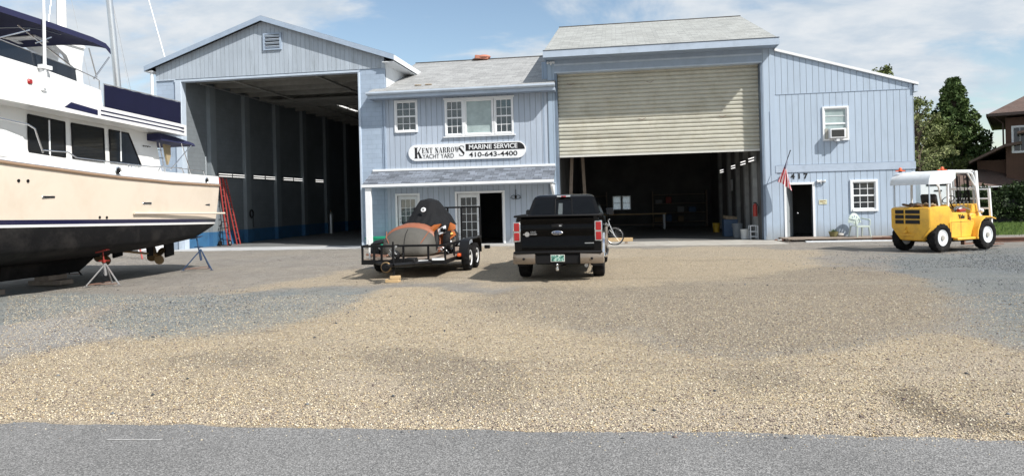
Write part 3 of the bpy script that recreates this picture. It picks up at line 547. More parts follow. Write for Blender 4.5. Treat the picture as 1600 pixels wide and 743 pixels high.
# left wall inside and out, with pilasters and blue base
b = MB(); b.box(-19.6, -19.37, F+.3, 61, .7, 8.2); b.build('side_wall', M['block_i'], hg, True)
b = MB(); b.box(-19.6, -19.36, F+.3, 61, .02, .7); b.build('base_band', M['bluebase'], hg, True)
b = MB(); b.box(-20.6, -19.63, F+.2, 61, .0, 8.2); b.build('outer_wall', M['block_b'], hg, True)
for y0 in (31.2, 34.35, 37.65, 41.1, 44.5, 48, 51.5, 55):
    b = MB(); b.box(-19.36, -19.16, y0-.24, y0+.24, .7, 7.7); b.box(-19.36, -19.15, y0-.245, y0+.245, .02, .7, 1); b.build('pilaster', [M['pil'], M['bluebase']], hg, True)
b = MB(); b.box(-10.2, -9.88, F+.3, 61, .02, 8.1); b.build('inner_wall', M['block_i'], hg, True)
b = MB(); b.box(-20.5, -9.9, 60.8, 61, 0, 9.8); b.build('back_wall', M['inner'], hg, True)
b = MB(); b.prism([(-9.88, 6.2), (-9.86, 6.2), (-9.86, gz_(-9.86)-.1), (-9.88, gz_(-9.86)-.1)], 'y', F+.15, 61); b.build('upper_side_wall', M['whited'], hg, True)
# ceiling: purlins below a dark deck, plus the stored overhead door
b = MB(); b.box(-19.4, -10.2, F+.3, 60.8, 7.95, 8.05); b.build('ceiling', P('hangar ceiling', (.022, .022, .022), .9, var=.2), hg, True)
b = MB()
for y0 in np.arange(F+1.1, 50, 1.45): b.box(-19.36, -10.2, y0, y0+.10, 7.62, 7.94)
for x in (-17.2, -13.2): b.box(x, x+.12, F+.35, 58, 7.54, 7.615)
b.build('ceiling_joists', P('joist timber', (.25, .245, .225), .8, var=.2), hg, True)
b = MB()
for k in range(4):
    y0 = F+6.3+k*.66; b.box(-18.6, -11.4, y0, y0+.60, 7.50, 7.56); b.box(-18.6, -11.4, y0+.02, y0+.07, 7.42, 7.499)
b.build('overhead_door', P('stored overhead door', (.16, .16, .15), .6, dirt=(.10, .1, .09)), hg, True)
for x in (-18.75, -11.25): b = MB(); b.tube([(x, F+.5, 7.5), (x, F+8, 7.5)], .03); b.build('door_track', M['steel'], hg, True)
# roof
b = MB(); t = .13; z0 = AZ+.06
b.prism([(-20.98, gz_(-20.98)+.06), (AX, z0), (-9.35, gz_(-9.35)+.06), (-9.35, gz_(-9.35)+.06+t), (AX, z0+t), (-20.98, gz_(-20.98)+.06+t)], 'y', F-.26, 61.3); b.build('roof', M['shd'], hg, True)
b = MB(); t = .22
for s_, xe in ((-1, -21.0), (1, -9.34)):
    b.prism([(AX, z0+.12-.0), (xe, gz_(xe)+.18), (xe, gz_(xe)+.18-t), (AX, z0+.12-t)], 'y', F-.30, F-.265)
b.build('rake_fascia', M['trimb'], hg, True)
b = MB(); b.box(-9.345, -9.31, F-.26, 61.3, gz_(-9.32)-.05, gz_(-9.32)+.17); b.box(-21.02, -20.985, F-.26, 61.3, gz_(-21.0)-.05, gz_(-21.0)+.17); b.build('eave_fascia', M['whited'], hg, True)
b = MB(); b.prism([(-9.87, gz_(-9.32)-.11), (-9.36, gz_(-9.32)-.11), (-9.36, gz_(-9.32)-.08), (-9.87, gz_(-9.32)-.08)], 'y', F-.24, 61); b.prism([(-20.98, gz_(-21.05)-.05), (-20.62, gz_(-21.05)-.05), (-20.62, gz_(-21.05)-.02), (-20.98, gz_(-21.05)-.02)], 'y', F-.24, 61); b.build('soffit', M['whited'], hg, True)
# louvre vent
v = MB(); x0, x1, zz0, zz1 = -15.30, -14.55, 8.74, 9.42
v.box(x0-.05, x0+.03, F-.10, F-.032, zz0-.03, zz1+.03); v.box(x1-.03, x1+.05, F-.10, F-.032, zz0-.03, zz1+.03); v.box(x0+.031, x1-.031, F-.10, F-.032, zz1-.03, zz1+.03); v.box(x0+.031, x1-.031, F-.10, F-.032, zz0-.03, zz0+.03)
vo = v.build('vent_frame', M['trimb'], hg, True)
v = MB(); v.box(x0+.03, x1-.03, F-.045, F-.033, zz0+.03, zz1-.03, 1)
for k in range(4):
    v.cbox(((x0+x1)/2, F-.075, zz0+.11+k*.155), (x1-x0-.07, .10, .02), (R(-48), 0, 0))
v.build('vent_slats', [M['trim'], M['dark']], hg, True)
b = MB(); b.tube([(-20.75, F-.1, 2), (-20.75, F-.1, 8.1)], .07); b.build('downpipe', M['white'], hg, True)

def fluor(loc, d, label, group, hang=False):
    """twin-tube fixture, two lamps; d: 'x' or 'y' direction, wall or ceiling mounted"""
    t = thing('fluorescent_light', label, 'strip light', loc, 0, group)
    l = 1.2
    def bx(a, b_, c, d_, e, f):  # along, across, z
        return (a, b_, c, d_, e, f) if d == 'x' else (c, d_, a, b_, e, f)
    m = MB(); m.box(*bx(-l/2, l/2, -.03, .03, -.10, .10)); m.build('housing', P('grey housing', (.12, .12, .12), .6) if 'grey housing' not in bpy.data.materials else bpy.data.materials['grey housing'], t)
    for s_ in (-.055, .055):
        m = MB(); a = (-l/2+.03, .05 if not hang else 0, s_ if not hang else -.15); z_ = (l/2-.03, a[1], a[2])
        if hang: a = (a[0], s_, -.14); z_ = (z_[0], s_, -.14)
        if d == 'y': a, z_ = (a[1], a[0], a[2]), (z_[1], z_[0], z_[2])
        m.tube([a, z_], .015, 6); m.build('tube', M['tube'], t)
    return t
words = ['first bay from the doorway, nearer lamp', 'first bay from the doorway, farther lamp', 'second bay, nearer lamp', 'second bay, farther lamp', 'third bay, nearer lamp', 'third bay, farther lamp', 'fourth bay']
for k, y0 in enumerate((32.35, 33.6, 35.65, 36.95, 39.05, 40.35, 43.4)):
    fluor((-19.32, y0, 3.45), 'y', 'strip light on left wall of boat hangar, '+words[k], 'strip lights along the left wall of the hangar')
for k in range(5):
    fluor((-16.0, 36.6+k*1.21, 7.78), 'y', 'hangar ceiling strip light, %s in the slanting bright line' % ['nearest', 'second', 'third', 'fourth', 'farthest'][k], 'strip lights on the hangar ceiling', hang=True)

# ------------------------------------------------------------------ office (middle)
of = thing('office_building', 'two storey pale blue office between the two big doorways, grey shingle roof', 'office building', (-6.3, F, 0))
def wall_holes(mb, x0, x1, z0, z1, y0, y1, holes, mi=0):
    """wall box with rectangular openings, cut into butted boxes"""
    xs = sorted({x0, x1, *[h[0] for h in holes], *[h[1] for h in holes]})
    for a, c in zip(xs, xs[1:]):
        hs = sorted([h for h in holes if h[0] <= a+1e-6 and h[1] >= c-1e-6], key=lambda h: h[2]); z = z0
        for h in hs:
            if h[2] > z+1e-6: mb.box(a, c, y0, y1, z, h[2], mi)
            z = h[3]
        if z1 > z+1e-6: mb.box(a, c, y0, y1, z, z1, mi)
W1 = (-9.38, -8.50, 4.92, 6.16); W2 = (-7.20, -4.34, 4.68, 6.10)
D1 = (-9.42, -8.52, .06, 2.16); D2 = (-6.80, -4.84, .06, 2.18)
b = MB(); wall_holes(b, -9.855, -2.86, .05, 6.62, F, F+.18, [W1, W2, D1, D2]); b.build('front_wall', M['side_o'], of, True)
b = MB(); b.box(-9.92, -9.856, F-.035, F+.1, 3.3, 6.5); b.build('corner_board', M['trimb'], of, True)
b = MB(); b.box(-3.06, -3.0, F-.012, F-.001, 3.32, 6.5); b.build('corner_board', M['soffit'], of, True)
b = MB(); b.box(-9.8, -2.9, F+5.9, F+6.0, 0, 6.5); b.box(-9.85, -2.86, F+.2, F+5.9, 3.1, 3.2); b.box(-9.85, -9.8, F+.2, F+5.9, 0, 6.5); b.box(-2.9, -2.86, F+.2, F+5.9, 0, 6.5); b.box(-7.8, -7.7, F+.2, F+5.8, 3.21, 6.5); b.box(-7.5, -7.4, F+.2, F+5.8, 0.05, 3.09); b.build('inner_rooms', M['inner'], of, True)
# roof
EY, EZ, RY = F-.62, 6.56, 35.8; RZ = EZ+.355*(RY-EY)
b = MB(); b.prism([(EY, EZ), (RY, RZ), (RY+7.5, RZ-2.66), (RY+7.5, RZ-2.8), (RY, RZ-.14), (EY, EZ-.1)], 'x', -10.4, -2.52)
bo = b.build('roof', M['shg2'], of, True)
b = MB(); b.box(-9.86, -9.80, F+.3, RY, 6.5, 6.6); b.build('roof_flashing', M['white'], of, True)
b = MB(); b.prism([(EY-.02, EZ-.10), (EY+.0, EZ-.02), (EY-.13, EZ-.02), (EY-.13, EZ-.09), (EY-.07, EZ-.15), (EY-.02, EZ-.15)], 'x', -10.46, -2.48); b.build('gutter', M['trim'], of, True)
b = MB(); b.box(-10.43, -2.5, EY, EY+.03, EZ-.29, EZ-.105); b.box(-10.42, -10.39, EY+.03, F, EZ-.29, EZ-.16); b.box(-2.53, -2.5, EY+.03, F, EZ-.29, EZ-.16); b.build('fascia', M['fascia'], of, True)
b = MB(); b.box(-10.38, -2.54, EY+.03, F, EZ-.27, EZ-.24); b.build('soffit', M['soffit'], of, True)
b = MB(); b.box(-10.4, -2.52, RY-.08, RY+.08, RZ-.06, RZ+.03); b.build('ridge_cap', M['shd'], of, True)
for p in ((-8.0, .9), (-8.45, .86)):
    b = MB(); b.cbox((p[0], EY+p[1], EZ+.355*p[1]+.03), (.28, .12, .03), (R(19.5), 0, .2)); tag(b.build('roof_debris', M['rope']), 'small dark scrap of debris on the office roof, %s one' % ('right' if p[0] > -8.2 else 'left'), 'debris', 'scraps on the office roof')

def window(parent, x0, x1, z0, z1, cols, rows, y=F, glass='glassd', frame=.07, split=True, blind=False, sub='window', half=False):
    """double-hung window: frame part, sash bars, glass and a blind as sub-parts"""
    fr = MB(); e = frame
    fr.box(x0-e, x0, y-.05, y+.08, z0-e, z1+e); fr.box(x1, x1+e, y-.05, y+.08, z0-e, z1+e)
    fr.box(x0, x1, y-.05, y+.08, z1, z1+e); fr.box(x0-e*.2, x1+e*.2, y-.075, y+.08, z0-e, z0)
    w = fr.build(sub, M['white'], parent, True)
    def add(n, mb, mt): o = mb.build(n, mt, None); o.parent = w; o.location = -root_loc(w); return o
    s = MB(); zm = (z0+z1)/2
    if split: s.box(x0, x1, y-.005, y+.05, zm-.03, zm+.03)
    s.box(x0, x0+.04, y+.0, y+.05, z0, z1); s.box(x1-.04, x1, y+.0, y+.05, z0, z1); s.box(x0+.04, x1-.04, y+.0, y+.05, z0, z0+.05); s.box(x0+.04, x1-.04, y+.0, y+.05, z1-.04, z1)
    for i in range(1, cols): x = x0+(x1-x0)*i/cols; s.box(x-.011, x+.011, y+.012, y+.045, z0+.05, z1-.04)
    zs = []
    for hlf in ((z0, zm), (zm, z1)) if split else ((z0, z1),):
        n = rows if not split else rows//2
        for i in range(1, n): zs.append(hlf[0]+(hlf[1]-hlf[0])*i/n)
    for z in zs: s.box(x0+.04, x1-.04, y+.0135, y+.0435, z-.011, z+.011)
    add('sash', s, M['white'])
    g = MB(); g.box(x0+.03, x1-.03, y+.028, y+.034, z0+.03, z1-.03); add('glass', g, M[glass] if glass != 'clear' else M['clear'])
    if blind:
        bl = MB(); n = int((z1-z0)/.05)
        for i in range(n):
            z = z0+.04+i*.05
            if z < z1-.05: bl.cbox(((x0+x1)/2, y+.09, z), (x1-x0-.09, .045, .004), (R(38), 0, 0))
        add('blind', bl, M['offwh'])
    return w
mcl, ntc, bc = newmat('clear window glass'); ntc.nodes.remove(bc)
gl = N(ntc, 'ShaderNodeBsdfGlossy', i={'Roughness': .03}); tr = N(ntc, 'ShaderNodeBsdfTransparent'); tr.inputs[0].default_value = (.8, .85, .86, 1); fz = N(ntc, 'ShaderNodeFresnel', i={'IOR': 1.45}); ms = N(ntc, 'ShaderNodeMixShader')
fa = N(ntc, 'ShaderNodeMath', operation='ADD', i={1: .05}); L(ntc, fz.outputs[0], fa.inputs[0]); L(ntc, fa.outputs[0], ms.inputs[0]); L(ntc, tr.outputs[0], ms.inputs[1]); L(ntc, gl.outputs[0], ms.inputs[2])
L(ntc, ms.outputs[0], [n for n in ntc.nodes if n.type == 'OUTPUT_MATERIAL'][0].inputs[0]); M['clear'] = mcl
window(of, *W1, 3, 4, glass='clear', blind=True)
x0, x1, z0, z1 = W2
window(of, x0+.02, x0+.72, z0, z1, 3, 4, glass='clear', blind=True, frame=.06); window(of, x1-.72, x1-.02, z0, z1, 3, 4, glass='clear', blind=True, frame=.06)
window(of, x0+.86, x1-.86, z0, z1, 1, 1, glass='glassb', split=False, frame=.06)
b = MB(); b.box(x0-.09, x1+.09, F-.06, F-.002, z1+.061, z1+.12); b.box(x0-.11, x1+.11, F-.09, F-.002, z0-.12, z0-.0715); b.box(x0+.782, x0+.798, F-.045, F+.05, z0-.06, z1+.06); b.build('window_trim', M['white'], of, True)

# porch
PY = 27.88; b = MB(); b.prism([(F-.002, 3.16), (F-.002, 3.22), (PY-.05, 2.66), (PY-.05, 2.60), (PY, 2.60)], 'x', -10.50, -2.58); po = b.build('porch_roof', M['shp'], of, True)
b = MB(); b.box(-10.48, -2.60, F-.05, F-.003, 3.225, 3.32); b.build('porch_flashing', M['white'], of, True)
b = MB(); b.box(-10.53, -2.55, PY-.09, PY-.055, 2.53, 2.635); b.box(-10.53, -10.505, PY-.05, F, 2.53, 2.62); b.build('porch_gutter', M['white'], of, True)
b = MB(); b.box(-10.50, -2.6, PY-.05, F-.005, 2.50, 2.53); b.build('porch_ceiling', M['trim'], of, True)
b = MB(); b.box(-10.41, -10.17, PY, PY+.16, .05, 2.50, bev=.008); b.build('porch_post', M['white'], of, True)
b = MB(); b.prism([(F-.02, 1.95), (F-.02, 2.5), (PY+.1, 2.5), (PY+.1, 2.38)], 'x', -2.72, -2.64); b.build('porch_bracket', M['white'], of, True)

def glazed_door(parent, x0, x1, z0, z1, y, cols, rows, gz0, glass, knob, name='door', hang=0.):
    d = MB(); gx0, gx1 = x0+.13, x1-.13; gz1 = z1-.16
    wall_holes(d, x0, x1, z0, z1, y, y+.045, [(gx0, gx1, gz0, gz1)])
    for i in range(1, cols): x = gx0+(gx1-gx0)*i/cols; d.box(x-.01, x+.01, y+.005, y+.04, gz0, gz1)
    for i in range(1, rows): z = gz0+(gz1-gz0)*i/rows; d.box(gx0, gx1, y+.0065, y+.0385, z-.01, z+.01)
    o = d.build(name, M['whited'], parent, True)
    g = MB(); g.box(gx0, gx1, y+.02, y+.025, gz0, gz1); q = g.build('glass', M[glass], None); q.parent = o; q.location = -root_loc(o)
    k = MB(); k.ell((knob, y-.035, z0+.95), (.06, .06, .06), 10); k.tube([(knob, y-.03, z0+.95), (knob, y, z0+.95)], .012); k.ell((knob, y-.012, z0+1.1), (.05, .03, .05), 10)
    q = k.build('handle', M['steel'], None); q.parent = o; q.location = -root_loc(o); return o
def frame(parent, x0, x1, z0, z1, y, e=.09, name='door_frame', mat='white'):
    f = MB(); f.box(x0-e, x0, y-.03, y+.12, z0, z1+e); f.box(x1, x1+e, y-.03, y+.12, z0, z1+e); f.box(x0, x1, y-.03, y+.12, z1, z1+e); return f.build(name, M[mat], parent, True)
frame(of, *D1, F); frame(of, *D2, F)
glazed_door(of, D1[0]+.01, D1[1]-.01, .07, D1[3]-.01, F+.05, 3, 3, .95, 'clear', D1[0]+.1)
glazed_door(of, D2[0]+.01, D2[0]+.96, .07, D2[3]-.01, F+.05, 3, 5, .3, 'glassd', D2[0]+.88, name='french_door')
# right leaf swung inward
b = MB(); b.box(D2[1]-.06, D2[1]-.015, F+.13, F+1.0, .07, D2[3]-.02); b.build('french_door', M['whited'], of, True)
b = MB(); b.box(-9.3, -8.64, F+.16, F+.17, 1.0, 2.0); b.build('door_curtain', M['offwh'], of, True)

# ------------------------------------------------------------------ service garage (right) and its lean-to wing
gr = thing('service_garage', 'pale blue garage with a half open cream roller door and a lean-to wing', 'garage', (1.5, F, 0))
GX0, GX1 = -2.45, 5.62; DT = 7.06
b = MB(); b.box(-2.85, GX0-.1, F-.02, F+.3, .016, 7.62); b.build('left_pier', M['side_g'], gr, True)
b = MB(); b.box(GX1+.08, 6.16, F-.02, F+.3, .03, 7.62); b.build('right_pier', M['side_w'], gr, True)
b = MB(); b.box(GX0-.1, GX1+.08, F-.015, F+.3, DT+.04, 7.6); b.build('door_header', M['trimb'], gr, True)
b = MB(); b.box(GX0-.098, GX1+.078, F-.03, F-.017, 7.35, 7.42); b.box(GX0-.098, GX1+.078, F-.03, F+.35, DT-.02, DT+.038); b.build('header_trim', M['trim'], gr, True)
mj = P('slate jamb steel', (.17, .22, .29), .5, .2, dirt=(.1, .1, .12))
for x0, x1 in ((GX0-.1, GX0), (GX1, GX1+.08)): b = MB(); b.box(x0, x1, F-.03, F+.38, .03, DT-.022); b.build('door_jamb', mj, gr, True)
b = MB(); b.box(-3.1, -2.86, F+.3, 45, 0, 7.6); b.box(6.0, 6.15, F+.31, 45, 5.8, 7.6); b.build('side_wall', M['side_g'], gr, True)
# roller door: curved slats, dented
rd = MB(); z = 3.66; DY = F+.40; prof = []
while z < DT:
    for q, dy in ((0, 0), (.02, -.032), (.07, -.048), (.12, -.036), (.142, -.006), (.152, .012)): prof.append((z+q, dy))
    z += .165
xs = np.linspace(GX0+.01, GX1-.01, 60).tolist(); rows = []
def dent(x, z):
    d = .03*math.exp(-((z-5.0)/.12)**2)*math.exp(-((x+1)/2.2)**2)+.035*math.exp(-((z-4.28)/.12)**2)*math.exp(-((x+1.2)/1.3)**2)+.03*math.exp(-((z-4.95)/.12)**2)*math.exp(-((x-4.3)/.5)**2)
    return d+.006*noise.noise(Vector((x*1.5, z*2, 0)))
for zz, dy in prof:
    rows.append([rd.bm.verts.new((x, DY+dy+dent(x, zz), zz)) for x in xs])
for i in range(len(rows)-1):
    for k in range(len(xs)-1): rd.bm.faces.new([rows[i][k], rows[i][k+1], rows[i+1][k+1], rows[i+1][k]]).smooth = True
mrd = P('cream roller door', (.50, .49, .42), .55, var=.12, vs=1.2, dirt=(.36, .33, .25), dirt_amt=.6, ds=1.6)
rdo = rd.build('roller_door', mrd, gr, True)
b = MB(); b.box(GX0+.01, GX1-.01, DY-.04, DY+.02, 3.58, 3.66); q = b.build('bottom_bar', M['offwh'], None); q.parent = rdo; q.location = -root_loc(rdo)
for (x, z_) in ((-1.9, 6.62), (1.35, 6.56), (1.0, 5.05), (4.2, 5.02)):
    b = MB(); b.tube([(x-.15, DY-.045, z_+.03), (x, DY-.05, z_-.03), (x+.14, DY-.045, z_+.045)], .008, 5); q = b.build('dent_crease', M['rust'], None); q.parent = rdo; q.location = -root_loc(rdo)
# main roof
EY2, EZ2, RY2, RZ2 = F-.87, 7.80, 36.4, 10.72
XL = [-2.88, 6.16]
b = MB(); k = (RZ2-EZ2)/(RY2-EY2)
b.prism([(EY2, EZ2), (RY2, RZ2), (45.3, RZ2-k*8.9), (45.3, RZ2-k*8.9-.15), (RY2, RZ2-.15), (EY2, EZ2-.1)], 'x', *XL); b.build('roof', M['shg'], gr, True)
b = MB(); b.box(XL[0], XL[1], RY2-.06, RY2+.06, RZ2-.03, RZ2+.03); b.build('ridge_cap', M['shd'], gr, True)
b = MB(); b.box(XL[0]-.03, XL[1]+.03, EY2-.035, EY2-.003, EZ2-.26, EZ2+.005); b.build('fascia', M['fascia'], gr, True)
b = MB(); b.box(XL[0]-.032, XL[1]+.032, EY2-.05, EY2+.02, EZ2+.006, EZ2+.03); b.build('drip_edge', M['edge'], gr, True)
b = MB(); b.box(XL[0], XL[1], EY2, F+.3, EZ2-.22, EZ2-.19); b.build('soffit', M['soffit'], gr, True)
b = MB()
for x in XL: b.prism([(EY2, EZ2-.24), (EY2, EZ2-.11), (RY2, RZ2-.16), (45.2, RZ2-k*8.9-.16), (45.2, 7.55), (F+.3, 7.55)], 'x', x-.02*(1 if x < 0 else -1)-.02, x-.02*(1 if x < 0 else -1)+.02)
b.build('gable_end', M['side_g'], gr, True)
# interior
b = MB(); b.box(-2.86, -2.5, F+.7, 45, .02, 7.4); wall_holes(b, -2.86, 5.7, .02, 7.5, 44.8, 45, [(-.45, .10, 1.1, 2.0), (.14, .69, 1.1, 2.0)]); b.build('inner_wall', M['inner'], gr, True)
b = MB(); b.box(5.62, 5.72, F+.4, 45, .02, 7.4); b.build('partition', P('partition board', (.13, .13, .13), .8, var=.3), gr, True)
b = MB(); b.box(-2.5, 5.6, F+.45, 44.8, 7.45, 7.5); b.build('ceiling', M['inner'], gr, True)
for y0 in (30.4, 32.3, 34.6, 37.2, 40.4):
    b = MB(); b.box(5.45, 5.615, y0-.2, y0+.2, .02, 7.3); b.build('stud_panel', P('pale stud', (.26, .27, .27), .8, var=.25), gr, True)
b = MB(); fr = .05
for (a, c) in ((-.45, .10), (.14, .69)):
    b.box(a, a+fr, 44.78, 44.86, 1.1, 2.0); b.box(c-fr, c, 44.78, 44.86, 1.1, 2.0); b.box(a+fr, c-fr, 44.78, 44.86, 1.1, 1.1+fr); b.box(a+fr, c-fr, 44.78, 44.86, 2-fr, 2.0); b.box(a+fr, c-fr, 44.79, 44.85, 1.54, 1.56)
wq = b.build('back_window', M['white'], gr, True)
# frosted panes let the daylight behind them show
mf, ntf, bf = newmat('frosted pane'); ntf.nodes.remove(bf); tl = N(ntf, 'ShaderNodeBsdfTranslucent'); tl.inputs[0].default_value = (.85, .88, .88, 1)
L(ntf, tl.outputs[0], [n for n in ntf.nodes if n.type == 'OUTPUT_MATERIAL'][0].inputs[0])
b = MB(); b.box(-.40, .05, 44.82, 44.822, 1.15, 1.95); b.box(.19, .64, 44.82, 44.822, 1.15, 1.95); q = b.build('pane', mf, None); q.parent = wq; q.location = -root_loc(wq)

# wing
def rakez(x): return 7.46-(x-6.2)*.304
b = MB(); b.prism([(6.16, 5.75), (11.22, 5.75), (11.22, rakez(11.22)), (6.16, rakez(6.16))], 'y', F-.012, F+.15); b.build('upper_wall', M['side_w'], gr, True)
WA = (7.98, 8.82, 3.92, 5.12); WD = (6.50, 7.48, .10, 2.18); WB = (8.96, 9.80, 1.16, 2.22)
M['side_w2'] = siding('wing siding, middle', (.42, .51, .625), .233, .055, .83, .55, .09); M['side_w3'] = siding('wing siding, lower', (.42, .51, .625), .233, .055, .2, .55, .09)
b = MB(); wall_holes(b, 6.16, 11.25, 2.96, 5.735, F-.004, F+.15, [WA]); b.build('middle_wall', M['side_w2'], gr, True)
b = MB(); wall_holes(b, 6.16, 11.25, .12, 2.66, F-.004, F+.15, [WD, WB]); b.build('lower_wall', M['side_w3'], gr, True)
b = MB(); b.box(6.12, 11.27, F-.035, F+.15, 2.665, 2.95); b.build('band_board', M['fascia'], gr, True)
b = MB(); b.box(6.2, 11.25, F-.02, F-.0125, 5.735, 5.752); b.build('seam_flashing', M['soffit'], gr, True)
b = MB(); b.prism([(6.17, rakez(6.17)), (11.42, rakez(11.42)), (11.42, rakez(11.42)+.10), (6.17, rakez(6.17)+.10)], 'y', F-.10, 41); b.build('wing_roof', M['white'], gr, True)
b = MB(); b.prism([(6.17, rakez(6.17)-.03), (11.2, rakez(11.2)-.03), (11.2, rakez(11.2)-.002), (6.17, rakez(6.17)-.002)], 'y', F-.05, F-.013); b.build('rake_shadow_board', M['trimb'], gr, True)
b = MB(); b.box(11.255, 11.40, F-.08, 41, 5.62, rakez(11.42)-.002); b.build('eave_box', M['trim'], gr, True)
b = MB(); b.box(11.1, 11.25, F+.16, 40.9, .1, 5.8); b.box(6.2, 11.1, 40.7, 40.9, 0, 6.5); b.build('wing_side_wall', M['side_w3'], gr, True)
b = MB(); b.box(6.0, 11.1, F+3, F+3.1, .1, 5.9); b.box(6.0, 11.1, F+.16, F+3, 2.75, 2.85); b.box(8.2, 8.3, F+.16, F+2.95, .1, 2.7); b.build('inner_rooms', M['inner'], gr, True)
b = MB(); b.box(5.74, 11.1, F+.16, F+3, .02, .08); b.build('wing_floor', M['slab'], gr, True)
frame(gr, *WD, F, .085)
b = MB(); b.cbox((6.72, F+.52, 1.13), (.045, .82, 2.04), (0, 0, R(-28)), 0, .005); dr = b.build('door', P('grey steel door', (.30, .33, .35), .5), gr, True)
b = MB(); b.ell((6.97, F+.25, 1.05), (.06, .06, .06), 8); q = b.build('handle', M['steel'], None); q.parent = dr; q.location = -root_loc(dr)
window(gr, *WB, 3, 4, glass='glassd', frame=.085)
window(gr, *WA, 1, 4, glass='glassb', frame=.065)
# ------------------------------------------------------------------ trawler yacht on stands (world coordinates, bow towards the road)
BX = -14.1
bt = thing('motor_yacht', 'large cream and white trawler yacht with navy canvas standing on blocks and stands', 'yacht', (BX, 13.5, 0))
def lerp(a, b, t): return a+(b-a)*t
def interp(tab, y):
    for (y0, v0), (y1, v1) in zip(tab, tab[1:]):
        if y <= y1: t = max(0, (y-y0)/(y1-y0)); return v0+(v1-v0)*t
    return tab[-1][1]
HB = [(6.6, .02), (7.0, .35), (7.8, .95), (9.0, 1.55), (10.4, 1.93), (12.0, 2.08), (14, 2.13), (16.5, 2.12), (18.5, 2.06), (19.75, 1.98)]      # half beam at the rub rail
HC = [(6.6, .01), (7.6, .06), (9.0, .75), (10.4, 1.35), (12.0, 1.74), (14, 1.87), (16.5, 1.88), (18.5, 1.84), (19.75, 1.76)]            # at the chine
ZR = [(6.6, 3.55), (9, 3.16), (12, 2.80), (15, 2.60), (17.5, 2.51), (19.75, 2.48)]                                   # rub rail height
ZC = [(6.6, 2.4), (7.6, 1.75), (9, 1.22), (10.4, 1.0), (12, .92), (15, .90), (17.5, .90), (18.6, .94), (19.2, 1.05), (19.75, 1.24)]       # chine height
ZW = lambda y: 1.335+(19.75-y)*.0245                                                                        # top of bottom paint
ZK = [(6.6, 2.35), (7.6, 1.4), (9, .78), (10.4, .58), (16, .55), (17.5, .60), (18.6, .66), (19.2, .76), (19.75, .95)]
Yy = lambda y: y+max(0, y-18)/1.75*.22
def half(y, s):
    hb, hc, zr, zc, zk = (interp(t, y) for t in (HB, HC, ZR, ZC, ZK)); zw = max(ZW(y), zc+.02) if y < 18.6 else ZW(y)
    zw = min(zw, zr-.2); zc = min(zc, zw-.02)
    def side(z): t = max(0, min(1, (z-zc)/(zr-zc))); return hc+(hb-hc)*(t**.62)
    p = [(0, zk), (hc*.55, lerp(zk, zc, .42)), (hc*.9, zc-.05*min(1, hc)), (hc*.985+.0, zc+.03)]
    for z in (zc+.12 if zc+.12 < zw else zw-.005, zw, zw+.05, zw+.055, zw+.15, zw+.155): p.append((side(z), z))
    for t in (.3, .6, .85, 1.): z = lerp(zw+.155, zr, t); p.append((side(z), z))
    p.append((hb+.0, zr+.06)); p.append((hb-.015, zr+.30+.05*max(0, (12-y)/5)))
    return [(BX+s*q[0], Yy(y), q[1]) for q in p]
ys = [6.6, 6.8, 7.1, 7.6, 8.2, 9, 9.8, 10.6, 11.5, 12.5, 13.5, 14.5, 15.5, 16.5, 17.5, 18.2, 18.8, 19.2, 19.5, 19.68, 19.75]
def msel(k):
    if k < 5: return 0
    if k == 5: return 1
    if k == 6: return 1
    if k in (7, 8): return 2
    if k < 13: return 3
    return 1
b = MB()
for s in (1, -1):
    rows = [half(y, s) for y in ys]
    if s == -1: rows = [r for r in rows]
    b.loft(rows, closed=False, cap=(False, False), mfun=lambda i, k: msel(k))
# transom
R_ = half(19.75, 1); L_ = half(19.75, -1)
for k in range(len(R_)-1):
    b.poly([R_[k], R_[k+1], L_[k+1], L_[k]] if k else [R_[0], R_[1], L_[1]], msel(k))
bmesh.ops.remove_doubles(b.bm, verts=b.bm.verts, dist=.0005); bmesh.ops.recalc_face_normals(b.bm, faces=b.bm.faces)
hull = b.build('hull', [M['anti'], M['gel'], M['navyg'], M['cream']], bt, True, smooth=32)
# keel
b = MB(); b.prism([(8.6, .9), (9.6, .26), (16.5, .24), (17.35, .72), (17.35, .9)], 'x', BX-.09, BX+.09, bev=.03); b.build('keel', M['anti'], bt, True)
# deck
b = MB()
for i in range(len(ys)-1):
    a, c = ys[i], ys[i+1]; z = interp(ZR, a)-.02+.1; z2 = interp(ZR, c)-.02+.1
    b.poly([(BX-interp(HB, a)+.02, a, z), (BX+interp(HB, a)-.02, a, z), (BX+interp(HB, c)-.02, c, z2), (BX-interp(HB, c)+.02, c, z2)])
b.build('deck', M['gel'], bt, True)
for s in (1, -1):
    b = MB(); b.tube([(BX+s*(interp(HB, y)+.012), Yy(y), interp(ZR, y)+.02) for y in ys[1:]], .032, 8); b.build('rub_rail', P('teak rub rail', (.30, .20, .13), .5), bt, True)
    b = MB(); b.tube([(BX+s*(interp(HB, y)+.012+.0), Yy(y), interp(ZR, y)+.062) for y in ys[1:]], .012, 6); b.build('rail_trim', M['stain'], bt, True)
    b = MB(); b.tube([(BX+s*2.075, 16.0, 1.73), (BX+s*2.075, 18, 1.69), (BX+s*2.03, 19.7, 1.66), (BX+s*2.03, 20.15, 1.655)], .028, 8); b.build('lower_strake', M['cream'], bt, True)
b = MB(); b.box(BX-1.9, BX+1.9, 19.98, 20.2, 1.62, 1.68, bev=.02); b.build('swim_platform', M['offwh'], bt, True)
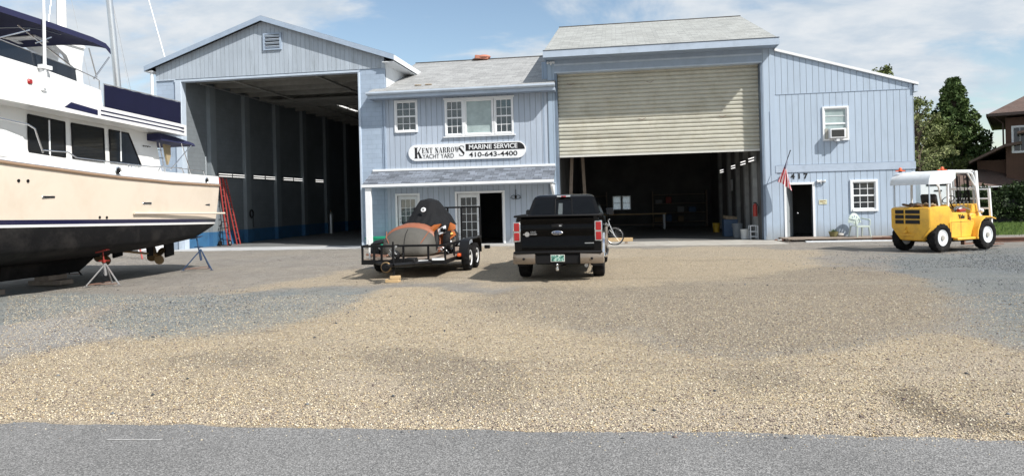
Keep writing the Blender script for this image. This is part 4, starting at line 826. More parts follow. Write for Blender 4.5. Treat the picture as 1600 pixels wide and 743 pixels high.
# hull fittings
HX = lambda y, z: BX+lerp(interp(HC, y), interp(HB, y), max(0, min(1, (z-interp(ZC, y))/(interp(ZR, y)-interp(ZC, y))))**.62)
for y, z in ((15.4, 2.76), (19.26, 2.62)):
    b = MB(); b.lathe([(0, .11), (.02, .11), (.03, .085), (.012, .07)], (BX+interp(HB, y)-.01, y, z), 'x', 20); b.lathe([(0, .07), (.014, .068)], (BX+interp(HB, y)-.005, y, z), 'x', 16, 1); b.build('hawse_hole', [M['stain'], M['blackm']], bt, True)
for y, z in ((13.36, 2.13), (16.51, 1.98), (19.33, 1.92)):
    b = MB(); x = HX(y, z); b.box(x-.03, x+.012, y-.17, y+.17, z-.028, z+.028, 0, .006); b.box(x-.03, x+.016, y-.13, y+.13, z-.012, z+.014, 1); b.build('hull_vent', [M['stain'], M['blackm']], bt, True)
for y, z in ((12.6, 2.46), (12.82, 2.46), (14.87, 1.66), (15.1, 1.65)):
    b = MB(); b.lathe([(-.01, .035), (.012, .033), (.013, .015)], (HX(y, z), y, z), 'x', 10); b.build('through_hull', M['blackm'], bt, True)

# house: saloon sides with windows
CX_ = .55
def cab(s): return BX+s*(2.1-CX_)
wins = [([(13.42, 3.10), (14.43, 3.06), (14.43, 3.86), (13.42, 3.92)], [13.98]), ([(14.66, 3.05), (15.68, 3.02), (15.66, 3.83), (14.64, 3.86)], []), ([(15.88, 3.02), (17.02, 2.99), (16.55, 3.80), (15.86, 3.83)], [16.25])]
z0c = lambda y: interp(ZR, y)+.08
zt = lambda y: 4.10-(y-12)*.026
ih = MB()
ih.prism([(10.2, z0c(10.2)), (17.95, z0c(17.95)-.02), (17.62, zt(17.6)), (9.9+.9, zt(10.8)+.3), (10.2, 3.6)], 'x', cab(-1)+.02, cab(1)-.02)
house = ih.build('cabin', M['gel'], bt, True)
for s in (1, -1):
    for pts, mull in wins:
        g = MB(); x = cab(s)-.02*s
        cy = sum(p[0] for p in pts)/4; cz = sum(p[1] for p in pts)/4
        g.prism(pts, 'x', min(x-.004*s, x+.018*s), max(x-.004*s, x+.018*s)); wo_ = g.build('window', M['glasst'], bt, True)
        f = MB()
        for i in range(4):
            a, c = pts[i], pts[(i+1) % 4]; f.tube([(x+.02*s, a[0], a[1]), (x+.02*s, c[0], c[1])], .018, 6)
        for m_ in mull:
            f.tube([(x+.024*s, m_, 3.06), (x+.024*s, m_, 3.86)], .018, 6, 1)
        q = f.build('frame', [M['blackm'], M['white']], None); q.parent = wo_; q.location = -root_loc(wo_)
# forward cabin shoulder / raised side deck bulwark (port and starboard)
for s in (1, -1):
    b = MB(); xo = BX+s*2.085; xi = BX+s*1.95
    b.prism([(9.5, z0c(9.5)), (12.95, z0c(12.95)+.02), (12.75, 3.35), (12.3, 3.46), (9.5, 3.62)], 'x', min(xo, xi), max(xo, xi), bev=.02)
    b.build('bulwark', M['gel'], bt, True)
# boat deck overhang with coaming
def bz(y): return 4.055-(y-12.2)*.032       # underside of overhang
OX = 2.1
b = MB()
b.loft([[(BX+sx_*(OX*k_), y, z) for sx_, z in ((-1, bz(y)), (1, bz(y)), (1, bz(y)+.30), (-1, bz(y)+.30))] for y, k_ in ((8.4, .72), (9.2, .9), (10.4, .98), (12, 1), (15, 1), (17.9, 1.0), (18.25, .985))], smooth=False)
od = b.build('boat_deck', M['gel'], bt, True)
for s in (1, -1):
    for k_ in (0, 1):
        b = MB(); a = [(y, bz(y)+.085+k_*.095) for y in (14.9, 18.1)]; x = BX+s*OX
        b.prism([(a[0][0], a[0][1]), (a[1][0], a[1][1]), (a[1][0], a[1][1]+.035), (a[0][0], a[0][1]+.035)], 'x', min(x, x+.006*s), max(x, x+.006*s)); q = b.build('navy_stripe', M['navyg'], None); q.parent = od; q.location = -root_loc(od)
    b = MB(); x = BX+s*OX; b.prism([(13.80, bz(13.8)+.10), (14.80, bz(14.8)+.07), (14.80, bz(14.8)+.19), (14.0, bz(14)+.24)], 'x', min(x, x+.006*s), max(x, x+.006*s)); q = b.build('navy_stripe', M['navyg'], None); q.parent = od; q.location = -root_loc(od)
# flybridge coaming: near side panel falls towards the stern
zc2 = [(8.6, 5.0), (10.5, 5.02), (12.2, 4.93), (13.3, 4.86), (15.0, 4.66)]
for s in (1, -1):
    b = MB(); secs = []
    for y in (8.8, 10, 11, 12.2, 13.3, 14.2, 15.0):
        z1_ = interp(zc2, y); z0_ = bz(y)+.30; x1_ = BX+s*(OX-.02)*(1 if y > 10 else .93); x0_ = x1_-.22*s
        secs.append([(x1_, y, z0_), (x1_-.05*s, y, z1_), (x0_, y, z1_), (x0_, y, z0_)])
    b.loft(secs, smooth=False); b.build('flybridge_coaming', M['gel'], bt, True)
b = MB(); b.prism([(8.4, bz(8.4)+.3), (9.0, 5.05), (9.3, 5.05), (9.3, bz(9)+.3)], 'x', BX-1.85, BX+1.85, bev=.04); b.build('flybridge_front', M['gel'], bt, True)
b = MB(); b.box(BX-.9, BX+.6, 9.6, 10.5, 4.35, 5.25, bev=.06); b.box(BX-1.5, BX+1.5, 12.4, 13.2, 4.3, 4.8, bev=.05); b.build('helm_console', M['gel'], bt, True)
# smoked wind screen
for s in (1, -1):
    b = MB(); x = BX+s*(OX-.08)
    y_ = [8.9, 10, 11, 12.2, 13.3, 14.28]; zt_ = [5.42, 5.42, 5.38, 5.26, 5.14, 5.03]
    for i in range(5): 
        b.poly([(x, y_[i], interp(zc2, y_[i])), (x, y_[i+1], interp(zc2, y_[i+1])), (x-.03*s, y_[i+1], zt_[i+1]), (x-.03*s, y_[i], zt_[i])]); b.poly([(x-.008*s, y_[i], interp(zc2, y_[i])), (x-.008*s, y_[i+1], interp(zc2, y_[i+1])), (x-.038*s, y_[i+1], zt_[i+1]), (x-.038*s, y_[i], zt_[i])][::-1])
    b.build('wind_screen', M['tinted'], bt, True)
    b = MB(); b.tube([(x-.035*s, y_[i], zt_[i]+.01) for i in range(6)]+[(x-.03*s, 14.9, 4.93), (x-.02*s, 15.0, 4.88), (x-.02*s, 15.0, 4.66)], .014, 6); b.build('screen_rail', M['stain'], bt, True)
# navy side panels round the aft boat deck
for s in (1, -1):
    b = MB(); x = BX+s*(OX-.01); n = 26; rowT, rowB = [], []
    for i in range(n+1):
        y = lerp(15.02, 17.98, i/n); jit = .012*noise.noise(Vector((y*3, s, 0)))
        rowT.append(b.bm.verts.new((x+jit*.6, y, lerp(4.80, 4.80, i/n)+.004*math.sin(y*14)-.01*(y-15)))); rowB.append(b.bm.verts.new((x+jit, y, bz(y)+.26+.03*(i % 2)*0+.012*noise.noise(Vector((y*5, 0, 0))))))
    for i in range(n): b.bm.faces.new([rowB[i], rowB[i+1], rowT[i+1], rowT[i]]).smooth = True
    r = bmesh.ops.solidify(b.bm, geom=b.bm.faces[:], thickness=.012); b.build('canvas_panel', M['navy'], bt, True)
    b = MB(); b.tube([(x, 15.02, 4.815), (x, 17.98, 4.79), (x, 17.98, bz(18)+.3)], .014, 6); b.tube([(x, 15.02, bz(15)+.3), (x, 15.02, 4.82)], .014, 6)
    for k_ in range(1, 4): b.tube([(x-.014*s, 15+k_*.75, bz(16)+.3), (x-.014*s, 15+k_*.75, 4.80)], .011, 6)
    b.build('deck_rail', M['stain'], bt, True)
b = MB(); b.box(BX-2.05, BX+2.05, 17.99, 18.0, bz(18)+.3, 4.79); b.build('canvas_panel', M['navy'], bt, True)
# bimini top
secs = []
for y, dz, k_ in ((9.2, .0, .97), (9.5, .05, 1), (10.6, .09, 1), (12.2, .08, 1), (13.6, .06, 1), (14.8, .02, 1), (15.25, -.03, .99), (15.42, -.12, .98)):
    sec = []
    for t in np.linspace(-1, 1, 15):
        e = abs(t); z = 6.02-.19*e**3.2+dz; xx_ = BX+2.02*k_*t
        sec.append((xx_, y, z+.02))
    sec2 = [(p[0]*1.0, p[1], p[2]-.02) for p in sec[::-1]]
    sec = [(BX-2.04*k_, y, sec[0][2]-.13)]+sec+[(BX+2.04*k_, y, sec[-1][2]-.13)]+[(BX+2.02*k_, y, sec[-1][2]-.13)]+sec2+[(BX-2.02*k_, y, sec[0][2]-.13)]
    secs.append(sec)
b = MB(); b.loft(secs, smooth=True); b.build('bimini_top', M['navy'], bt, True)
for s in (1, -1):
    x = BX+s*1.98
    for pts in ([(x, 12.75, 5.66), (x, 14.3, 5.02)], [(x, 13.05, 5.62), (x, 12.1, 5.2)], [(x, 14.72, 5.6), (x, 14.95, 4.95)], [(x, 15.38, 5.52), (x, 14.85, 4.9)], [(x, 10.4, 5.66), (x, 11.6, 5.3)], [(x, 11.6, 5.66), (x, 10.4, 5.3)], [(x, 13.2, 5.38), (x, 13.62, 5.6)]):
        b = MB(); b.tube(pts, .016, 6); b.build('bimini_pole', M['stain'], bt, True)
b = MB()
for y in (10.4, 12.3, 13.9): b.tube([(BX+2.0*t, y, 5.97-.26*abs(t)**3.2) for t in np.linspace(-.98, .98, 12)], .014, 6)
b.build('bimini_bow', M['stain'], bt, True)
# radar arch, swept forward, with mast and small seat
b = MB()
for s in (1, -1):
    x = BX+s*.36
    b.loft([[(x-.06, y0, z), (x+.06, y0, z), (x+.05, y1, z), (x-.05, y1, z)] for z, y0, y1 in ((4.3, 16.05, 16.5), (5.0, 16.05, 16.42), (5.5, 15.98, 16.36), (5.75, 15.85, 16.4), (5.93, 15.5, 16.45), (6.0, 15.0, 16.45))], smooth=False)
b.prism([(14.8, 6.0), (16.45, 6.0), (16.48, 6.10), (16.3, 6.16), (14.95, 6.12)], 'x', BX-.46, BX+.46, bev=.03)
b.build('radar_arch', M['gel'], bt, True)
b = MB(); b.loft([[(BX+r_*math.cos(a), 16.2+1.5*r_*math.sin(a), z) for a in np.linspace(0, 2*PI, 13)[:-1]] for z, r_ in ((6.1, .10), (7.2, .09), (9.2, .07))]); b.build('mast', M['gel'], bt, True)
b = MB(); b.tube([(BX-.1, 18.0, 8.4), (BX-.05, 18.12, 6.8), (BX, 18.3, 4.25)], [.085, .09, .095], 12); b.build('boom_pole', M['alum'], bt, True)
b = MB()
for x_, y_ in ((.0, 19.0), (.25, 18.55)): b.tube([(BX-.1, 18.05, 8.3), (BX+x_, y_, 4.4)], .006, 4)
b.tube([(BX-.1, 16.2, 9.1), (BX+.2, 17.1, 4.4)], .006, 4); b.tube([(BX, 16.2, 9.1), (BX+.4, 15.3, 6.3)], .006, 4); b.build('rigging_wire', M['steel'], bt, True)
b = MB(); b.ell((BX+.0, 18.22, 5.15), (.12, .2, .12), 8); b.ell((BX, 18.3, 4.85), (.12, .16, .1), 8); b.build('deck_light', M['black'], bt, True)
# tall white antenna on the near side
b = MB(); x = BX+2.12; b.tube([(x, 13.25, 4.42), (x, 13.27, 4.95), (x, 13.30, 7.8)], [.03, .035, .022], 8); b.box(x-.06, x+.05, 13.15, 13.42, 4.84, 4.92); b.box(x-.08, x+.0, 13.2, 13.33, 4.38, 4.9); b.build('antenna', M['white'], bt, True)
b = MB(); b.cbox((BX+2.075, 12.93, 4.52), (.05, .12, .11), None, 0, .02); b.build('side_light', M['redl'], bt, True)
# hand rails
b = MB(); x = BX+2.08
b.tube([(x, 9.0, 3.95), (x, 12.1, 3.68), (x, 12.85, 3.62), (x, 13.02, 3.55), (x, 13.08, 3.40), (x, 13.22, 3.06)], .017, 8); b.build('bow_rail', M['stain'], bt, True)
b = MB(); b.tube([(x, 13.2, 3.12), (x, 13.9, 3.12), (x, 14.15, 3.01), (x, 16.5, 2.93), (x-.02, 18.0, 2.95), (x-.02, 18.1, 2.80)], .014, 8)
for y in (15.0, 16.2, 17.2): b.tube([(x, y, 2.96), (x, y, 2.80)], .01, 6)
b.build('side_rail', M['stain'], bt, True)
for y in (15.95, 17.15):
    b = MB()
    for k_ in (-.10, 0, .10): b.tube([(x, y+k_, 2.93), (x+.02, y+k_*1.5-.06, 2.83)], .012, 5)
    b.build('cleat', M['stain'], bt, True)
# name script, a small dark mark
b = MB()
for k_ in range(9): b.cbox((cab(1)-.008, 17.13+k_*.035, 3.52+.006*math.sin(k_*2.3)), (.006, .026, .02+.02*(k_ in (0, 5))), (R(10), 0, 0))
b.build('name_script', M['print'], bt, True)
# aft awning, ladder and stanchions
b = MB(); b.loft([[(BX-1.9, y, z), (BX+1.9, y, z), (BX+1.95, y, z-.18+k_), (BX-1.95, y, z-.18+k_)] for y, z, k_ in ((17.3, 3.86, 0), (18.0, 3.82, .02), (18.6, 3.74, .1), (18.85, 3.70, .1))], smooth=False); b.build('aft_awning', M['navy'], bt, True)
b = MB(); b.tube([(BX+1.9, 17.75, 2.9), (BX+1.93, 18.7, 3.66)], .014, 6); b.tube([(BX+1.9, 18.7, 2.75), (BX+1.93, 18.2, 3.7)], .014, 6); b.tube([(BX+1.95, 19.35, 2.7), (BX+1.95, 19.35, 3.35)], .012, 6); b.tube([(BX+1.95, 18.0, 2.95), (BX+1.95, 19.2, 2.92), (BX+1.95, 19.3, 2.75)], .012, 6); b.build('stanchion', M['stain'], bt, True)
b = MB()
for s_ in (-.16, .16): b.tube([(BX+1.5, 18.0+s_*.8, 2.6), (BX+1.45, 17.75+s_*.8, 3.9)], .015, 6)
for k_ in range(5): z = 2.8+k_*.22; b.tube([(BX+1.5, 17.85-.04*k_, z), (BX+1.5, 18.1-.04*k_, z)], .012, 6)
b.build('deck_ladder', M['stain'], bt, True)
b = MB(); b.prism([(17.85, 3.62), (18.12, 3.60), (18.12, 3.3), (18.0, 3.05), (17.92, 3.3)], 'x', BX+1.6, BX+1.66); b.build('hanging_bag', P('khaki bag', (.35, .28, .17), .8), bt, True)
# running gear: two shafts, propellers, rudders
for s in (1, -1):
    x = BX+s*.85
    b = MB(); b.tube([(x, 16.4, .82), (x, 18.55, .52)], .03, 8); b.build('propeller_shaft', M['bronze'], bt, True)
    b = MB(); b.prism([(18.1, .95), (18.35, .95), (18.35, .5), (18.15, .5)], 'x', x-.03, x+.03); b.build('shaft_strut', M['anti'], bt, True)
    b = MB(); c = Vector((x, 18.52, .52)); b.lathe([(-.09, .05), (.0, .06), (.09, .05), (.14, .015)], c, 'y', 12)
    for k_ in range(4):
        a = k_*PI/2+.5; r_ = []
        for j in range(12):
            th_ = 2*PI*j/12; u = .17+.145*math.cos(th_); w_ = .125*math.sin(th_); tw = .5
            rad = Vector((math.cos(a), 0, math.sin(a))); tan_ = Vector((-math.sin(a), 0, math.cos(a)))
            r_.append(c+rad*u+tan_*w_*math.cos(tw)+Vector((0, 1, 0))*w_*math.sin(tw))
        b.poly(r_); b.poly([p+Vector((0, .012, 0)) for p in r_][::-1])
    b.build('propeller', M['bronze'], bt, True)
    b = MB(); b.prism([(18.85, 1.05), (19.3, 1.08), (19.32, .45), (18.92, .40)], 'x', x-.03, x+.03, bev=.012); b.build('rudder', M['anti'], bt, True)

# stands and blocking
def jack_stand(loc, h, rz, label, legm, topm, lean=0., spread=.42):
    t = thing('boat_stand', label, 'boat stand', loc, rz, 'stands holding up the yacht'); hh = h*.62
    b = MB(); b.tube([(0, 0, hh*.45), (lean*.4, 0, hh)], .035, 8); b.build('post', M[legm], t)
    for a in (90, 210, 330):
        c_, s_ = math.cos(R(a)), math.sin(R(a)); b = MB(); b.tube([(0, 0, hh*.98), (c_*spread, s_*spread, .02)], .019, 6); b.box(c_*spread-.04, c_*spread+.04, s_*spread-.04, s_*spread+.04, 0, .012); b.build('leg', M[legm], t)
    b = MB()
    pts = [(math.cos(R(a))*spread*.96, math.sin(R(a))*spread*.96, .05) for a in (90, 210, 330)]
    b.tube([pts[0], pts[1]], .010, 5); b.tube([pts[1], pts[2]], .010, 5); b.build('brace', M['rust'], t)
    b = MB(); b.tube([(lean*.4, 0, hh*.8), (lean, 0, h-.05)], .017, 6); b.tube([(lean*.55-.13, 0, hh*1.12), (lean*.55+.13, 0, hh*1.12)], .012, 6); b.lathe([(0, .04), (.06, .04)], (lean*.5, 0, hh*1.05), 'z', 8); b.build('screw', M[topm], t)
    b = MB(); b.cbox((lean, 0, h-.02), (.26, .26, .035), (0, R(-14), 0), 0, .004); b.build('pad', M[topm], t); return t
jack_stand((-12.42, 15.45, 0), .86, .35, 'grey stand with red top pad under the yacht hull, nearest stand', 'jackg', 'red', -.05)
jack_stand((-12.35, 19.3, 0), .98, .1, 'dark blue tripod stand under the stern corner of the yacht', 'steelb', 'steelb', -.12, .5)
jack_stand((-15.6, 17.9, 0), .86, .6, 'dark stand with red top on the far side of the yacht keel', 'black', 'red', .03)
jack_stand((-15.7, 13.2, 0), .84, .2, 'dark stand on the far side beneath the middle of the yacht', 'black', 'red', .03)
for x, y, n, lb in ((BX, 11.0, 2, 'stack of old timber blocks under the forward end of the yacht keel'), (BX+.05, 13.6, 2, 'old timber blocks under the middle of the yacht keel'), (BX-.05, 15.7, 2, 'old timber blocks under the aft end of the yacht keel')):
    t = thing('keel_blocks', lb, 'timber blocks', (x, y, 0), 0, 'timber blocking under the keel')
    b = MB(); b.box(-.45, .45, -.22, .22, 0, .12, 0, .01); b.build('lower_timber', M['wood'], t); b = MB(); b.box(-.2, .2, -.3, .3, .122, .24, 0, .01); b.build('upper_timber', M['wood'], t)
# ------------------------------------------------------------------ wheels
def wheel(parent, c, r, w, rim_r, rimmat, side=1, name='wheel', lugs=0, hub=.06, dish=.35, holes=0, bolts=0, axis='x', rot=0):
    """tyre with its rim as sub-part; side = +1/-1: which way the rim faces along x"""
    n = 48 if not lugs else lugs*4
    prof = [(-w*.32, rim_r), (-w*.46, rim_r+(r-rim_r)*.22), (-w*.5, rim_r+(r-rim_r)*.6), (-w*.43, r*.965), (-w*.33, r*.992), (0, r), (w*.33, r*.992), (w*.43, r*.965), (w*.5, rim_r+(r-rim_r)*.6), (w*.46, rim_r+(r-rim_r)*.22), (w*.32, rim_r)]
    mod = (lambda j, k: 1-.045*((k//2) % 2) if j in (3, 4, 6, 7) and lugs else 1)
    b = MB(); b.lathe(prof, (0, 0, 0), 'x', n, 0, mod); o = b.build(name, M['rubber'], parent); o.location = c
    b = MB(); s = side; W2_ = w*.5
    b.lathe([(s*W2_*.6, rim_r*1.02), (s*W2_*.85, rim_r*1.0), (s*W2_*.8, rim_r*.9), (s*W2_*(1-dish*2), rim_r*.82)], (0, 0, 0), 'x', 32)
    b.lathe([(s*W2_*(1-dish*2), rim_r*.815), (s*W2_*(1-dish*2.3), rim_r*.70), (s*W2_*(1-dish*2.2), rim_r*.5), (s*W2_*(1-dish*1.5), rim_r*.42), (s*W2_*(1-dish*1.2), hub*1.2), (s*W2_*.95, hub), (s*W2_*.97, .005)], (0, 0, 0), 'x', 32, 2)
    b.lathe([(-W2_*.7, rim_r*1.0), (-W2_*.2*s, rim_r*.8)], (0, 0, 0), 'x', 24)
    if holes:
        for k in range(holes):
            a = 2*PI*k/holes; b.lathe([(s*W2_*(1-dish*1.85), .0), (s*W2_*(1-dish*1.85)+s*.004, rim_r*.1), (s*W2_*(1-dish*1.85)+s*.001, rim_r*.1)], (0, math.cos(a)*rim_r*.63, math.sin(a)*rim_r*.63), 'x', 8, 1)
    if bolts:
        for k in range(bolts): a = 2*PI*(k+.3)/bolts; p_ = (s*W2_*(1-dish*1.4), math.cos(a)*rim_r*.34, math.sin(a)*rim_r*.34); b.lathe([(0, rim_r*.05), (s*.03, rim_r*.045)], p_, 'x', 6, 1)
    q = b.build('rim', [M[rimmat], M['blackm'], M['rimgrey'] if 'white' in rimmat else M[rimmat]], None); q.parent = o; return o

# ------------------------------------------------------------------ pickup truck, rear bumper at local y 0
tk = thing('pickup_truck', 'black crew cab pickup truck with tan bumper parked tail first to the road', 'pickup truck', (-1.38, 15.42, 0))
HW = .985
def sec(y, pts): return [(x, y, z) for x, z in pts]+[(-x, y, z) for x, z in pts[::-1]]
def bodysec(y, top, w=HW, zb=.52, crown=.0):
    return sec(y, [(w-.07, zb), (w-.01, zb+.10), (w, .86), (w-.005, 1.05), (w-.03, 1.20), (w-.06, top-.03), (w-.10, top)])
b = MB()
# bed sides + tailgate surround
b.loft([bodysec(y, t, w_) for y, t, w_ in ((.12, 1.42, HW-.02), (.2, 1.44, HW-.005), (.9, 1.45, HW), (1.85, 1.45, HW))], smooth=True)
b.loft([bodysec(y, t, w_, zb) for y, t, w_, zb in ((1.89, 1.38, HW, .45), (3.6, 1.36, HW, .45), (4.45, 1.34, HW, .48), (4.5, 1.28, HW-.01, .5), (5.3, 1.25, HW-.03, .5), (5.75, 1.18, HW-.08, .5), (5.88, 1.05, HW-.15, .5))], smooth=True)
body = b.build('body', M['body'], tk, smooth=30)
# cab greenhouse
def gh(z, yr, yf, w_): return [(-w_, yr, z), (w_, yr, z), (w_, yf, z), (-w_, yf, z)]
b = MB(); secs = [gh(1.33, 1.93, 4.65, .93), gh(1.40, 1.95, 4.5, .92), gh(1.84, 2.16, 3.72, .76), gh(1.905, 2.22, 3.6, .70), gh(1.935, 2.35, 3.45, .58)]
b.loft(secs, smooth=False, cap=(True, True)); bmesh.ops.bevel(b.bm, geom=[e for e in b.bm.edges], offset=.025, segments=2, affect='EDGES'); b.build('cab', M['body'], tk, smooth=40)
# rear glass: three panes on the sloping rear face
def rg(u, v):  # u across (-1..1), v height 0..1 on the rear face between z1.40 and z1.84
    z = 1.40+.44*v; y = 1.95+.21*v; w_ = .92-.16*v; return (u*w_, y-.012, z)
for (a0, a1, b0, b1, nm) in ((-.90, -.24, -.90, -.26, 'rear_window'), (.24, .90, .26, .90, 'rear_window'), (-.205, .205, -.225, .225, 'sliding_window')):
    b = MB(); b.poly([rg(a0, .06), rg(a1, .06), rg(b1, .93), rg(b0, .93)]); bmesh.ops.solidify(b.bm, geom=b.bm.faces[:], thickness=.008); b.build(nm, M['glasst'], tk)
b = MB(); P4 = [rg(-.235, .05), rg(.235, .05), rg(.26, .95), rg(-.26, .95)]; b.tube([Vector(p)+Vector((0, -.008, 0)) for p in P4], .013, 6, closed=True); b.build('window_frame', M['blackm'], tk)
b = MB(); z_ = [rg(-.15, .12), rg(-.03, .12), rg(-.03, .72), rg(-.15, .72)]; b.poly([(p[0], p[1]-.012, p[2]) for p in z_]); bmesh.ops.solidify(b.bm, geom=b.bm.faces[:], thickness=.002); b.build('pane_reflection', P('painted reflection', (.20, .23, .24), .3), tk)  # pale patch on the sliding pane, a reflection put in as colour
# side glass and windscreen
for s in (1, -1):
    for y0, y1, t0, t1 in ((2.15, 2.95, 2.32, 2.92), (3.05, 4.05, 3.02, 3.62)):
        b = MB(); pts = [(s*.927, y0, 1.42), (s*.927, y1, 1.42), (s*.775, t1, 1.82), (s*.775, t0, 1.82)]; b.poly(pts if s > 0 else pts[::-1]); bmesh.ops.solidify(b.bm, geom=b.bm.faces[:], thickness=-.006); b.build('side_window', M['glasst'], tk)
b = MB(); b.poly([(-.84, 4.40, 1.44), (.84, 4.40, 1.44), (.70, 3.76, 1.83), (-.70, 3.76, 1.83)]); bmesh.ops.translate(b.bm, verts=b.bm.verts, vec=(0, .04, .02)); b.build('windscreen', M['glasst'], tk)
# third brake light
b = MB(); b.box(-.17, .17, 2.10, 2.2, 1.862, 1.912, bev=.008); o = b.build('high_brake_light', M['chrome'], tk); b = MB(); b.box(-.06, .06, 2.088, 2.1, 1.87, 1.9); b.box(-.03, -.01, 2.084, 2.088, 1.872, 1.898, 1); q = b.build('lens', [M['redl'], M['blackm']], None); q.parent = o
# tailgate
b = MB(); b.loft([[(-.80, y, z), (.80, y, z)] for y, z in ((.13, .70), (.095, .72), (.09, .98), (.105, 1.0), (.09, 1.03), (.075, 1.22), (.09, 1.26), (.075, 1.30), (.07, 1.385), (.11, 1.42), (.18, 1.43))], closed=False, cap=(False, False))
bmesh.ops.solidify(b.bm, geom=b.bm.faces[:], thickness=.03); tg = b.build('tailgate', M['body'], tk, smooth=40)
b = MB(); b.box(-.965, .965, .06, .2, 1.425, 1.47, bev=.015); b.box(-.965, -.90, .2, 1.85, 1.435, 1.47, bev=.012); b.box(.90, .965, .2, 1.85, 1.435, 1.47, bev=.012); b.build('bed_rail_cap', M['blackm'], tk)
b = MB(); b.box(-.9, .9, .2, 1.85, 1.40, 1.43); b.build('bed_cover', M['blackm'], tk)
b = MB(); b.box(-.13, .13, .05, .075, 1.19, 1.27, bev=.012); b.box(.045, .10, .045, .05, 1.215, 1.245, 1); q = b.build('handle', [M['blackm'], M['steel']], None); q.parent = tg
b = MB(); b.ell((0, .068, 1.075), (.26, .05, .105), 20); b.ell((0, .060, 1.075), (.22, .05, .082), 20, 1); q = b.build('oval_badge', [M['chrome'], P('badge blue', (.03, .05, .12), .3)], None); q.parent = tg
text('badge_lettering', 'Ford', .075, (-1.38+0, 15.42+.030, 1.075), (PI/2, 0, 0), M['chrome'], tk, fit=.13)
b = MB(); b.lathe([(0, .055), (.008, .05), (.012, .02)], (-.67, .075, 1.05), 'y', 16); b.box(-.76, -.58, .066, .07, 1.04, 1.06); b.box(-.62, -.46, .066, .07, 1.035, 1.065); q = b.build('round_emblem', M['chrome'], None); q.parent = tg
text('trim_lettering', 'KING', .05, (-1.38-.53, 15.42+.062, 1.095), (PI/2, 0, 0), M['steel'], tk, fit=.12); text('trim_lettering', 'RANCH', .05, (-1.38-.50, 15.42+.060, 1.050), (PI/2, 0, 0), M['print'], tk, fit=.14)
b = MB(); b.box(.60, .80, .074, .082, .83, .85); q = b.build('chrome_script', M['steel'], None); q.parent = tg
# tail lights with chrome surround
for s in (1, -1):
    b = MB(); x0, x1 = (.815, .985); 
    b.box(min(s*x0, s*x1), max(s*x0, s*x1), .075, .32, .88, 1.33, bev=.012); o = b.build('tail_light', M['chrome'], tk)
    b = MB()
    for z0_, z1_ in ((.91, 1.085), (1.12, 1.30)): b.box(min(s*(x0+.03), s*(x1-.022)), max(s*(x0+.03), s*(x1-.022)), .060, .078, z0_, z1_, 0, .008)
    q = b.build('lens', [M['redl'], M['white']], None); q.parent = o
# bumper, plate, hitch
b = MB()
for s in (1, -1):
    b = MB(); xs_ = [(.50, 0), (.9, .02), (1.0, .10), (1.01, .30)]
    b.loft([[(s*x, y+.03, .395), (s*x, y, .43), (s*x, y-.01, .56), (s*x, y+.02, .625), (s*x*.97, y+.08, .62), (s*x*.97, y+.08, .40)] for x, y in xs_]); bmesh.ops.recalc_face_normals(b.bm, faces=b.bm.faces); b.build('bumper_end', M['tan'], tk, smooth=40)
b = MB(); b.box(-.50, .50, .04, .16, .40, .60, bev=.01); b.box(-.98, .98, .0, .16, .626, .672, bev=.015); b.build('bumper_step', M['blackm'], tk)
for s in (1, -1):
    b = MB(); b.lathe([(-.004, .028), (.01, .026)], (s*.75, -.012, .51), 'y', 12); b.build('parking_sensor', M['blackm'], tk)
b = MB(); b.box(-.155, .155, .025, .038, .44, .60, bev=.004); pl_ = b.build('number_plate', M['offwh'], tk)
mp_, ntp, bp_ = newmat('plate print'); tcp = N(ntp, 'ShaderNodeTexCoord'); npn = N(ntp, 'ShaderNodeTexNoise', i={'Scale': 26, 'Detail': 2}); L(ntp, tcp.outputs['Object'], npn.inputs['Vector'])
rp = N(ntp, 'ShaderNodeValToRGB'); e_ = rp.color_ramp.elements; e_[0].position = .42; e_[0].color = (.03, .10, .08, 1); e_[1].position = .62; e_[1].color = (.60, .66, .62, 1); q_ = e_.new(.5); q_.color = (.12, .38, .30, 1); L(ntp, npn.outputs[0], rp.inputs[0]); L(ntp, rp.outputs[0], bp_.inputs['Base Color'])
b = MB(); b.box(-.14, .14, .021, .025, .455, .585); q = b.build('plate_print', mp_, None); q.parent = pl_
b = MB(); b.box(-.04, .04, -.02, .3, .325, .39, bev=.006); b.box(-.1, .1, .0, .03, .37, .395); o = b.build('tow_hitch', M['black'], tk)
b = MB(); b.ell((0, -.10, .385), (.06, .06, .06), 12); b.lathe([(.26, .03), (.29, .035), (.33, .02), (.35, .02)], (0, -.10, 0), 'z', 10); b.box(-.035, .035, -.14, .0, .30, .32); q = b.build('tow_ball', M['chrome'], None); q.parent = o
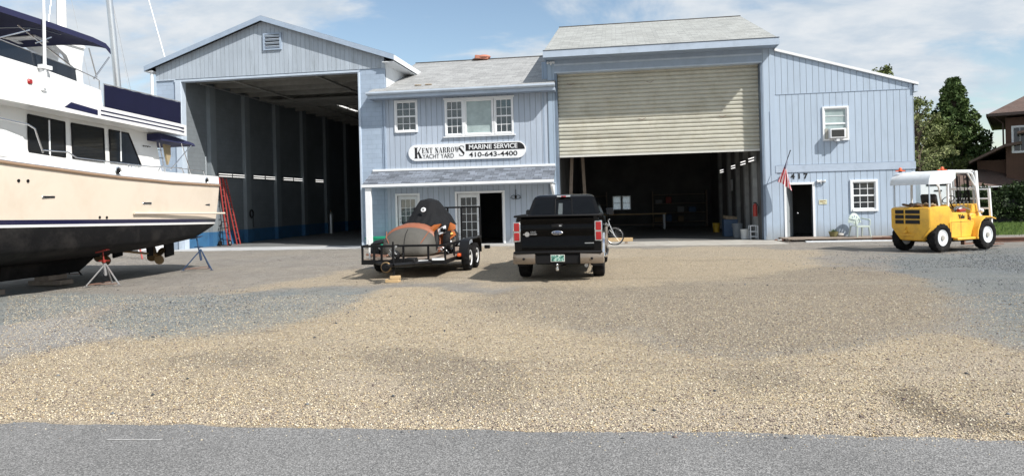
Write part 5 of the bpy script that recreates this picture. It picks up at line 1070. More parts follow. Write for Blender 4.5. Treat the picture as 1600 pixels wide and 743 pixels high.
# wheels, arches, underside
for s in (1, -1):
    for y in (1.15, 4.82): wheel(tk, (s*.86, y, .395), .395, .27, .235, 'alum', s, lugs=18, holes=6)
    for y in (1.15, 4.82):
        b = MB(); pts = []
        for k_ in range(13): a = PI*k_/12; pts.append((y+math.cos(a)*.47, .50+math.sin(a)*.47))
        b.loft([[(s*(HW-.02), p[0], p[1]), (s*(HW+.035), p[0], p[1]), (s*(HW+.035), y+(p[0]-y)*1.12, .5+(p[1]-.5)*1.12), (s*(HW-.02), y+(p[0]-y)*1.14, .5+(p[1]-.5)*1.14)] for p in pts]); bmesh.ops.recalc_face_normals(b.bm, faces=b.bm.faces)
        b.build('wheel_arch', M['chrome'] if y < 2 else M['tan'], tk)
        b = MB(); b.prism([(y+math.cos(PI*k_/12)*.46, .45+math.sin(PI*k_/12)*.50) for k_ in range(13)]+[(y-.46, .3), (y+.46, .3)], 'x', min(s*(HW-.3), s*(HW+.004)), max(s*(HW-.3), s*(HW+.004))); b.build('wheel_well', M['dark'], tk)
    b = MB(); b.box(min(s*.72, s*.97), max(s*.72, s*.97), .56, .58, .30, .62); b.build('mud_flap', M['blackm'], tk)
    b = MB(); b.tube([(s*1.0, 1.9, .46), (s*1.02, 2.1, .40), (s*1.02, 4.1, .40), (s*1.0, 4.3, .46)], .04, 8); b.build('side_step', M['stain'], tk)
    b = MB(); b.cbox((s*1.10, 4.05, 1.45), (.22, .12, .20), None, 0, .035); b.box(min(s*.93, s*1.02), max(s*.93, s*1.02), 4.02, 4.1, 1.38, 1.42); o = b.build('door_mirror', M['body'], tk); b = MB(); b.cbox((s*1.10, 3.986, 1.45), (.17, .01, .15)); q = b.build('mirror_glass', M['glasst'], None); q.parent = o
    b = MB(); b.box(min(s*(HW-.002), s*(HW+.006)), max(s*(HW-.002), s*(HW+.006)), 1.92, 4.3, .62, .70); b.build('side_trim', M['tan'], tk)
    for y in (2.5, 3.5): b = MB(); b.tube([(s*(HW+.0), y, 1.15), (s*(HW+.03), y+.05, 1.15), (s*(HW+.0), y+.2, 1.15)], .014, 6); b.build('door_handle', M['chrome'], tk)
b = MB(); b.box(-.5, .5, .3, 5.6, .36, .52); b.tube([(-.75, 1.15, .395), (.75, 1.15, .395)], .06, 10); b.ell((0, 1.15, .395), (.32, .34, .32), 12); b.build('chassis', M['dark'], tk)
b = MB(); b.tube([(.62, .16, .35), (.60, 1.8, .42)], .04, 10); b.tube([(.62, .14, .35), (.62, .2, .352)], .044, 10, 1); b.build('tailpipe', M['steel'], tk)
b = MB(); b.box(-.62, .62, 5.86, 5.93, .62, 1.05, bev=.02); b.build('grille', M['chrome'], tk)
for s in (1, -1):
    b = MB(); b.box(min(s*.64, s*.9), max(s*.64, s*.9), 5.72, 5.9, .72, 1.05, bev=.02); b.build('headlight', M['chrome'], tk)

# ------------------------------------------------------------------ tandem trailer, drawbar towards the road
tr = thing('utility_trailer', 'black tandem axle open trailer with rail and rear ramp, drawbar on a wood block', 'trailer', (-5.2, 16.45, 0))
DZ = .47; TW = 1.04; TL = 4.35
b = MB(); b.box(-TW, TW, 0, TL, DZ-.03, DZ); dk = b.build('deck', M['wood'], tr)
b = MB()
for x in (-TW-.0, TW-.06): b.box(x, x+.06, 0, TL, DZ-.13, DZ-.031)
b.box(-TW+.06, TW-.06, -.001, .07, DZ-.13, DZ-.031); b.box(-TW+.06, TW-.06, TL-.07, TL, DZ-.13, DZ-.031)
for k_ in range(1, 7): b.box(-TW+.06, TW-.06, k_*.6, k_*.6+.05, DZ-.10, DZ-.031)
b.build('frame', M['black'], tr)
# rail all around the front and sides
zr = .80
b = MB(); b.box(-TW-.02, TW+.02, -.05, .0, zr-.04, zr+.01); b.box(-TW-.02, -TW+.03, .0, TL-.1, zr-.04, zr+.01); b.box(TW-.03, TW+.02, .0, TL-.1, zr-.04, zr+.01); b.build('top_rail', M['black'], tr)
b = MB(); b.box(-TW-.02, TW+.02, -.05, -.002, DZ-.13, DZ-.02); b.build('front_rail', M['black'], tr)
for x, y in [(-TW+.005, -.025), (-TW+.30, -.025), (-.55, -.025), (.0, -.025), (.62, -.025), (TW-.005, -.025)]+[(s*(TW-.005), y) for s in (1, -1) for y in (.9, 2.6, 4.2)]:
    b = MB(); b.box(x-.022, x+.022, y-.022, y+.022, DZ-.02, zr-.041); b.build('rail_post', M['black'], tr)
# drawbar with jack, coupler, spare winch
b = MB(); b.tube([(-.75, .05, .38), (-.05, -.95, .40)], .045, 4); b.tube([(.75, .05, .38), (.05, -.95, .40)], .045, 4); b.box(-.05, .05, -1.25, -.85, .36, .44, bev=.01); b.build('drawbar', M['black'], tr)
b = MB(); b.tube([(0, -.80, .15), (0, -.80, .86)], .032, 10); b.tube([(0, -.80, .86), (.0, -.80, .93)], .02, 8); b.tube([(0, -.8, .84), (.14, -.83, .86)], .012, 6); b.lathe([(.10, .075), (.115, .075), (.12, .02)], (0, -.80, 0), 'z', 14); b.build('jack', M['blackm'], tr)
b = MB(); b.lathe([(0, .11), (.02, .125), (.03, .10), (.04, .05), (.07, .04)], (-.12, -1.0, .36), 'y', 20); b.lathe([(-.01, .10), (.03, .095)], (-.12, -1.0, .36), 'y', 16, 1); b.build('brass_hub_cover', [M['bronze'], M['black']], tr)
b = MB(); b.ell((.0, -.62, .60), (.22, .22, .24), 12); b.box(-.10, .12, -.70, -.52, .44, .52); b.tube([(.1, -.62, .6), (.22, -.7, .66), (.2, -.74, .56)], .012, 6); b.build('winch', M['blackm'], tr)
b = MB()
for k_ in range(9): a = rng.random(3); b.tube([(.02+a[0]*.1, -.75, .55+a[1]*.3), (-.12+a[2]*.16, -.80, .62+a[0]*.2), (-.06+a[1]*.1, -.76, .5+a[2]*.2)], .009, 5)
b.build('chain', M['steel'], tr)
b = MB(); b.box(.16, .42, -.50, -.22, .34, .52, bev=.02); b.build('battery_box', M['blackm'], tr)
for x0, x1, z in ((.38, .62, .37), ): b = MB(); b.box(x0, x1, -.08, -.052, z, z+.07); b.build('white_decal', M['white'], tr)
b = MB(); b.box(.72, 1.02, -.075, -.051, .43, .48); b.build('reflector_strip', M['white'], tr)
for s in (1, -1):
    b = MB()
    pts = [(1.25, .42), (1.28, .60), (1.42, .78), (1.62, .84), (2.75, .84), (2.95, .78), (3.08, .60), (3.1, .42)]
    b.loft([[(s*(TW+.03), p[0], p[1]), (s*(TW+.27), p[0], p[1]), (s*(TW+.27), p[0], p[1]-.02), (s*(TW+.03), p[0], p[1]-.02)] for p in pts], smooth=False); bmesh.ops.recalc_face_normals(b.bm, faces=b.bm.faces); b.build('fender', M['black'], tr)
    for y in (1.72, 2.58): wheel(tr, (s*(TW+.155), y, .345), .345, .21, .20, 'white', s, holes=6, lugs=16)
    b = MB(); b.box(min(s*(TW+.02), s*(TW+.1)), max(s*(TW+.02), s*(TW+.1)), 1.10, 1.24, .42, .50, bev=.01); b.build('marker_light', M['amber'], tr)
    b = MB(); b.box(min(s*(TW-.1), s*(TW+.1)), max(s*(TW-.1), s*(TW+.0)), TL-.02, TL+.06, .40, .52, bev=.01); b.build('tail_light', M['redl'], tr)
for y in (1.72, 2.58): b = MB(); b.tube([(-TW-.1, y, .32), (TW+.1, y, .32)], .035, 8); b.build('axle', M['black'], tr)
b = MB(); b.box(-.92, -.89, .1, .13, DZ, .93); b.box(-.93, -.88, .09, .14, .80, .96, bev=.01); b.build('white_marker', M['white'], tr)
t_ = thing('rusty_ramp', 'rusty red folded bracket lying at the front left of the trailer deck', 'bracket', (-6.0, 16.75, DZ)); b = MB(); b.cbox((0, 0, .07), (.5, .08, .05), (0, .1, .1)); b.cbox((.1, .1, .05), (.4, .06, .04), (0, -.1, -.4)); b.build('bracket_bar', M['rust'], t_)
# rear ramp gate standing up
b = MB(); GY = TL+.03; zt_ = 1.68
b.box(-TW, TW, GY, GY+.05, zt_-.05, zt_); b.box(-TW, TW, GY, GY+.05, DZ, DZ+.05)
for x in (-TW, -.55, 0, .42, TW-.05): b.box(x, x+.05, GY+.001, GY+.049, DZ+.05, zt_-.05)
b.build('ramp_gate', M['black'], tr)
b = MB()
for k_ in range(7): b.box(-TW+.05, TW-.05, GY+.015, GY+.035, DZ+.12+k_*.045, DZ+.13+k_*.045)
b.build('gate_mesh', M['black'], tr)
b = MB(); b.box(TW+.10, TW+.26, TL+.0, TL+.12, .40, .50, bev=.01); b.build('rear_bracket', M['black'], tr)
# block under the jack
bk = thing('wood_block', 'short new lumber block under the foot of the trailer jack', 'wood block', (-5.2, 15.62, 0))
b = MB(); b.box(-.17, .15, -.09, .09, 0, .075, 0, .006); b.build('lower_block', M['lumber'], bk); b = MB(); b.cbox((.05, -.01, .115), (.24, .13, .07), (0, 0, .2), 0, .006); b.build('upper_block', M['lumber'], bk)

# ------------------------------------------------------------------ covered sport vehicle on the trailer
sv = thing('sport_vehicle', 'orange sport vehicle with grey nose cloth and black cover strapped on the trailer', 'sport vehicle', (-5.35, 16.95, DZ))
# nose: broad dome with copper rim, facing the road; local y 0 = nose tip
b = MB(); secs = []
NX = 9
def nose(y, w_, z0_, z1_):
    return [(w_*math.cos(a)*(1-.08*abs(math.sin(a))), y-.10*math.sin(a)*0, z0_+(z1_-z0_)*(max(0, math.sin(a))**.55)) for a in np.linspace(PI, 0, 17)]+[(w_*.9, y, z0_-.05), (-w_*.9, y, z0_-.05)]
for y, w_, z0_, z1_ in ((.0, .42, .10, .20), (.04, .52, .08, .38), (.16, .62, .07, .55), (.36, .69, .07, .67), (.60, .73, .08, .73)): secs.append(nose(y, w_, z0_, z1_))
b.loft(secs, smooth=True); gd = b.build('nose_cloth', M['greyc'], sv, smooth=50)
b = MB(); b.tube([(0, -.005, .12), (0, .035, .385), (0, .155, .555), (0, .36, .675)], .007, 5); b.tube([(-.56, .36, .63), (-.50, .16, .48), (-.36, .03, .25)], .012, 5, 1); b.tube([(.56, .36, .63), (.50, .16, .48), (.36, .03, .25)], .012, 5, 1); q = b.build('cloth_seam', [M['blackm'], M['copper']], None); q.parent = gd
b = MB(); b.loft([nose(y, w_, z0_, z1_) for y, w_, z0_, z1_ in ((.55, .71, .08, .72), (.60, .75, .08, .78), (.75, .77, .10, .81), (1.0, .76, .12, .83), (1.35, .74, .14, .86))], smooth=True); b.build('bonnet', M['copper'], sv, smooth=50)
# lower front valance
b = MB(); b.box(-.55, .5, .1, .5, .0, .12, bev=.03); b.build('valance', M['greyc'], sv)
# right fairing: angular orange panels
def slab3(mb, pts, th=.04):
    n0 = len(mb.bm.faces); f = mb.bm.faces.new([mb.bm.verts.new(p) for p in pts]); r = bmesh.ops.solidify(mb.bm, geom=[f], thickness=th)
def facet(name, pts, mat, dep=.10, tilt=.35):
    b = MB(); A = [b.bm.verts.new((x, y+tilt*(z-.4), z)) for x, y, z in pts]; B = [b.bm.verts.new((x*.98+.01, y+dep+tilt*(z-.4), z-.02)) for x, y, z in pts]; n = len(A)
    fs = [b.bm.faces.new(A), b.bm.faces.new(B[::-1])]+[b.bm.faces.new([A[i], B[i], B[(i+1) % n], A[(i+1) % n]]) for i in range(n)]
    c = sum((v.co for v in A), Vector())/n; r_ = bmesh.ops.poke(b.bm, faces=[fs[0]]); r_['verts'][0].co += Vector((0, -.045, .01))
    bmesh.ops.recalc_face_normals(b.bm, faces=b.bm.faces); return b.build(name, mat, sv)
for nm, pts, mt in (
    ('side_fairing', [(0.47, 0.6, 0.69), (0.59, 0.6, 0.77), (0.78, 0.6, 0.79), (0.67, 0.6, 0.66), (0.5, 0.6, 0.51)], 'orange'),
    ('wheel_arch', [(0.67, 0.55, 0.66), (0.73, 0.55, 0.53), (0.76, 0.55, 0.33), (0.7, 0.55, 0.1), (0.64, 0.55, 0.1), (0.68, 0.55, 0.33), (0.61, 0.55, 0.56)], 'blackm'),
    ('headlight_panel', [(0.69, 0.65, 0.65), (0.88, 0.65, 0.75), (0.89, 0.65, 0.58), (0.72, 0.65, 0.51)], 'whited'),
    ('headlight_lens', [(0.765, 0.60, 0.68), (0.84, 0.60, 0.70), (0.84, 0.60, 0.61), (0.775, 0.60, 0.59)], 'blackm'),
    ('side_fairing', [(0.66, 0.9, 0.51), (0.92, 0.9, 0.59), (1.07, 0.9, 0.59), (1.12, 0.9, 0.49), (0.94, 0.9, 0.36), (0.77, 0.9, 0.26), (0.67, 0.9, 0.31)], 'orange'),
    ('side_fairing', [(0.8, 1.15, 0.61), (0.89, 1.15, 0.81), (1.03, 1.15, 0.74), (1.04, 1.15, 0.63), (0.92, 1.15, 0.58)], 'orange'),
    ('air_vent', [(0.76, 1.05, 0.74), (0.88, 1.05, 0.77), (0.84, 1.05, 0.62), (0.77, 1.05, 0.59)], 'blackm'),
    ('lower_fairing', [(0.66, 0.8, 0.28), (0.8, 0.8, 0.25), (0.93, 0.8, 0.34), (0.98, 0.8, 0.28), (0.76, 0.8, 0.13), (0.66, 0.8, 0.15)], 'copper'),
    ('wheel_arch', [(1.0, 1.25, 0.62), (1.07, 1.25, 0.55), (1.12, 1.25, 0.35), (1.08, 1.25, 0.18), (1.01, 1.25, 0.18), (1.05, 1.25, 0.38), (0.97, 1.25, 0.49)], 'blackm'),
    ('fairing_ridge', [(0.86, 0.83, 0.51), (1.03, 0.83, 0.56), (1.06, 0.83, 0.52), (0.89, 0.83, 0.43)], 'yellow'),
    ('lower_panel', [(0.77, 1.05, 0.23), (0.94, 1.05, 0.33), (1.08, 1.05, 0.4), (1.07, 1.05, 0.19), (0.83, 1.05, 0.13)], 'greyc')):
    facet(nm, pts, M[mt])
for s, x_ in ((1, .90), (-1, -.62)):
    wheel(sv, (x_, 1.0, .30), .30, .2, .21, 'alum', s, holes=5)
    b = MB(); b.tube([(s*.3, .9, .3), (x_, .98, .3)], .03, 6); b.tube([(s*.35, .62, .22), (x_-.1*s, .70, .12)], .022, 6); b.tube([(s*.45, .55, .12), (x_, .6, .26)], .016, 6); b.tube([(s*.55, .52, .06), (s*.85, .56, .20), (x_+.1*s, .60, .05)], .014, 6); b.build('suspension_arm', M['steel'], sv)
b = MB(); b.box(-.60, .62, .6, 2.7, .08, .5, bev=.06); b.box(-.5, .6, 1.4, 2.9, .45, .8, bev=.08); b.build('body_tub', M['orange'], sv)
wheel(sv, (0, 2.95, .33), .33, .26, .22, 'blackm', 1)
b = MB(); slab3(b, [(.86, .50, .66), (.93, .60, .68), (.94, .62, .58), (.87, .51, .57)], .035); b.build('headlight_lens', M['blackm'], sv)
# black cover: draped mesh over the cockpit
b = MB(); nx, ny = 40, 34; V = []
cx_ = .18
for j in range(ny+1):
    row = []
    for i in range(nx+1):
        u = i/nx*2-1; v = j/ny*2-1; x = cx_+u*.62; y = 1.85+v*.98
        e = (abs(u)**3+abs(v)**3)**(1/3); top = 1.46-.33*max(0, -v)**1.4-.12*abs(u)**1.2-.10*max(0, v)
        z = .78+(top-.78)*max(0, 1-max(0, (e-.36)/.64)**1.25)
        z += .035*noise.noise(Vector((x*5, y*4, 1)))+.03*math.sin(9*u+4*v)*e+.015*math.sin(21*u-7*v)*e
        k_ = 1+.03*math.sin(14*math.atan2(v, u))*e
        row.append(b.bm.verts.new((cx_+u*.62*k_*(1-.10*max(0, 1-e)), y, z-.10*max(0, e-.9)*3)))
    V.append(row)
for j in range(ny):
    for i in range(nx):
        u = (i+.5)/nx*2-1; v = (j+.5)/ny*2-1
        if (abs(u)**2.6+abs(v)**2.6) < 1.15: b.bm.faces.new([V[j][i], V[j][i+1], V[j+1][i+1], V[j+1][i]]).smooth = True
bmesh.ops.delete(b.bm, geom=[v for v in b.bm.verts if not v.link_faces], context='VERTS')
cv = b.build('cover', M['cloth'], sv, smooth=60)
b = MB(); b.lathe([(0, .068), (-.012, .064), (-.014, .045), (-.0145, .0)], (.20, .0, 0), 'y', 20); b.tube([(.20+math.cos(a)*.032, -.017, math.sin(a)*.032) for a in np.linspace(.8, 5.6, 9)], .009, 5, 1); b.tube([(.20, -.017, 0), (.225, -.017, -.01)], .009, 5, 1)
bmesh.ops.rotate(b.bm, verts=b.bm.verts, matrix=Matrix.Rotation(R(-28), 3, 'X')); q = b.build('round_badge', [M['white'], M['blackm']], None); q.parent = cv; q.location = (0.02, 1.075, 1.16)
# ------------------------------------------------------------------ things on and by the facade
# sign board
sg = thing('sign_board', 'long white rounded sign with black lettering below the upper office windows', 'sign', (-6.33, F-.07, 3.96))
sw, sh = 2.53, .345
pts = []
for cx2, a0 in ((sw-sh, -90), (-(sw-sh), 90)):
    for k in range(17): a = R(a0+k*180/16); pts.append((cx2+math.cos(a)*sh, math.sin(a)*sh))
b = MB(); b.prism(pts, 'y', 0, .06); b.build('board', M['white'], sg)
b = MB(); q = []
for k in range(17):
    a = R(-90+k*180/16); x = sw-sh+math.cos(a)*(sh-.045); z = math.sin(a)*(sh-.045)
    if z > .01: q.append((x, z))
q = [(-.03, .01), (sw-.045, .01)]+q+[(-.03, sh-.045)]
b.prism(q, 'y', -.006, -.001); b.build('black_panel', M['print'], sg)
text('lettering', 'MARINE SERVICE', .27, (-6.33+1.14, F-.082, 3.96+.152), (PI/2, 0, 0), M['white'], sg, depth=.003, bold=.004, fit=2.06)
text('lettering', '410-643-4400', .27, (-6.33+1.14, F-.076, 3.96-.165), (PI/2, 0, 0), M['print'], sg, depth=.003, bold=.004, fit=2.06)
text('lettering', 'YACHT YARD', .27, (-6.33-1.22, F-.076, 3.96-.175), (PI/2, 0, 0), M['print'], sg, depth=.003, bold=.0, fit=1.36)
# fat-face capitals cut as strokes: thick stems, hairlines, slab serifs
def fat(name, word, x0, zb, h, adv, gap=.02):
    b = MB(); T = .19; H = .05
    def Q(pts, x, w): b.prism([(x+p[0]*w, zb+p[1]*h) for p in pts], 'y', -.006, -.001)
    def rect(x, w, a, c, d, e): Q([(a, d), (c, d), (c, e), (a, e)], x, w)
    def ring(x, w, a0, a1, cx, cz, rx, rz, th, tv):
        n = 14
        for i in range(n):
            p = []
            for a, o in ((lerp(a0, a1, i/n), 0), (lerp(a0, a1, (i+1)/n), 0), (lerp(a0, a1, (i+1)/n), 1), (lerp(a0, a1, i/n), 1)):
                ra, rb = (rx, rz) if not o else (rx-th*1, rz-tv)
                p.append((cx+ra*math.cos(R(a)), cz+rb*math.sin(R(a))))
            Q(p, x, w)
    x = x0
    for ch in word:
        w = adv*(1.25 if ch in 'W' else .45 if ch == ' ' else .9 if ch in 'ET' else 1)
        if ch == 'K':
            rect(x, w, .08, .38, 0, 1); rect(x, w, 0, .46, 0, H); rect(x, w, 0, .46, 1-H, 1); Q([(.38, .42), (.82, 1), (.92, 1), (.44, .36)], x, w); Q([(.44, .55), (.60, .66), (1.0, 0), (.68, 0)], x, w); rect(x, w, .62, 1.04, 0, H)
        elif ch == 'E':
            rect(x, w, .1, .42, 0, 1); rect(x, w, 0, .9, 0, H); rect(x, w, 0, .9, 1-H, 1); rect(x, w, .4, .7, .48, .53); Q([(.9, 0), (.9, .3), (.82, .05)], x, w); Q([(.9, 1), (.9, .7), (.82, .95)], x, w); rect(x, w, .68, .72, .38, .64)
        elif ch == 'N':
            rect(x, w, .12, .18, 0, 1); rect(x, w, .82, .88, 0, 1); Q([(.1, 1), (.42, 1), (.88, 0), (.6, 0)], x, w); rect(x, w, 0, .3, 0, H); rect(x, w, .7, 1, 1-H, 1)
        elif ch == 'T':
            rect(x, w, .35, .65, 0, 1); rect(x, w, 0, 1, 1-H, 1); rect(x, w, .22, .78, 0, H); Q([(0, 1), (.08, .95), (0, .7)], x, w); Q([(1, 1), (.92, .95), (1, .7)], x, w)
        elif ch == 'A':
            Q([(.10, 0), (.16, 0), (.5, 1), (.44, 1)], x, w); Q([(.40, 1), (.56, 1), (.95, 0), (.62, 0)], x, w); rect(x, w, .24, .66, .3, .34); rect(x, w, 0, .28, 0, H); rect(x, w, .55, 1.02, 0, H)
        elif ch == 'R':
            rect(x, w, .1, .4, 0, 1); rect(x, w, 0, .5, 0, H); rect(x, w, 0, .6, 1-H, 1); rect(x, w, .4, .6, .47, .52); ring(x, w, -90, 90, .55, .735, .35, .265, .25, .05); Q([(.55, .48), (.74, .48), (1.0, 0), (.72, 0)], x, w)
        elif ch == 'O':
            ring(x, w, 0, 360, .5, .5, .46, .5, .26, .05)
        elif ch == 'W':
            Q([(.02, 1), (.26, 1), (.42, 0), (.34, 0)], x, w); Q([(.36, 0), (.40, 0), (.56, 1), (.51, 1)], x, w); Q([(.42, 1), (.64, 1), (.76, 0), (.68, 0)], x, w); Q([(.70, 0), (.75, 0), (.97, 1), (.92, 1)], x, w); rect(x, w, 0, .32, 1-H, 1); rect(x, w, .8, 1.02, 1-H, 1)
        elif ch == 'S':
            ring(x, w, 40, 200, .5, .72, .42, .28, .13, .05); ring(x, w, -140, 20, .5, .28, .42, .28, .13, .05); Q([(.08, .72), (.3, .82), (.92, .34), (.72, .2)], x, w); Q([(.78, .9), (.86, 1), (.86, .68)], x, w); Q([(.14, .3), (.14, 0), (.22, .1)], x, w)
        x += w+gap
    return b.build(name, M['print'], sg)
fat('lettering', 'K', -2.27, -.235, .46, .34); fat('lettering', 'ENT NARROW', -1.93, -.03, .225, .155, .016); fat('lettering', 'S', -.36, -.20, .44, .30)

# twin flood lights
def flood(loc, label, grp='twin flood lights on the walls'):
    t = thing('flood_light', label, 'flood light', loc, 0, grp)
    b = MB(); b.lathe([(0, .06), (-.03, .055)], (0, 0, 0), 'y', 12); b.box(-.02, .02, -.05, -.02, -.1, .02); b.build('base', M['white'], t)
    for s in (1, -1):
        b = MB(); b.tube([(0, -.04, 0), (s*.07, -.07, .03)], .014, 6); b.lathe([(0, .02), (.03, .035), (.12, .06), (.13, .055)], (0, 0, 0), 'x', 14)
        bmesh.ops.rotate(b.bm, verts=[v for v in b.bm.verts][-56:], matrix=Matrix.Rotation(R(0), 3, 'Z'))
        for v in b.bm.verts: pass
        o = b.build('lamp', M['whited'], t); 
        if s < 0: o.scale = (-1, 1, 1)
        o.location = (s*.03, -.05, .0)
flood((-2.68, F-.03, 7.48), 'twin flood light high on the pier left of the roller door')
flood((7.80, F-.015, 2.28), 'twin flood light at the upper right corner of the 417 doorway')
# wrought iron wall ornament under the porch
t = thing('wall_lamp', 'black wrought iron wall ornament beside the office double door', 'wall ornament', (-4.28, F-.02, 2.0))
b = MB(); b.tube([(0, 0, .3), (0, -.02, -.14)], .012, 6); b.ell((0, -.06, -.02), (.1, .1, .14), 10)
for s in (1, -1):
    b.tube([(0, -.02, .0), (s*.09, -.02, .06), (s*.18, -.02, .02), (s*.22, -.02, -.06), (s*.16, -.02, -.08)], .012, 6); b.tube([(0, -.02, -.08), (s*.1, -.02, -.11), (s*.17, -.02, -.05)], .010, 6)
b.build('ironwork', M['black'], t)
# small notice plate right of the door
t = thing('notice_plate', 'small yellowed notice plate on the wall right of the 417 door', 'notice', (7.86, F-.02, 1.47))
b = MB(); b.box(-.15, .15, 0, .012, -.09, .09, bev=.004); b.build('plate', P('yellowed card', (.62, .62, .45), .6), t)
b = MB(); b.box(-.11, .10, -.003, -.001, .03, .06); b.box(-.11, .02, -.003, -.001, -.01, .01); b.box(-.02, .08, -.003, -.001, -.06, -.03); b.build('print', P('faded print', (.35, .26, .12), .6), t)
# house number, digits separate children of one row
t = thing('house_number', 'black house number 417 above the grey door', 'house number', (7.0, F-.02, 2.50))
for ch, x in (('4', -.24), ('1', 0), ('7', .24)): text('digit', ch, .28, (7.0+x, F-.012, 2.50), (PI/2, 0, 0), M['print'], t, depth=.006, bold=.012)
# window air conditioner
t = thing('air_conditioner', 'white window air conditioner in the upper right window, dark grille', 'air conditioner', (8.40, F-.33, 3.93))
b = MB(); b.box(-.29, .29, 0, .33, 0, .37, bev=.012); b.build('case', M['white'], t)
b = MB(); b.box(-.24, .22, -.008, -.001, .05, .32)
for k in range(8): b.box(-.235, .215, -.013, -.008, .065+k*.032, .073+k*.032)
b.build('grille', P('dark grille', (.05, .052, .05), .6), t)
b = MB(); b.box(-.06, .06, .03, .30, -.12, -.02); b.build('bracket', M['whited'], t)
mpf = P('pleated filler', (.4, .4, .36), .7)
for x0, x1 in ((-.41, -.295), (.295, .41)): b = MB(); b.box(x0, x1, .27, .30, .0, .4); b.build('side_filler', mpf, t)
b = MB(); 
# flag on its pole
fl = thing('flag', 'striped flag hanging from an angled pole left of the 417 door', 'flag', (6.30, F-.03, 2.45))
tip = Vector((.20, -.80, 1.02))
b = MB(); b.tube([(0, 0, 0), tip], .016, 8); b.ell(tip, (.05, .05, .06), 8); b.build('pole', M['black'], fl)
b = MB(); b.box(-.04, .04, -.03, .03, -.06, .06); b.build('bracket', M['steel'], fl)
mfl, ntfl, bfl = newmat('flag cloth'); tcc = N(ntfl, 'ShaderNodeUVMap'); suv = N(ntfl, 'ShaderNodeSeparateXYZ'); L(ntfl, tcc.outputs[0], suv.inputs[0])
m1 = N(ntfl, 'ShaderNodeMath', operation='MULTIPLY', i={1: 6.5}); L(ntfl, suv.outputs[1], m1.inputs[0]); f1 = N(ntfl, 'ShaderNodeMath', operation='FRACT'); L(ntfl, m1.outputs[0], f1.inputs[0]); g1_ = N(ntfl, 'ShaderNodeMath', operation='LESS_THAN', i={1: .5}); L(ntfl, f1.outputs[0], g1_.inputs[0])
cx1 = N(ntfl, 'ShaderNodeMix', data_type='RGBA'); cx1.inputs[6].default_value = (.78, .76, .76, 1); cx1.inputs[7].default_value = (.50, .02, .045, 1); L(ntfl, g1_.outputs[0], cx1.inputs[0])
ca = N(ntfl, 'ShaderNodeMath', operation='LESS_THAN', i={1: .40}); L(ntfl, suv.outputs[0], ca.inputs[0]); cb_ = N(ntfl, 'ShaderNodeMath', operation='GREATER_THAN', i={1: .46}); L(ntfl, suv.outputs[1], cb_.inputs[0]); cm_ = N(ntfl, 'ShaderNodeMath', operation='MULTIPLY'); L(ntfl, ca.outputs[0], cm_.inputs[0]); L(ntfl, cb_.outputs[0], cm_.inputs[1])
# star dots in the canton
vs_ = N(ntfl, 'ShaderNodeTexVoronoi', i={'Scale': 22, 'Randomness': 0}); L(ntfl, tcc.outputs[0], vs_.inputs['Vector']); vl = N(ntfl, 'ShaderNodeMath', operation='LESS_THAN', i={1: .26}); L(ntfl, vs_.outputs['Distance'], vl.inputs[0])
cn_ = N(ntfl, 'ShaderNodeMix', data_type='RGBA'); cn_.inputs[6].default_value = (.012, .018, .09, 1); cn_.inputs[7].default_value = (.7, .7, .75, 1); L(ntfl, vl.outputs[0], cn_.inputs[0])
cx2_ = N(ntfl, 'ShaderNodeMix', data_type='RGBA'); L(ntfl, cm_.outputs[0], cx2_.inputs[0]); L(ntfl, cx1.outputs[2], cx2_.inputs[6]); L(ntfl, cn_.outputs[2], cx2_.inputs[7]); L(ntfl, cx2_.outputs[2], bfl.inputs['Base Color']); bfl.inputs['Roughness'].default_value = .8
# cloth: hoist along the pole from the tip down, fly hanging straight down in folds
b = MB(); uvl = b.bm.loops.layers.uv.new('UVMap'); nu, nv = 34, 22; V = []
for j in range(nv+1):
    v = j/nv; hoist = tip*(.44+.34*v); row = []       # v = 1 towards the tip
    bot = Vector((.32, -.46, -.52)).lerp(Vector((-.24, -.56, -.12)), v)
    for i in range(nu+1):
        u = i/nu; p = hoist.lerp(bot, u)+Vector((.012*math.sin(v*13), .075*math.sin(v*15+2*u)*min(1, u*1.7)-.02, -.02*math.sin(v*15)*u))
        row.append((b.bm.verts.new(p), (u, v)))
    V.append(row)
for j in range(nv):
    for i in range(nu):
        q = [V[j][i], V[j][i+1], V[j+1][i+1], V[j+1][i]]; f = b.bm.faces.new([a[0] for a in q]); f.smooth = True
        for lp, a in zip(f.loops, q): lp[uvl].uv = a[1]
b.build('cloth', mfl, fl, smooth=80)

for k, (pts, lab) in enumerate((([(5.72, F-.03, .2), (5.72, F-.03, 2.1), (5.95, F-.03, 2.62), (5.95, F-.03, 5.1)], 'thin cable running up the blue wall beside the roller door'), ([(-9.99, F-.02, .2), (-9.99, F-.02, 6.2)], 'thin conduit on the painted block pier between hangar and office'))):
    o = thing('wall_cable', lab, 'cable', (pts[0][0], F, 0)); b = MB(); b.tube(pts, .012, 5); b.build('cable', M['soffit'], o, True)
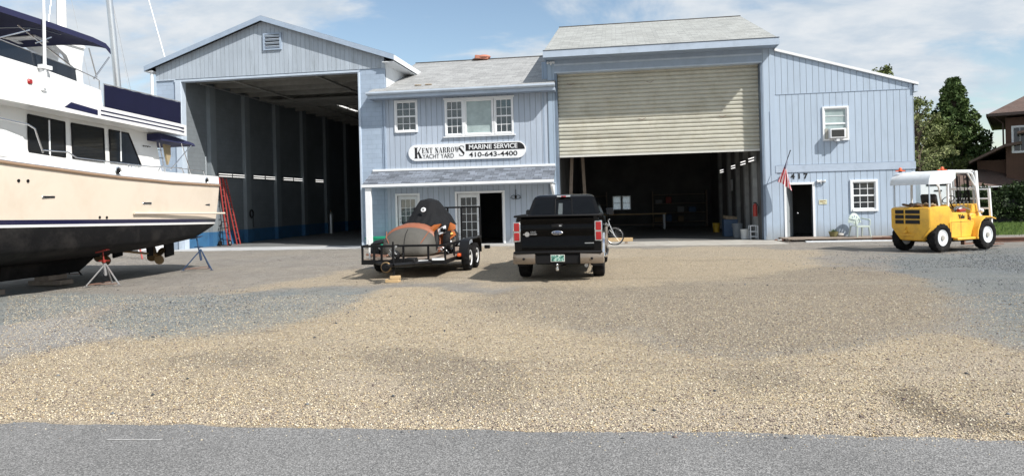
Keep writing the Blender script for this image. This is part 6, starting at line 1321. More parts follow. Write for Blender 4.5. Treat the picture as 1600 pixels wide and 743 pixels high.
# deck of old planks, chair, pot
dk_ = thing('plank_deck', 'low deck of weathered planks along the wall below the 417 door', 'plank deck', (8.1, F-.6, 0))
for k in range(5):
    b = MB(); y = -.62+k*.235; b.box(-1.95+rng.random()*.12, 1.95+rng.random()*.15, y, y+.215, .085, .125, 0, .006); b.build('plank', M['wood'], dk_)
b = MB()
for x in (-1.8, -.9, 0, .9, 1.8): b.box(x-.05, x+.05, -.55, .5, .0, .083)
b.build('joist', M['wood'], dk_)
b = MB(); b.box(-1.3, 2.3, -.98, -.80, .0, .05, 0, .005); tag(b.build('loose_board', M['whited'], None, loc=(0, 0, 0)), 'long pale board lying on the ground in front of the plank deck', 'board'); bpy.data.objects['loose_board'].location = (8.1, F-.65, 0)
for k in range(7):
    b = MB(); r_ = .06+rng.random()*.05; b.ell((0, 0, 0), (r_*2.2, r_*1.6, r_*1.4), 8)
    for v in b.bm.verts: v.co += Vector((rng.random()-.5, rng.random()-.5, rng.random()-.5))*.03
    o = b.build('rock', M['concrete'] if k % 2 else M['rust']); o.location = (5.95+k*.09+rng.random()*.05, F-.35-rng.random()*.4, r_*.5)
    tag(o, 'small rough rubble rock at the left end of the plank deck', 'rock', 'rubble rocks at the end of the plank deck')
def monobloc(loc, rz):
    t = thing('plastic_chair', 'pale green plastic garden armchair standing on the plank deck', 'chair', loc, rz)
    b = MB(); b.box(-.23, .23, -.23, .22, .40, .425, bev=.01); b.box(-.25, .25, -.25, -.23, .36, .43, bev=.008); b.build('seat', M['plast'], t)
    # fan shaped back with slots
    def bp(a, r): return (math.sin(a)*r*.27, .22+.10*r+.05*math.cos(a)*r, .44+math.cos(a)*r*.46)
    b = MB(); n = 24; A = [R(-78+156*i/n) for i in range(n+1)]
    def band(r0, r1, sel=lambda i: True):
        for i in range(n):
            if sel(i):
                b.poly([bp(A[i], r0), bp(A[i+1], r0), bp(A[i+1], r1), bp(A[i], r1)])
    band(.80, 1.0); band(.52, .60); band(.25, .34)
    band(.6, .8, lambda i: i % 4 in (1, 2)); band(.34, .52, lambda i: i % 4 in (0, 3)); band(.02, .25, lambda i: i % 3 != 1)
    bmesh.ops.remove_doubles(b.bm, verts=b.bm.verts, dist=.001); bmesh.ops.solidify(b.bm, geom=b.bm.faces[:], thickness=.018); b.build('backrest', M['plast'], t)
    for s in (1, -1):
        b = MB(); b.tube([(s*.25, .30, .70), (s*.30, .10, .66), (s*.31, -.14, .645), (s*.285, -.22, .62), (s*.27, -.235, .42)], [.024, .028, .03, .026, .024], 8); b.build('armrest', M['plast'], t)
        for y0, y1 in ((-.22, -.27), (.21, .30)):
            b = MB(); b.tube([(s*.225, y0, .42), (s*.27, y1, .0)], [.032, .024], 6); b.build('leg', M['plast'], t)
    return t
monobloc((9.0, F-.62, .125), R(14))
t = thing('flower_pot', 'short terracotta coloured trough with plants on the plank deck', 'plant pot', (8.12, F-.38, .125))
b = MB(); b.lathe([(0, .12), (.02, .13), (.17, .17), (.20, .185), (.20, .16), (.17, .15)], (0, 0, 0), 'z', 20); b.build('pot', P('mossy clay', (.22, .20, .09), .8, var=.3), t)
b = MB()
for k in range(80):
    a, r_ = rng.random()*6.28, rng.random()*.16; p = Vector((math.cos(a)*r_, math.sin(a)*r_, .17)); d_ = Vector((rng.random()-.5, rng.random()-.5, .7+rng.random()))*.09
    s_ = Vector((rng.random()-.5, rng.random()-.5, 0)).normalized()*.012; b.poly([p-s_, p+s_, p+d_])
b.build('foliage', M['plant'], t)
t = thing('stone', 'grey rounded stone beside the flower pot on the plank deck', 'stone', (8.38, F-.38, .125))
b = MB(); b.ell((0, 0, .07), (.26, .2, .15), 12); b.build('stone', M['concrete'], t)
# steel channels on the ground right of the deck
for k, (x, y, l, rz) in enumerate(((10.9, 27.9, 2.6, .02), (10.6, 27.55, 2.9, -.03), (13.2, 26.3, 2.6, .10))):
    o = thing('steel_beam', ['rusty steel beam lying along the base of the wing wall, rear one', 'rusty steel beam lying in front of the other one by the wing wall', 'rusty steel beam on the ground right of the yellow forklift'][k], 'steel beam', (x, y, 0), rz)
    b = MB(); b.box(-l/2, l/2, -.08, .08, .0, .02); b.box(-l/2, l/2, -.01, .01, .02, .13); b.box(-l/2, l/2, -.08, .08, .13, .15); b.build('beam', M['rust'], o)
# green bin left of the porch post
t = thing('green_bin', 'low green plastic bin behind the porch post', 'bin', (-9.9, 28.55, .05))
b = MB(); b.loft([[(x, y, z) for x, y in ((-w_, -d_), (w_, -d_), (w_, d_), (-w_, d_))] for w_, d_, z in ((.62, .25, 0), (.68, .29, .34), (.70, .31, .34), (.70, .31, .38), (.66, .27, .38), (.60, .22, .05))], smooth=False); b.build('tub', M['green'], t)
b = MB(); b.box(-.66, .66, -.27, .27, .381, .41, bev=.01); b.build('lid', M['green'], t)
# roof lump
t = thing('roof_brick', 'small weathered clay cap lying on the office roof ridge', 'clay cap', (-6.75, 35.7, 9.14))
b = MB(); b.ell((0, 0, .12), (.75, .5, .26), 12); b.cbox((-.1, 0, .1), (.7, .4, .2), (0, .1, .1), 0, .03); b.build('cap', M['terra'], t); b = MB(); b.ell((-.35, -.1, .03), (.5, .3, .1), 8); b.build('rubble', M['rust'], t)

# ladders and dolly inside the hangar door
def ladder(name, label, p0, p1, w_, n, group=None, sec=None):
    t = thing(name, label, 'ladder', p0, 0, group); a = Vector((0, 0, 0)); c = Vector(p1)-Vector(p0); side = Vector(sec or (0, 1, 0)).normalized()*w_/2
    for s in (1, -1): b = MB(); b.tube([a+side*s, c+side*s*.82], .038, 4); b.build('rail', M['redf'], t)
    for k in range(1, n): q = a+c*(k/n); b = MB(); b.tube([q+side, q-side], .018, 6); b.build('rung', M['alum'], t)
    return t
ladder('step_ladder', 'red fibreglass ladder leaning on the hangar wall, nearer of the two', (-18.8, 31.75, .02), (-19.0, 31.45, 3.3), .30, 11, 'red ladders against the hangar wall')
ladder('step_ladder', 'red fibreglass ladder leaning on the hangar wall, farther of the two', (-18.72, 32.45, .02), (-18.98, 31.75, 3.25), .30, 11, 'red ladders against the hangar wall')
ladder('step_ladder', 'red ladder leaning far behind the yacht propellers', (-17.6, 24.0, 0), (-18.3, 24.3, 1.9), .4, 7)
t = thing('hand_truck', 'dark two wheeled hand truck standing by the hangar doorway', 'hand truck', (-18.75, 31.2, .02))
b = MB(); b.tube([(-.2, 0, .15), (-.2, .05, 1.0), (-.12, .06, 1.15), (.12, .06, 1.15), (.2, .05, 1.0), (.2, 0, .15)], .018, 6)
for z in (.3, .6, .85): b.tube([(-.2, .02, z), (.2, .02, z)], .014, 6)
b.build('frame', M['black'], t); b = MB(); b.box(-.22, .22, -.2, .02, .03, .045); b.build('toe_plate', M['black'], t)
for s in (1, -1): wheel(t, (s*.25, .08, .13), .13, .07, .06, 'steel', s)
t = thing('gas_cylinder', 'grey gas cylinder standing deep in the hangar by the wall', 'gas cylinder', (-18.6, 43.5, .02))
b = MB(); b.lathe([(0, .15), (1.2, .15), (1.35, .11), (1.42, .05)], (0, 0, 0), 'z', 16); b.build('tank', M['steel'], t); b = MB(); b.lathe([(1.421, .04), (1.52, .04)], (0, 0, 0), 'z', 8); b.build('valve', M['bronze'], t)
t = thing('white_cabinet', 'white cabinet standing behind the yacht stern by the hangar corner', 'cabinet', (-20.1, 27.9, 0))
b = MB(); b.box(-.55, .45, -.25, .25, 0, 1.5, bev=.01); b.build('case', M['white'], t); b = MB(); b.box(-.02, .0, -.262, -.252, .1, 1.4); b.build('door_gap', M['blackm'], t)

t = thing('machine_bench', 'dim olive machine bench deep in the hangar near the right wall', 'bench', (-15.6, 48, .02)); b = MB(); b.box(-1.6, 1.6, -.5, .5, .7, .8); b.box(-1.5, -1.3, -.4, .4, 0, .699); b.box(1.3, 1.5, -.4, .4, 0, .699); b.build('table', P('olive paint', (.22, .2, .08), .7), t); b = MB(); b.box(-1.1, -.3, -.3, .3, .801, 1.5, bev=.04); b.box(.1, .5, -.2, .2, .801, 1.9, bev=.03); b.tube([(.3, 0, 1.9), (.3, -.3, 2.1)], .06, 8); b.build('machine', P('olive machine', (.25, .22, .09), .6), t)
t = thing('yellow_cabinet', 'dim yellow steel cabinet deep in the hangar', 'cabinet', (-13.4, 49, .02)); b = MB(); b.box(-.6, .6, -.3, .3, 0, 1.8, bev=.02); b.build('case', P('dull yellow', (.4, .3, .05), .6), t); b = MB(); b.box(-.01, .01, -.31, -.301, .1, 1.7); b.build('door_gap', M['blackm'], t)
t = thing('air_hose', 'coiled dark hose hanging on the second hangar pilaster', 'hose', (-19.1, 34.35, 1.5)); b = MB(); b.tube([(.06, math.cos(a)*.16, math.sin(a)*.2) for a in np.linspace(0, 2*PI, 21)[:-1]], .035, 6, closed=True); b.tube([(.06, .14, -.1), (.06, .16, -.7)], .015, 5); b.build('coil', M['blackm'], t)
# inside the service garage: bench, shelves, drums, extinguisher, buckets
def shelf(loc, w_, n, label):
    t = thing('shelf_rack', label, 'shelves', loc)
    for x in (0, w_): b = MB(); b.box(x-.03, x+.03, 0, .5, 0, 2.2); b.build('upright', M['wood'], t)
    for k in range(n): b = MB(); b.box(.03, w_-.03, 0, .5, .3+k*.55, .33+k*.55); b.build('shelf', M['wood'], t)
    return t
shelf((2.0, 43.8, .02), 3.2, 4, 'dim storage shelves at the back right of the service garage'); shelf((-2.3, 43.8, .02), 1.5, 4, 'dim storage shelves at the back left of the service garage')
boxc = [P('carton', (.22, .16, .1), .8), P('grey tub', (.2, .21, .22), .6), P('blue crate', (.05, .1, .2), .6), P('dull red case', (.25, .04, .03), .6)]
kk = 0
for x in (2.2, 2.8, 3.5, 4.2, -2.1, -1.5):
    for z in (.35, .90, 1.45):
        if rng.random() < .8:
            w_, h_ = .3+rng.random()*.25, .2+rng.random()*.22; b = MB(); b.box(-w_/2, w_/2, -.18, .18, 0, h_, bev=.01); o = b.build('storage_box', boxc[kk % 4]); o.location = (x+.15, 44.05, z+.005)
            tag(o, 'dim storage box on the shelves at the back of the service garage', 'box', 'boxes on the garage shelves'); kk += 1
t = thing('work_bench', 'long dim work bench along the back of the service garage', 'work bench', (.8, 41.5, .02))
b = MB(); b.box(-1.8, 1.8, -.4, .4, .84, .9); b.build('bench_top', M['lumber'], t)
for x in (-1.7, 1.7): b = MB(); b.box(x-.05, x+.05, -.35, .35, 0, .838); b.build('leg', M['whited'], t)
b = MB(); b.box(-1.64, 1.64, -.3, .3, .25, .28); b.build('bench_shelf', M['wood'], t)
def bucket(loc, c, label, r_=.15, h_=.36):
    t = thing('bucket', label, 'bucket', loc); b = MB(); b.lathe([(0, r_*.86), (h_*.9, r_*.98), (h_*.9, r_*1.06), (h_, r_*1.06), (h_, r_*.95), (.02, r_*.8)], (0, 0, 0), 'z', 18); b.build('pail', P('pail %s' % label[:8], c, .5), t)
    b = MB(); b.tube([(math.cos(a)*r_*1.08, 0, h_*.85-math.sin(a)*r_*.7) for a in np.linspace(0, PI, 9)], .005, 5); b.build('bail', M['steel'], t)
bucket((5.05, 30.1, .02), (.62, .63, .62), 'white plastic bucket just inside the right side of the garage door', .17, .40); bucket((4.75, 36.4, .02), (.6, .38, .03), 'yellow bucket deep inside the garage near the right wall', .18, .45); bucket((4.95, 31.2, .02), (.18, .2, .22), 'grey bucket behind the white bucket inside the garage', .22, .6)
t = thing('blue_box', 'blue storage box with clutter beside the grey bucket in the garage', 'storage box', (4.8, 32.3, .02)); b = MB(); b.box(-.3, .3, -.3, .3, 0, .75, bev=.02); b.build('case', P('dull blue', (.05, .09, .16), .6), t); b = MB(); b.cbox((0, 0, .83), (.5, .4, .12), (.1, .1, .2)); b.build('folded_sheet', M['rope'], t)
t = thing('fire_extinguisher', 'red fire extinguisher hanging on the right side wall of the garage door', 'fire extinguisher', (5.42, F+.62, .95))
b = MB(); b.lathe([(0, .085), (.02, .09), (.42, .09), (.5, .05), (.52, .03)], (0, 0, 0), 'z', 16); b.build('cylinder', M['red'], t); b = MB(); b.box(-.06, .05, -.02, .02, .53, .57); b.tube([(.05, 0, .54), (.12, -.03, .4), (.11, -.03, .1)], .014, 6); b.build('valve_and_hose', M['blackm'], t)
t = thing('wall_sheet', 'small pale notice sheet pinned on the right garage wall', 'notice', (5.42, 35.6, 2.3)); b = MB(); b.box(-.01, 0, -.3, .3, -.25, .3); b.build('sheet', M['whited'], t)
t = thing('drum_rack', 'small metal crate frame by the right jamb inside the garage door', 'crate', (5.35, F+.75, .02)); b = MB()
for x in (-.14, .14):
    for y in (-.2, .2): b.box(x-.015, x+.015, y-.015, y+.015, 0, .55)
for z in (.1, .3, .54): b.box(-.125, .125, -.214, -.186, z, z+.02); b.box(-.125, .125, .186, .214, z, z+.02)
b.build('frame', M['whited'], t)
for k, (y0, z_) in enumerate(((29.95, 3.26), (31.9, 3.22), (34.6, 3.17), (38.4, 3.12))):
    fluor((5.40, y0, z_), 'y', 'lit strip light on the right garage wall, %s from the door' % ['nearest', 'second', 'third', 'farthest'][k], 'strip lights on the right garage wall').rotation_euler = (0, 0, PI)
fluor((-.25, 40.5, 4.5), 'y', 'hanging garage strip light seen left under the roller door', 'strip lights hanging in the garage', hang=True); fluor((3.1, 40.5, 4.62), 'y', 'hanging garage strip light seen right under the roller door', 'strip lights hanging in the garage', hang=True)
for k, (x, rz) in enumerate(((-2.1, .05), (-1.55, -.04))):
    t = thing('timber_prop', 'tall old timber plank leaning inside the left side of the garage, %s one' % ['left', 'right'][k], 'timber', (x, 30.6+k, .02)); b = MB(); b.cbox((0, .2, 2.1), (.14, .06, 4.2), (R(-4), rz, 0), 0, .006); b.build('plank', M['wood'], t)
# bicycle, mostly behind the pickup
bc_ = thing('bicycle', 'bicycle parked in front of the garage opening behind the pickup', 'bicycle', (-.22, 27.55, .016))
def spoke_wheel(c, r_):
    b = MB(); b.tube([(c[0]+math.cos(a)*r_, c[1], c[2]+math.sin(a)*r_) for a in np.linspace(0, 2*PI, 41)[:-1]], .021, 8, closed=True); o = b.build('wheel', M['rubber'], bc_)
    b = MB(); b.tube([(c[0]+math.cos(a)*(r_-.03), c[1], c[2]+math.sin(a)*(r_-.03)) for a in np.linspace(0, 2*PI, 41)[:-1]], .010, 6, closed=True)
    for k in range(14): a = 2*PI*k/14; b.tube([(c[0], c[1]+.02*(-1)**k, c[2]), (c[0]+math.cos(a)*(r_-.03), c[1], c[2]+math.sin(a)*(r_-.03))], .0025, 4)
    b.lathe([(-.04, .02), (.04, .02)], c, 'y', 10); q = b.build('rim', M['alum'], None); q.parent = o
spoke_wheel((0, 0, .345), .335); spoke_wheel((-1.05, 0, .345), .335)
b = MB(); HT = (-.20, 0, .80); BB = (-.62, 0, .30); ST = (-.72, 0, .78)
for a, c in ((HT, BB), (HT, ST), (BB, ST), (BB, (-1.05, 0, .345)), (ST, (-1.05, 0, .345))): b.tube([a, c], .017, 8)
b.build('frame', M['steel'], bc_)
b = MB(); b.tube([(-.24, 0, .95), HT, (-.15, .0, .68)], .016, 6); b.tube([(-.15, -.05, .68), (0, -.05, .345)], .013, 6); b.tube([(-.15, .05, .68), (0, .05, .345)], .013, 6); b.build('fork', M['alum'], bc_)
b = MB(); b.tube([(-.18, -.28, 1.0), (-.24, -.12, .98), (-.22, 0, .97), (-.24, .12, .98), (-.18, .28, 1.0)], .014, 6); b.build('handlebar', M['alum'], bc_)
b = MB(); b.ell((-.75, 0, .86), (.26, .14, .06), 10); b.tube([(-.74, 0, .84), ST], .014, 6); b.build('saddle', M['blackm'], bc_)
t = thing('lumber_beam', 'pale squared timber lying on the ground behind the bicycle', 'timber', (-.55, 28.1, .016)); b = MB(); b.box(-1.2, 1.02, -.07, .07, .10, .24, bev=.006); b.build('timber', M['lumber'], t); b = MB(); b.box(.7, .82, -.09, .09, 0, .098); b.box(-1.0, -.9, -.09, .09, 0, .098); b.build('packer', M['wood'], t)
# leaning radio whip behind the hangar
t = thing('whip_aerial', 'tall thin white aerial leaning behind the left hangar roof', 'aerial', (-23.9, 36, 0)); b = MB(); b.tube([(0, 0, 0), (-.4, 0, 8), (-2.6, 0, 16)], [.06, .045, .03], 8); b.build('aerial', M['white'], t)

# ------------------------------------------------------------------ yellow forklift
TH = R(35)
fk = thing('forklift', 'old yellow forklift with white overhead guard parked by the wing of the garage', 'forklift', (8.88, 22.65, 0), TH)
Y = M['yellow']
# counterweight: rear block, sloping below; local +x forward, +y left
b = MB()
def ring_(x, w0, z0, w1, z1, w2, z2): return [(x, -w0, z0), (x, -w1, z1), (x, -w2, z2), (x, w2, z2), (x, w1, z1), (x, w0, z0)]
b.loft([ring_(-.52, .30, .38, .57, .74, .57, 1.28), ring_(-.50, .31, .36, .60, .72, .60, 1.30), ring_(-.30, .33, .32, .62, .70, .62, 1.33), ring_(.0, .33, .42, .62, .80, .62, 1.34), ring_(.42, .33, .42, .61, .80, .61, 1.34)], smooth=False)
bmesh.ops.bevel(b.bm, geom=b.bm.edges[:], offset=.018, segments=2, affect='EDGES'); cw = b.build('counterweight', Y, fk, smooth=40)
b = MB()
for (y0, y1) in ((-.32, .12), (.18, .44)):   # louvre openings of the radiator
    for k in range(3): z = .84+k*.15; b.box(-.542, -.525, y0, y1, z, z+.108)
q = b.build('radiator_opening', M['dark'], None); q.parent = cw
b = MB(); b.lathe([(-.60, .035), (-.54, .05)], (0, .12, .60), 'x', 12); b.lathe([(-.58, .025), (-.54, .04)], (0, .13, .72), 'x', 12); b.box(-.60, -.54, -.02, .26, .50, .53); b.tube([(-.56, .1, .56), (-.58, -.08, .50), (-.56, -.15, .52)], .012, 6); q = b.build('tow_pin', Y, None); q.parent = cw
# engine cover and side body
b = MB(); b.prism([(.30, .62), (.30, 1.30), (.46, 1.30), (.56, 1.15), (1.30, 1.12), (1.30, .62)], 'y', -.60, .60, bev=.02); b.build('engine_cover', Y, fk, smooth=40)
b = MB(); b.prism([(.40, .40), (.36, .86), (.55, .90), (1.55, .90), (1.62, .40)], 'y', -.63, .63, bev=.015); b.build('side_panel', Y, fk, smooth=40)
b = MB(); b.box(.55, 1.66, -.75, -.60, .33, .40, bev=.01); b.box(.55, 1.66, .60, .75, .33, .40, bev=.01); b.build('side_step', Y, fk)
# front fenders
for s in (1, -1):
    b = MB(); pts = [(1.42, .36), (1.46, .62), (1.60, .88), (1.82, 1.0), (2.10, 1.0), (2.36, .93)]
    b.loft([[(p[0], s*.50, p[1]), (p[0], s*.80, p[1]), (p[0]+.03, s*.80, p[1]-.035), (p[0]+.03, s*.50, p[1]-.035)] for p in pts], smooth=False); bmesh.ops.recalc_face_normals(b.bm, faces=b.bm.faces)
    b.prism([(1.44, .40), (1.46, .62), (1.60, .87), (1.80, .985), (2.2, .985), (2.1, .4)], 'y', min(s*.48, s*.52), max(s*.48, s*.52)); b.build('front_fender', Y, fk, smooth=40)
b = MB(); b.box(1.60, 2.10, -.50, .50, .35, 1.10, bev=.03); b.prism([(1.62, 1.09), (1.70, 1.34), (1.95, 1.38), (2.12, 1.10)], 'y', -.50, .50, bev=.02); b.build('cowl', Y, fk, smooth=40)
b = MB(); b.ell((1.98, -.60, 1.16), (.14, .14, .14), 12); b.tube([(1.98, -.60, 1.05), (1.98, -.60, .98)], .02, 6); b.build('head_lamp', M['whited'], fk)
b = MB()
for s in (1, -1):
    ya = s*.632; b.box(.43, .438, min(ya, ya+.004*s), max(ya, ya+.004*s), .43, .88); b.box(.9, .908, min(ya, ya+.004*s), max(ya, ya+.004*s), .42, .89); b.box(.42, 1.5, min(ya, ya+.004*s), max(ya, ya+.004*s), .855, .862)
b.build('panel_seam', P('seam dirt', (.12, .06, .02), .8), fk)
b = MB()
for k in range(4): b.tube([(1.1+k*.05, -.35+k*.2, 1.14), (1.25, -.3+k*.2, 1.26+k*.02), (1.5, -.2+k*.15, 1.2), (1.95, -.15+k*.1, 1.42), (2.12, -.12+k*.08, 1.9-k*.1)], .013, 5)
b.build('hydraulic_hose', M['blackm'], fk)
text('maker_lettering', 'Yale', .17, (0, 0, 0), (PI/2, 0, 0), M['print'], None, depth=.003, bold=.004)
o = bpy.data.objects['maker_lettering']; o.parent = fk; o.location = (.98, -.615, 1.01)
b = MB(); b.box(1.35, 1.42, -.618, -.612, .85, 1.0); b.box(1.33, 1.6, -.58, -.2, .905, .92); b.build('foot_well', P('dark red brown', (.12, .03, .02), .7), fk)
# rags, seat, wheel, levers, fire bottle
b = MB()
for k in range(26):
    p = (-.42+rng.random()*.72, -.45+rng.random()*.9, 1.35+rng.random()*.05); b.ell(p, (.10+rng.random()*.16, .10+rng.random()*.16, .05+rng.random()*.05), 6, k % 2, (rng.random()*.6, rng.random()*.6, rng.random()*3))
b.build('pile_of_rags', [M['rope'], P('brown rags', (.16, .11, .08), .9)], fk)
b = MB(); b.box(.50, .95, -.26, .26, 1.16, 1.30, bev=.04); b.cbox((.42, 0, 1.50), (.12, .50, .40), (0, R(-12), 0), 0, .045); b.build('seat', M['seat'], fk, smooth=50)
b = MB(); c = Vector((1.35, .0, 1.52)); b.tube([c+Vector((math.cos(a)*.17*.8, math.sin(a)*.17, math.cos(a)*.17*.6)) for a in np.linspace(0, 2*PI, 25)[:-1]], .014, 6, closed=True); b.tube([c, (1.62, 0, 1.2)], .02, 6); b.build('steering_wheel', M['blackm'], fk)
b = MB()
for k in range(4): b.tube([(1.62+k*.03, -.1-k*.09, 1.15), (1.50+k*.03, -.14-k*.10, 1.42)], .010, 5); b.ell((1.50+k*.03, -.14-k*.10, 1.43), (.04, .04, .04), 6)
b.tube([(1.15, -.3, 1.2), (1.3, -.45, 1.35), (1.5, -.3, 1.3), (1.6, -.5, 1.2)], .014, 5); b.build('control_lever', M['steel'], fk)
b = MB(); b.lathe([(0, .05), (.30, .05), (.34, .02)], (1.0, -.50, 1.19), 'x', 12); b.build('fire_bottle', M['red'], fk)
b = MB(); b.ell((1.42, -.25, 1.22), (.3, .24, .18), 8); b.box(1.2, 1.5, -.42, -.1, 1.12, 1.16); b.build('hydraulic_block', M['steel'], fk)
# overhead guard
W_ = M['white']; zt2 = 2.34; gy = .56
for s in (1, -1):
    b = MB(); b.tube([(.42, s*gy, 1.28), (.43, s*gy, 1.9), (.46, s*gy, 2.16), (.56, s*gy, 2.30), (.72, s*gy, zt2), (1.45, s*gy, zt2), (1.62, s*gy, 2.28), (1.72, s*gy, 2.12), (1.80, s*gy, 1.8), (1.94, s*gy, 1.10)], .034, 8); b.build('guard_frame', W_, fk)
    for p_ in ([(.44, s*gy, 1.95), (.70, s*gy, zt2-.04)], [(1.40, s*gy, zt2-.04), (1.74, s*gy, 1.92)]): b = MB(); b.tube(p_, .026, 6); b.build('guard_brace', W_, fk)
    b = MB(); b.tube([(-.40, s*.54, 1.33), (-.40, s*.54, 2.10)], .022, 6); b.build('rear_post', P('pale blue grey tube', (.5, .56, .62), .5), fk)
b = MB(); 
# curved sheet roof, reaching back over the counterweight
pr = [(-.52, 1.98), (-.50, 2.10), (-.42, 2.22), (-.28, 2.30), (-.08, 2.34), (.45, 2.37), (.75, 2.375)]
b.loft([[(p[0], -.60, p[1]), (p[0], .60, p[1]), (p[0]-.0, .60, p[1]+.018), (p[0], -.60, p[1]+.018)] for p in pr], smooth=False); bmesh.ops.recalc_face_normals(b.bm, faces=b.bm.faces)
b.prism([(p[0], p[1]-.001) for p in pr]+[(.75, 2.16), (.5, 2.0), (-.3, 1.98)], 'y', -.606, -.596); b.prism([(p[0], p[1]-.001) for p in pr]+[(.75, 2.16), (.5, 2.0), (-.3, 1.98)], 'y', .596, .606)
b.build('roof_sheet', P('white sheet metal', (.70, .73, .76), .5, bump=.25, bs=5, dirt=(.40, .38, .34), dirt_amt=.5, ds=2.5), fk)
b = MB()
for k in range(7): x = .80+k*.11; b.tube([(x, -gy, zt2-.01), (x, gy, zt2-.01)], .014, 6)
b.box(.44, 1.62, -.58, -.54, zt2+.03, zt2+.06); b.box(.44, 1.62, .54, .58, zt2+.03, zt2+.06); b.build('guard_bars', W_, fk)
for x, y in ((-.28, .42), (1.0, -.05)):
    b = MB(); b.lathe([(0, .05), (.03, .05)], (x, y, 2.38), 'z', 10, 1); b.lathe([(.031, .055), (.10, .05), (.14, .02)], (x, y, 2.38), 'z', 12); b.cbox((x, y, 2.42), (.26, .05, .03), (0, 0, -TH)); b.build('beacon', [M['amber'], M['blackm']], fk)
n0_ = set(bpy.data.objects)
# mast: two channels with chains, cross heads; load backrest and forks
for s in (1, -1):
    b = MB(); b.cbox((2.24, s*.40, 1.30), (.10, .06, 2.16), (0, 0, 0), 0, .006); b.build('outer_mast', W_, fk)
    b = MB(); b.cbox((2.22, s*.30, 1.35), (.07, .04, 2.0), (0, 0, 0), 0, .004); b.build('inner_mast', M['steel'], fk)
    b = MB(); b.tube([(2.20, s*.16, .4), (2.20, s*.16, 2.25)], .035, 8); b.tube([(2.17, s*.07, .5), (2.17, s*.07, 2.25)], .014, 5); b.build('lift_cylinder', M['blackm'], fk)
b = MB()
for z in (.5, 1.85, 2.36): b.box(2.17, 2.21, -.36, .36, z-.04, z+.03)
b.build('mast_crosshead', W_, fk)
b = MB()
for s in (1, -1): b.box(2.42, 2.48, min(s*.60, s*.66), max(s*.60, s*.66), .28, 1.82)
for z in (.42, .9, 1.20, 1.50, 1.79): b.box(2.43, 2.47, -.60, .60, z-.02, z+.025)
b.build('load_backrest', W_, fk)
for s in (1, -1):
    b = MB(); b.prism([(2.50, .06), (3.55, .06), (3.55, .085), (2.56, .11), (2.56, .65), (2.50, .65)], 'y', min(s*.24, s*.36), max(s*.24, s*.36)); b.build('fork', M['rust'], fk)
b = MB(); b.box(.2, 2.1, -.40, .40, .26, .45); b.tube([(1.9, -.6, .42), (1.9, .6, .42)], .06, 8); b.tube([(0, -.5, .40), (0, .5, .40)], .05, 8); b.build('chassis', M['dark'], fk)
for o in [q for q in bpy.data.objects if q not in n0_ and (q.name.startswith(('outer_mast', 'inner_mast', 'lift_cyl', 'mast_cross', 'load_back')))]:
    o.data.transform(Matrix.Translation((2.2, 0, .4)) @ Matrix.Rotation(R(-4.5), 4, 'Y') @ Matrix.Translation((-2.2, 0, -.4)))
def fwheel(c, r_, w_, s, lugs=18):
    o = wheel(fk, c, r_, w_, r_*.55, 'whited', s, lugs=lugs, dish=.40, hub=.07, bolts=8, holes=5); o.rotation_euler = (0, 0, R(90)); return o
fwheel((0, -.55, .42), .42, .26, -1); fwheel((0, .55, .42), .42, .26, 1); fwheel((1.98, -.66, .44), .44, .28, -1); fwheel((1.98, .66, .44), .44, .28, 1)

# ------------------------------------------------------------------ background: trees, hedge, houses
def leafmat(name, c, c2):
    m, nt, b = newmat(name); g = N(nt, 'ShaderNodeNewGeometry'); n = N(nt, 'ShaderNodeTexNoise', i={'Scale': .9, 'Detail': 5}); L(nt, g.outputs['Position'], n.inputs['Vector'])
    mr = N(nt, 'ShaderNodeMapRange', i={1: .35, 2: .65}); L(nt, n.outputs[0], mr.inputs[0]); x = N(nt, 'ShaderNodeMix', data_type='RGBA'); L(nt, mr.outputs[0], x.inputs[0]); x.inputs[6].default_value = rgba(c); x.inputs[7].default_value = rgba(c2)
    h = N(nt, 'ShaderNodeHueSaturation'); oi = N(nt, 'ShaderNodeMapRange', i={1: 0, 2: 1, 3: .7, 4: 1.35}); L(nt, g.outputs['Random Per Island'], oi.inputs[0]); L(nt, oi.outputs[0], h.inputs['Value']); L(nt, x.outputs[2], h.inputs['Color'])
    L(nt, h.outputs[0], b.inputs['Base Color']); b.inputs['Roughness'].default_value = .65; b.inputs['Specular IOR Level'].default_value = .25
    return m
LM = dict(ever=leafmat('dark evergreen leaves', (.055, .095, .028), (.09, .135, .04)), light=leafmat('light loose leaves', (.15, .18, .065), (.21, .22, .10)), mid=leafmat('mid green leaves', (.085, .115, .03), (.12, .14, .045)), hedge=leafmat('hedge leaves', (.022, .04, .014), (.04, .065, .02)))
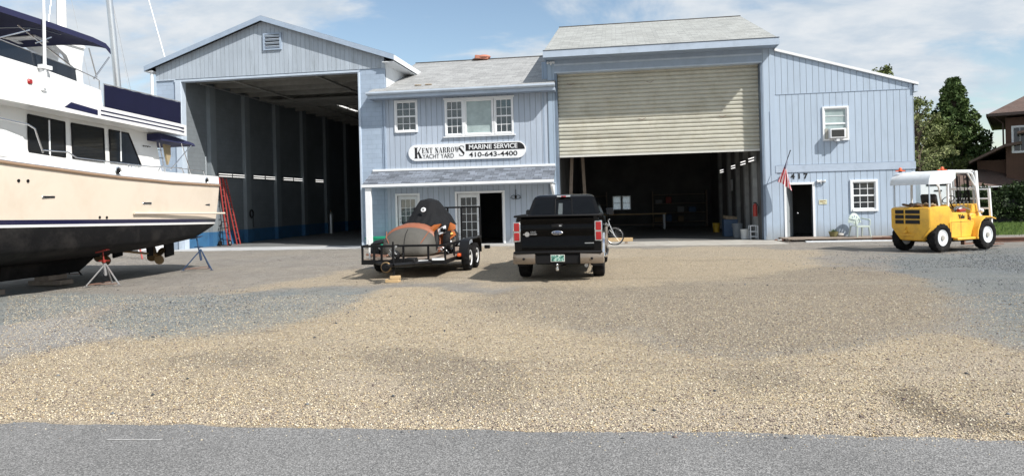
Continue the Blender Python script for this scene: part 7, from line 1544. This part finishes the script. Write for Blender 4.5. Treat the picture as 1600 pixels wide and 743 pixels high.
def leaves(name, centers, radii, per, size, mat, parent, seed, flat=1.):
    rg = np.random.default_rng(seed); C = np.repeat(np.array(centers), per, 0); Rr = np.repeat(np.array(radii), per)
    n = len(C); d = rg.normal(size=(n, 3)); d /= np.linalg.norm(d, axis=1, keepdims=True); rad = rg.random(n)**.45
    p = C+d*(Rr*rad)[:, None]*np.array([1, 1, flat])
    a = rg.normal(size=(n, 3)); a /= np.linalg.norm(a, axis=1, keepdims=True); bb = np.cross(a, rg.normal(size=(n, 3))); bb /= np.linalg.norm(bb, axis=1, keepdims=True)
    s = size*(.6+.8*rg.random(n))[:, None]
    co = np.stack([p-a*s, p-bb*s*.45+a*s*.1, p+a*s, p+bb*s*.45+a*s*.1], 1).reshape(-1, 3)
    me = bpy.data.meshes.new(name); me.vertices.add(n*4); me.vertices.foreach_set('co', co.ravel()); me.loops.add(n*4); me.loops.foreach_set('vertex_index', np.arange(n*4, dtype=np.int32)); me.polygons.add(n)
    me.polygons.foreach_set('loop_start', np.arange(0, n*4, 4, dtype=np.int32)); me.polygons.foreach_set('loop_total', np.full(n, 4, np.int32)); me.materials.append(mat); me.update()
    o = bpy.data.objects.new(name, me); COL.objects.link(o); o.parent = parent; return o
def tree(name, label, loc, h, rad, shape, mat, seed, ncl=70, per=220, size=.11, base=.15, group=None, clr=(.16, .34)):
    t = thing(name, label, 'tree', loc, 0, group); rg = np.random.default_rng(seed); cs, rs = [], []
    for k in range(ncl):
        u = rg.random(); z = h*(base+(1-base)*u)
        if shape == 'cone': prof = rad*min(1, (1-u)*1.2+.05)*(.70+.45*rg.random())*(.55 if u < .06 else 1)
        else: prof = rad*math.sin(PI*min(.98, .12+.85*u))**.7*(.8+.35*rg.random())
        a = rg.random()*6.283; q = prof*(rg.random()**.4)*.92
        cr = rad*(clr[0]+(clr[1]-clr[0])*rg.random())*(1-.45*u if shape == 'cone' else 1)
        cs.append((math.cos(a)*q, math.sin(a)*q, min(h-cr*.5, z))); rs.append(cr)
    cs.append((0, 0, h-.35)); rs.append(.35)
    b = MB(); b.tube([(0, 0, 0), (.05, 0, h*.3), (-.05, .05, h*.6), (0, 0, h*.92)], [.028*h, .022*h, .013*h, .004*h], 8)
    b.build('trunk', P('bark', (.10, .075, .055), .9, var=.3, bump=.5, bs=20), t)
    b = MB()
    for k in range(0, len(cs), 2): c_ = cs[k]; z0_ = max(.1*h, c_[2]-rad*.5); b.tube([(0, 0, z0_), (c_[0]*.6, c_[1]*.6, (z0_+c_[2])/2+.1), c_], [.007*h, .004*h, .0015*h], 5)
    b.build('limbs', bpy.data.materials['bark'], t)
    leaves('crown', cs, rs, per, size, mat, t, seed+1, .8); return t
tree('evergreen_tree', 'tall dark evergreen tree with pointed top behind the forklift', (22.2, 51, -.1), 9.35, 3.5, 'cone', LM['ever'], 5, 460, 80, .13, .06, clr=(.07, .18))
tree('leafy_tree', 'light green loose tree just right of the wing wall', (16.8, 43, 0), 7.1, 1.9, 'round', LM['light'], 8, 150, 48, .085, .1, clr=(.09, .22))
tree('leafy_tree', 'dull green bushy tree between the loose tree and the evergreen', (19.2, 47, 0), 6.3, 2.0, 'round', LM['mid'], 9, 170, 75, .10, .08, clr=(.09, .22))
tree('leafy_tree', 'tree whose top shows above the wing roof', (15.6, 45, 0), 9.25, 2.2, 'round', LM['mid'], 12, 90, 34, .10, .3, clr=(.08, .18))
tree('leafy_tree', 'dark low tree between evergreen and brick house', (24.4, 50, 0), 4.6, 1.6, 'round', LM['ever'], 14, 60, 220, .11, .1)
tree('leafy_tree', 'tree far behind the hangar on the left of the yard', (-36, 62, 0), 6.5, 3.0, 'round', LM['mid'], 15, 60, 140, .16, .1)
t = thing('hedge', 'dark overgrown hedge in front of the low brown roof at right', 'hedge', (21.2, 42.3, 0))
cs = []; rs = []
for k in range(120): cs.append((-3.6+rng.random()*11, -.7+rng.random()*1.4, .3+rng.random()*(1.45+.25*math.sin(k)))); rs.append(.45)
leaves('foliage', cs, rs, 190, .085, LM['hedge'], t, 33)
b = MB()
for k in range(16): x = -3.4+k*.7; b.tube([(x, 0, 0), (x+.1, .1, 1.2)], .03, 5)
b.build('stems', bpy.data.materials['bark'], t)
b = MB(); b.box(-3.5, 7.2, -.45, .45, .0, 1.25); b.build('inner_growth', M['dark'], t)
# lawn blades
n = 9000; rg = np.random.default_rng(4); gx = 12.8+rg.random(n)*14; gy_ = 30+rg.random(n)*12; hh_ = .05+rg.random(n)*.09
a = rg.random(n)*6.28; w2 = .012
co = np.stack([np.stack([gx-np.cos(a)*w2, gy_-np.sin(a)*w2, 0*gx], -1), np.stack([gx+np.cos(a)*w2, gy_+np.sin(a)*w2, 0*gx], -1), np.stack([gx+(rg.random(n)-.5)*.06, gy_+(rg.random(n)-.5)*.06, hh_], -1)], 1).reshape(-1, 3)
me = bpy.data.meshes.new('lawn_grass'); me.vertices.add(n*3); me.vertices.foreach_set('co', co.ravel()); me.loops.add(n*3); me.loops.foreach_set('vertex_index', np.arange(n*3, dtype=np.int32)); me.polygons.add(n); me.polygons.foreach_set('loop_start', np.arange(0, n*3, 3, dtype=np.int32)); me.polygons.foreach_set('loop_total', np.full(n, 3, np.int32)); me.materials.append(leafmat('grass', (.07, .12, .03), (.11, .16, .05))); me.update()
o = bpy.data.objects.new('lawn_grass', me); COL.objects.link(o); tag(o, 'short green lawn in front of the hedge at right', 'grass', kind='stuff')

# two storey brick house at the right edge
hs = thing('brick_house', 'dark red brown two storey house with brown roof at the right edge', 'house', (21.85, 44, 0)); hs.rotation_euler = (0, 0, R(-27))
b = MB(); wall_holes(b, 21.85, 32, 0, 5.85, 44, 44.25, [(22.15, 22.85, 3.85, 5.35)]); b.box(21.85, 22.1, 44.25, 54, 0, 5.85); b.box(31.8, 32, 44.25, 54, 0, 5.85); b.box(22.1, 31.8, 53.8, 54, 0, 5.85); b.build('wall', M['brickr'], hs, True)
window(hs, 22.2, 22.85, 3.9, 5.3, 2, 1, y=44, glass='glassd', split=False, frame=.07)
b = MB(); e0, e1 = 21.1, 32.8; b.loft([[(e0, 43.2, 5.95), (e1, 43.2, 5.95), (e1, 54.8, 5.95), (e0, 54.8, 5.95)], [(e0, 43.2, 6.1), (e1, 43.2, 6.1), (e1, 54.8, 6.1), (e0, 54.8, 6.1)], [(e0+5.0, 48.9, 9.2), (e1-5.0, 48.9, 9.2), (e1-5.0, 49.1, 9.2), (e0+5.0, 49.1, 9.2)]], smooth=False); b.build('roof', M['shb'], hs, True)
b = MB(); b.box(21.0, 32.9, 43.08, 43.19, 5.93, 6.08); b.box(20.98, 21.09, 43.08, 54.9, 5.93, 6.08); b.tube([(21.3, 43.15, 5.93), (21.75, 43.9, 5.55), (21.75, 43.93, 4.2)], .05, 6); b.build('gutter', P('brown gutter', (.05, .03, .025), .5), hs, True)
b = MB(); b.tube([(22.95, 43.9, 0), (22.95, 43.9, 5.6)], .06, 8); b.build('downpipe', M['whited'], hs, True)
b = MB(); b.box(20.45, 21.84, 44.6, 53, 0, 3.5); b.build('side_wing', M['brickr'], hs, True)
b = MB(); b.prism([(20.1, 3.45), (21.84, 4.35), (22.6, 4.45), (22.6, 4.3), (21.84, 4.2), (20.1, 3.33)], 'y', 43.3, 53.4); b.build('lower_roof', M['shb'], hs, True)
b = MB(); b.prism([(22.4, 4.95), (26, 5.6), (26, 5.45), (22.4, 4.83)], 'y', 42.6, 43.9); b.build('porch_roof', M['shb'], hs, True)
b = MB(); b.box(25.7, 25.9, 42.7, 42.9, 0, 5.4); b.build('porch_post', M['whited'], hs, True)
# low outbuilding with dark roof
ob = thing('low_outbuilding', 'low brown outbuilding with a dark hipped roof behind the hedge', 'outbuilding', (21, 45, 0))
b = MB(); b.box(18.6, 23.4, 43.6, 46.5, 0, 1.95); b.build('wall', P('brown boards', (.07, .04, .03), .8), ob, True)
b = MB(); b.loft([[(18.1, 43.2, 1.95), (23.6, 43.2, 1.95), (23.6, 47, 1.95), (18.1, 47, 1.95)], [(18.1, 43.2, 2.03), (23.6, 43.2, 2.03), (23.6, 47, 2.03), (18.1, 47, 2.03)], [(19.6, 45, 3.0), (21.2, 45, 3.0), (21.2, 45.1, 3.0), (19.6, 45.1, 3.0)]], smooth=False); b.build('roof', M['shb'], ob, True)
b = MB(); b.box(18.05, 23.65, 43.1, 43.19, 1.93, 1.99); b.build('gutter', M['whited'], ob, True)
t = thing('condenser_unit', 'low grey outdoor condenser box on the lawn at the right edge', 'condenser', (22.55, 41.2, 0)); b = MB(); b.box(-.45, .45, -.35, .35, .0, .62, bev=.02); b.build('case', P('grey case', (.25, .25, .24), .6), t); b = MB(); b.lathe([(.621, .3), (.66, .28)], (0, 0, 0), 'z', 16); b.build('fan_guard', M['blackm'], t)
# pale enclosed trailer behind the forklift
t = thing('box_trailer', 'white enclosed trailer standing on the lawn behind the forklift', 'trailer', (15.6, 37.5, 0)); b = MB(); b.box(-.9, .62, 0, 3.4, .5, 2.55, bev=.03); b.build('box', M['whited'], t); b = MB(); b.box(-.6, .4, -.02, -.002, 2.05, 2.16); b.box(-.25, .1, -.02, -.002, 1.78, 1.84); b.build('vent', M['blackm'], t)
wheel(t, (-.7, 1.8, .33), .33, .2, .18, 'white', -1); wheel(t, (.45, 1.8, .33), .33, .2, .18, 'white', 1); b = MB(); b.box(-.1, .0, -1.1, 0, .45, .52); b.build('drawbar', M['black'], t)
# distant tree line, reads as one mass
cs, rs = [], []
for k in range(420):
    a = -1.2+2.4*rng.random(); d_ = 150+rng.random()*40; cs.append((math.sin(a)*d_, math.cos(a)*d_, rng.random()*3.8)); rs.append(3.2)
ow = leaves('distant_woods', cs, rs, 60, .8, LM['hedge'], None, 77); tag(ow, 'low distant line of woods beyond the yard', 'woods', kind='stuff')
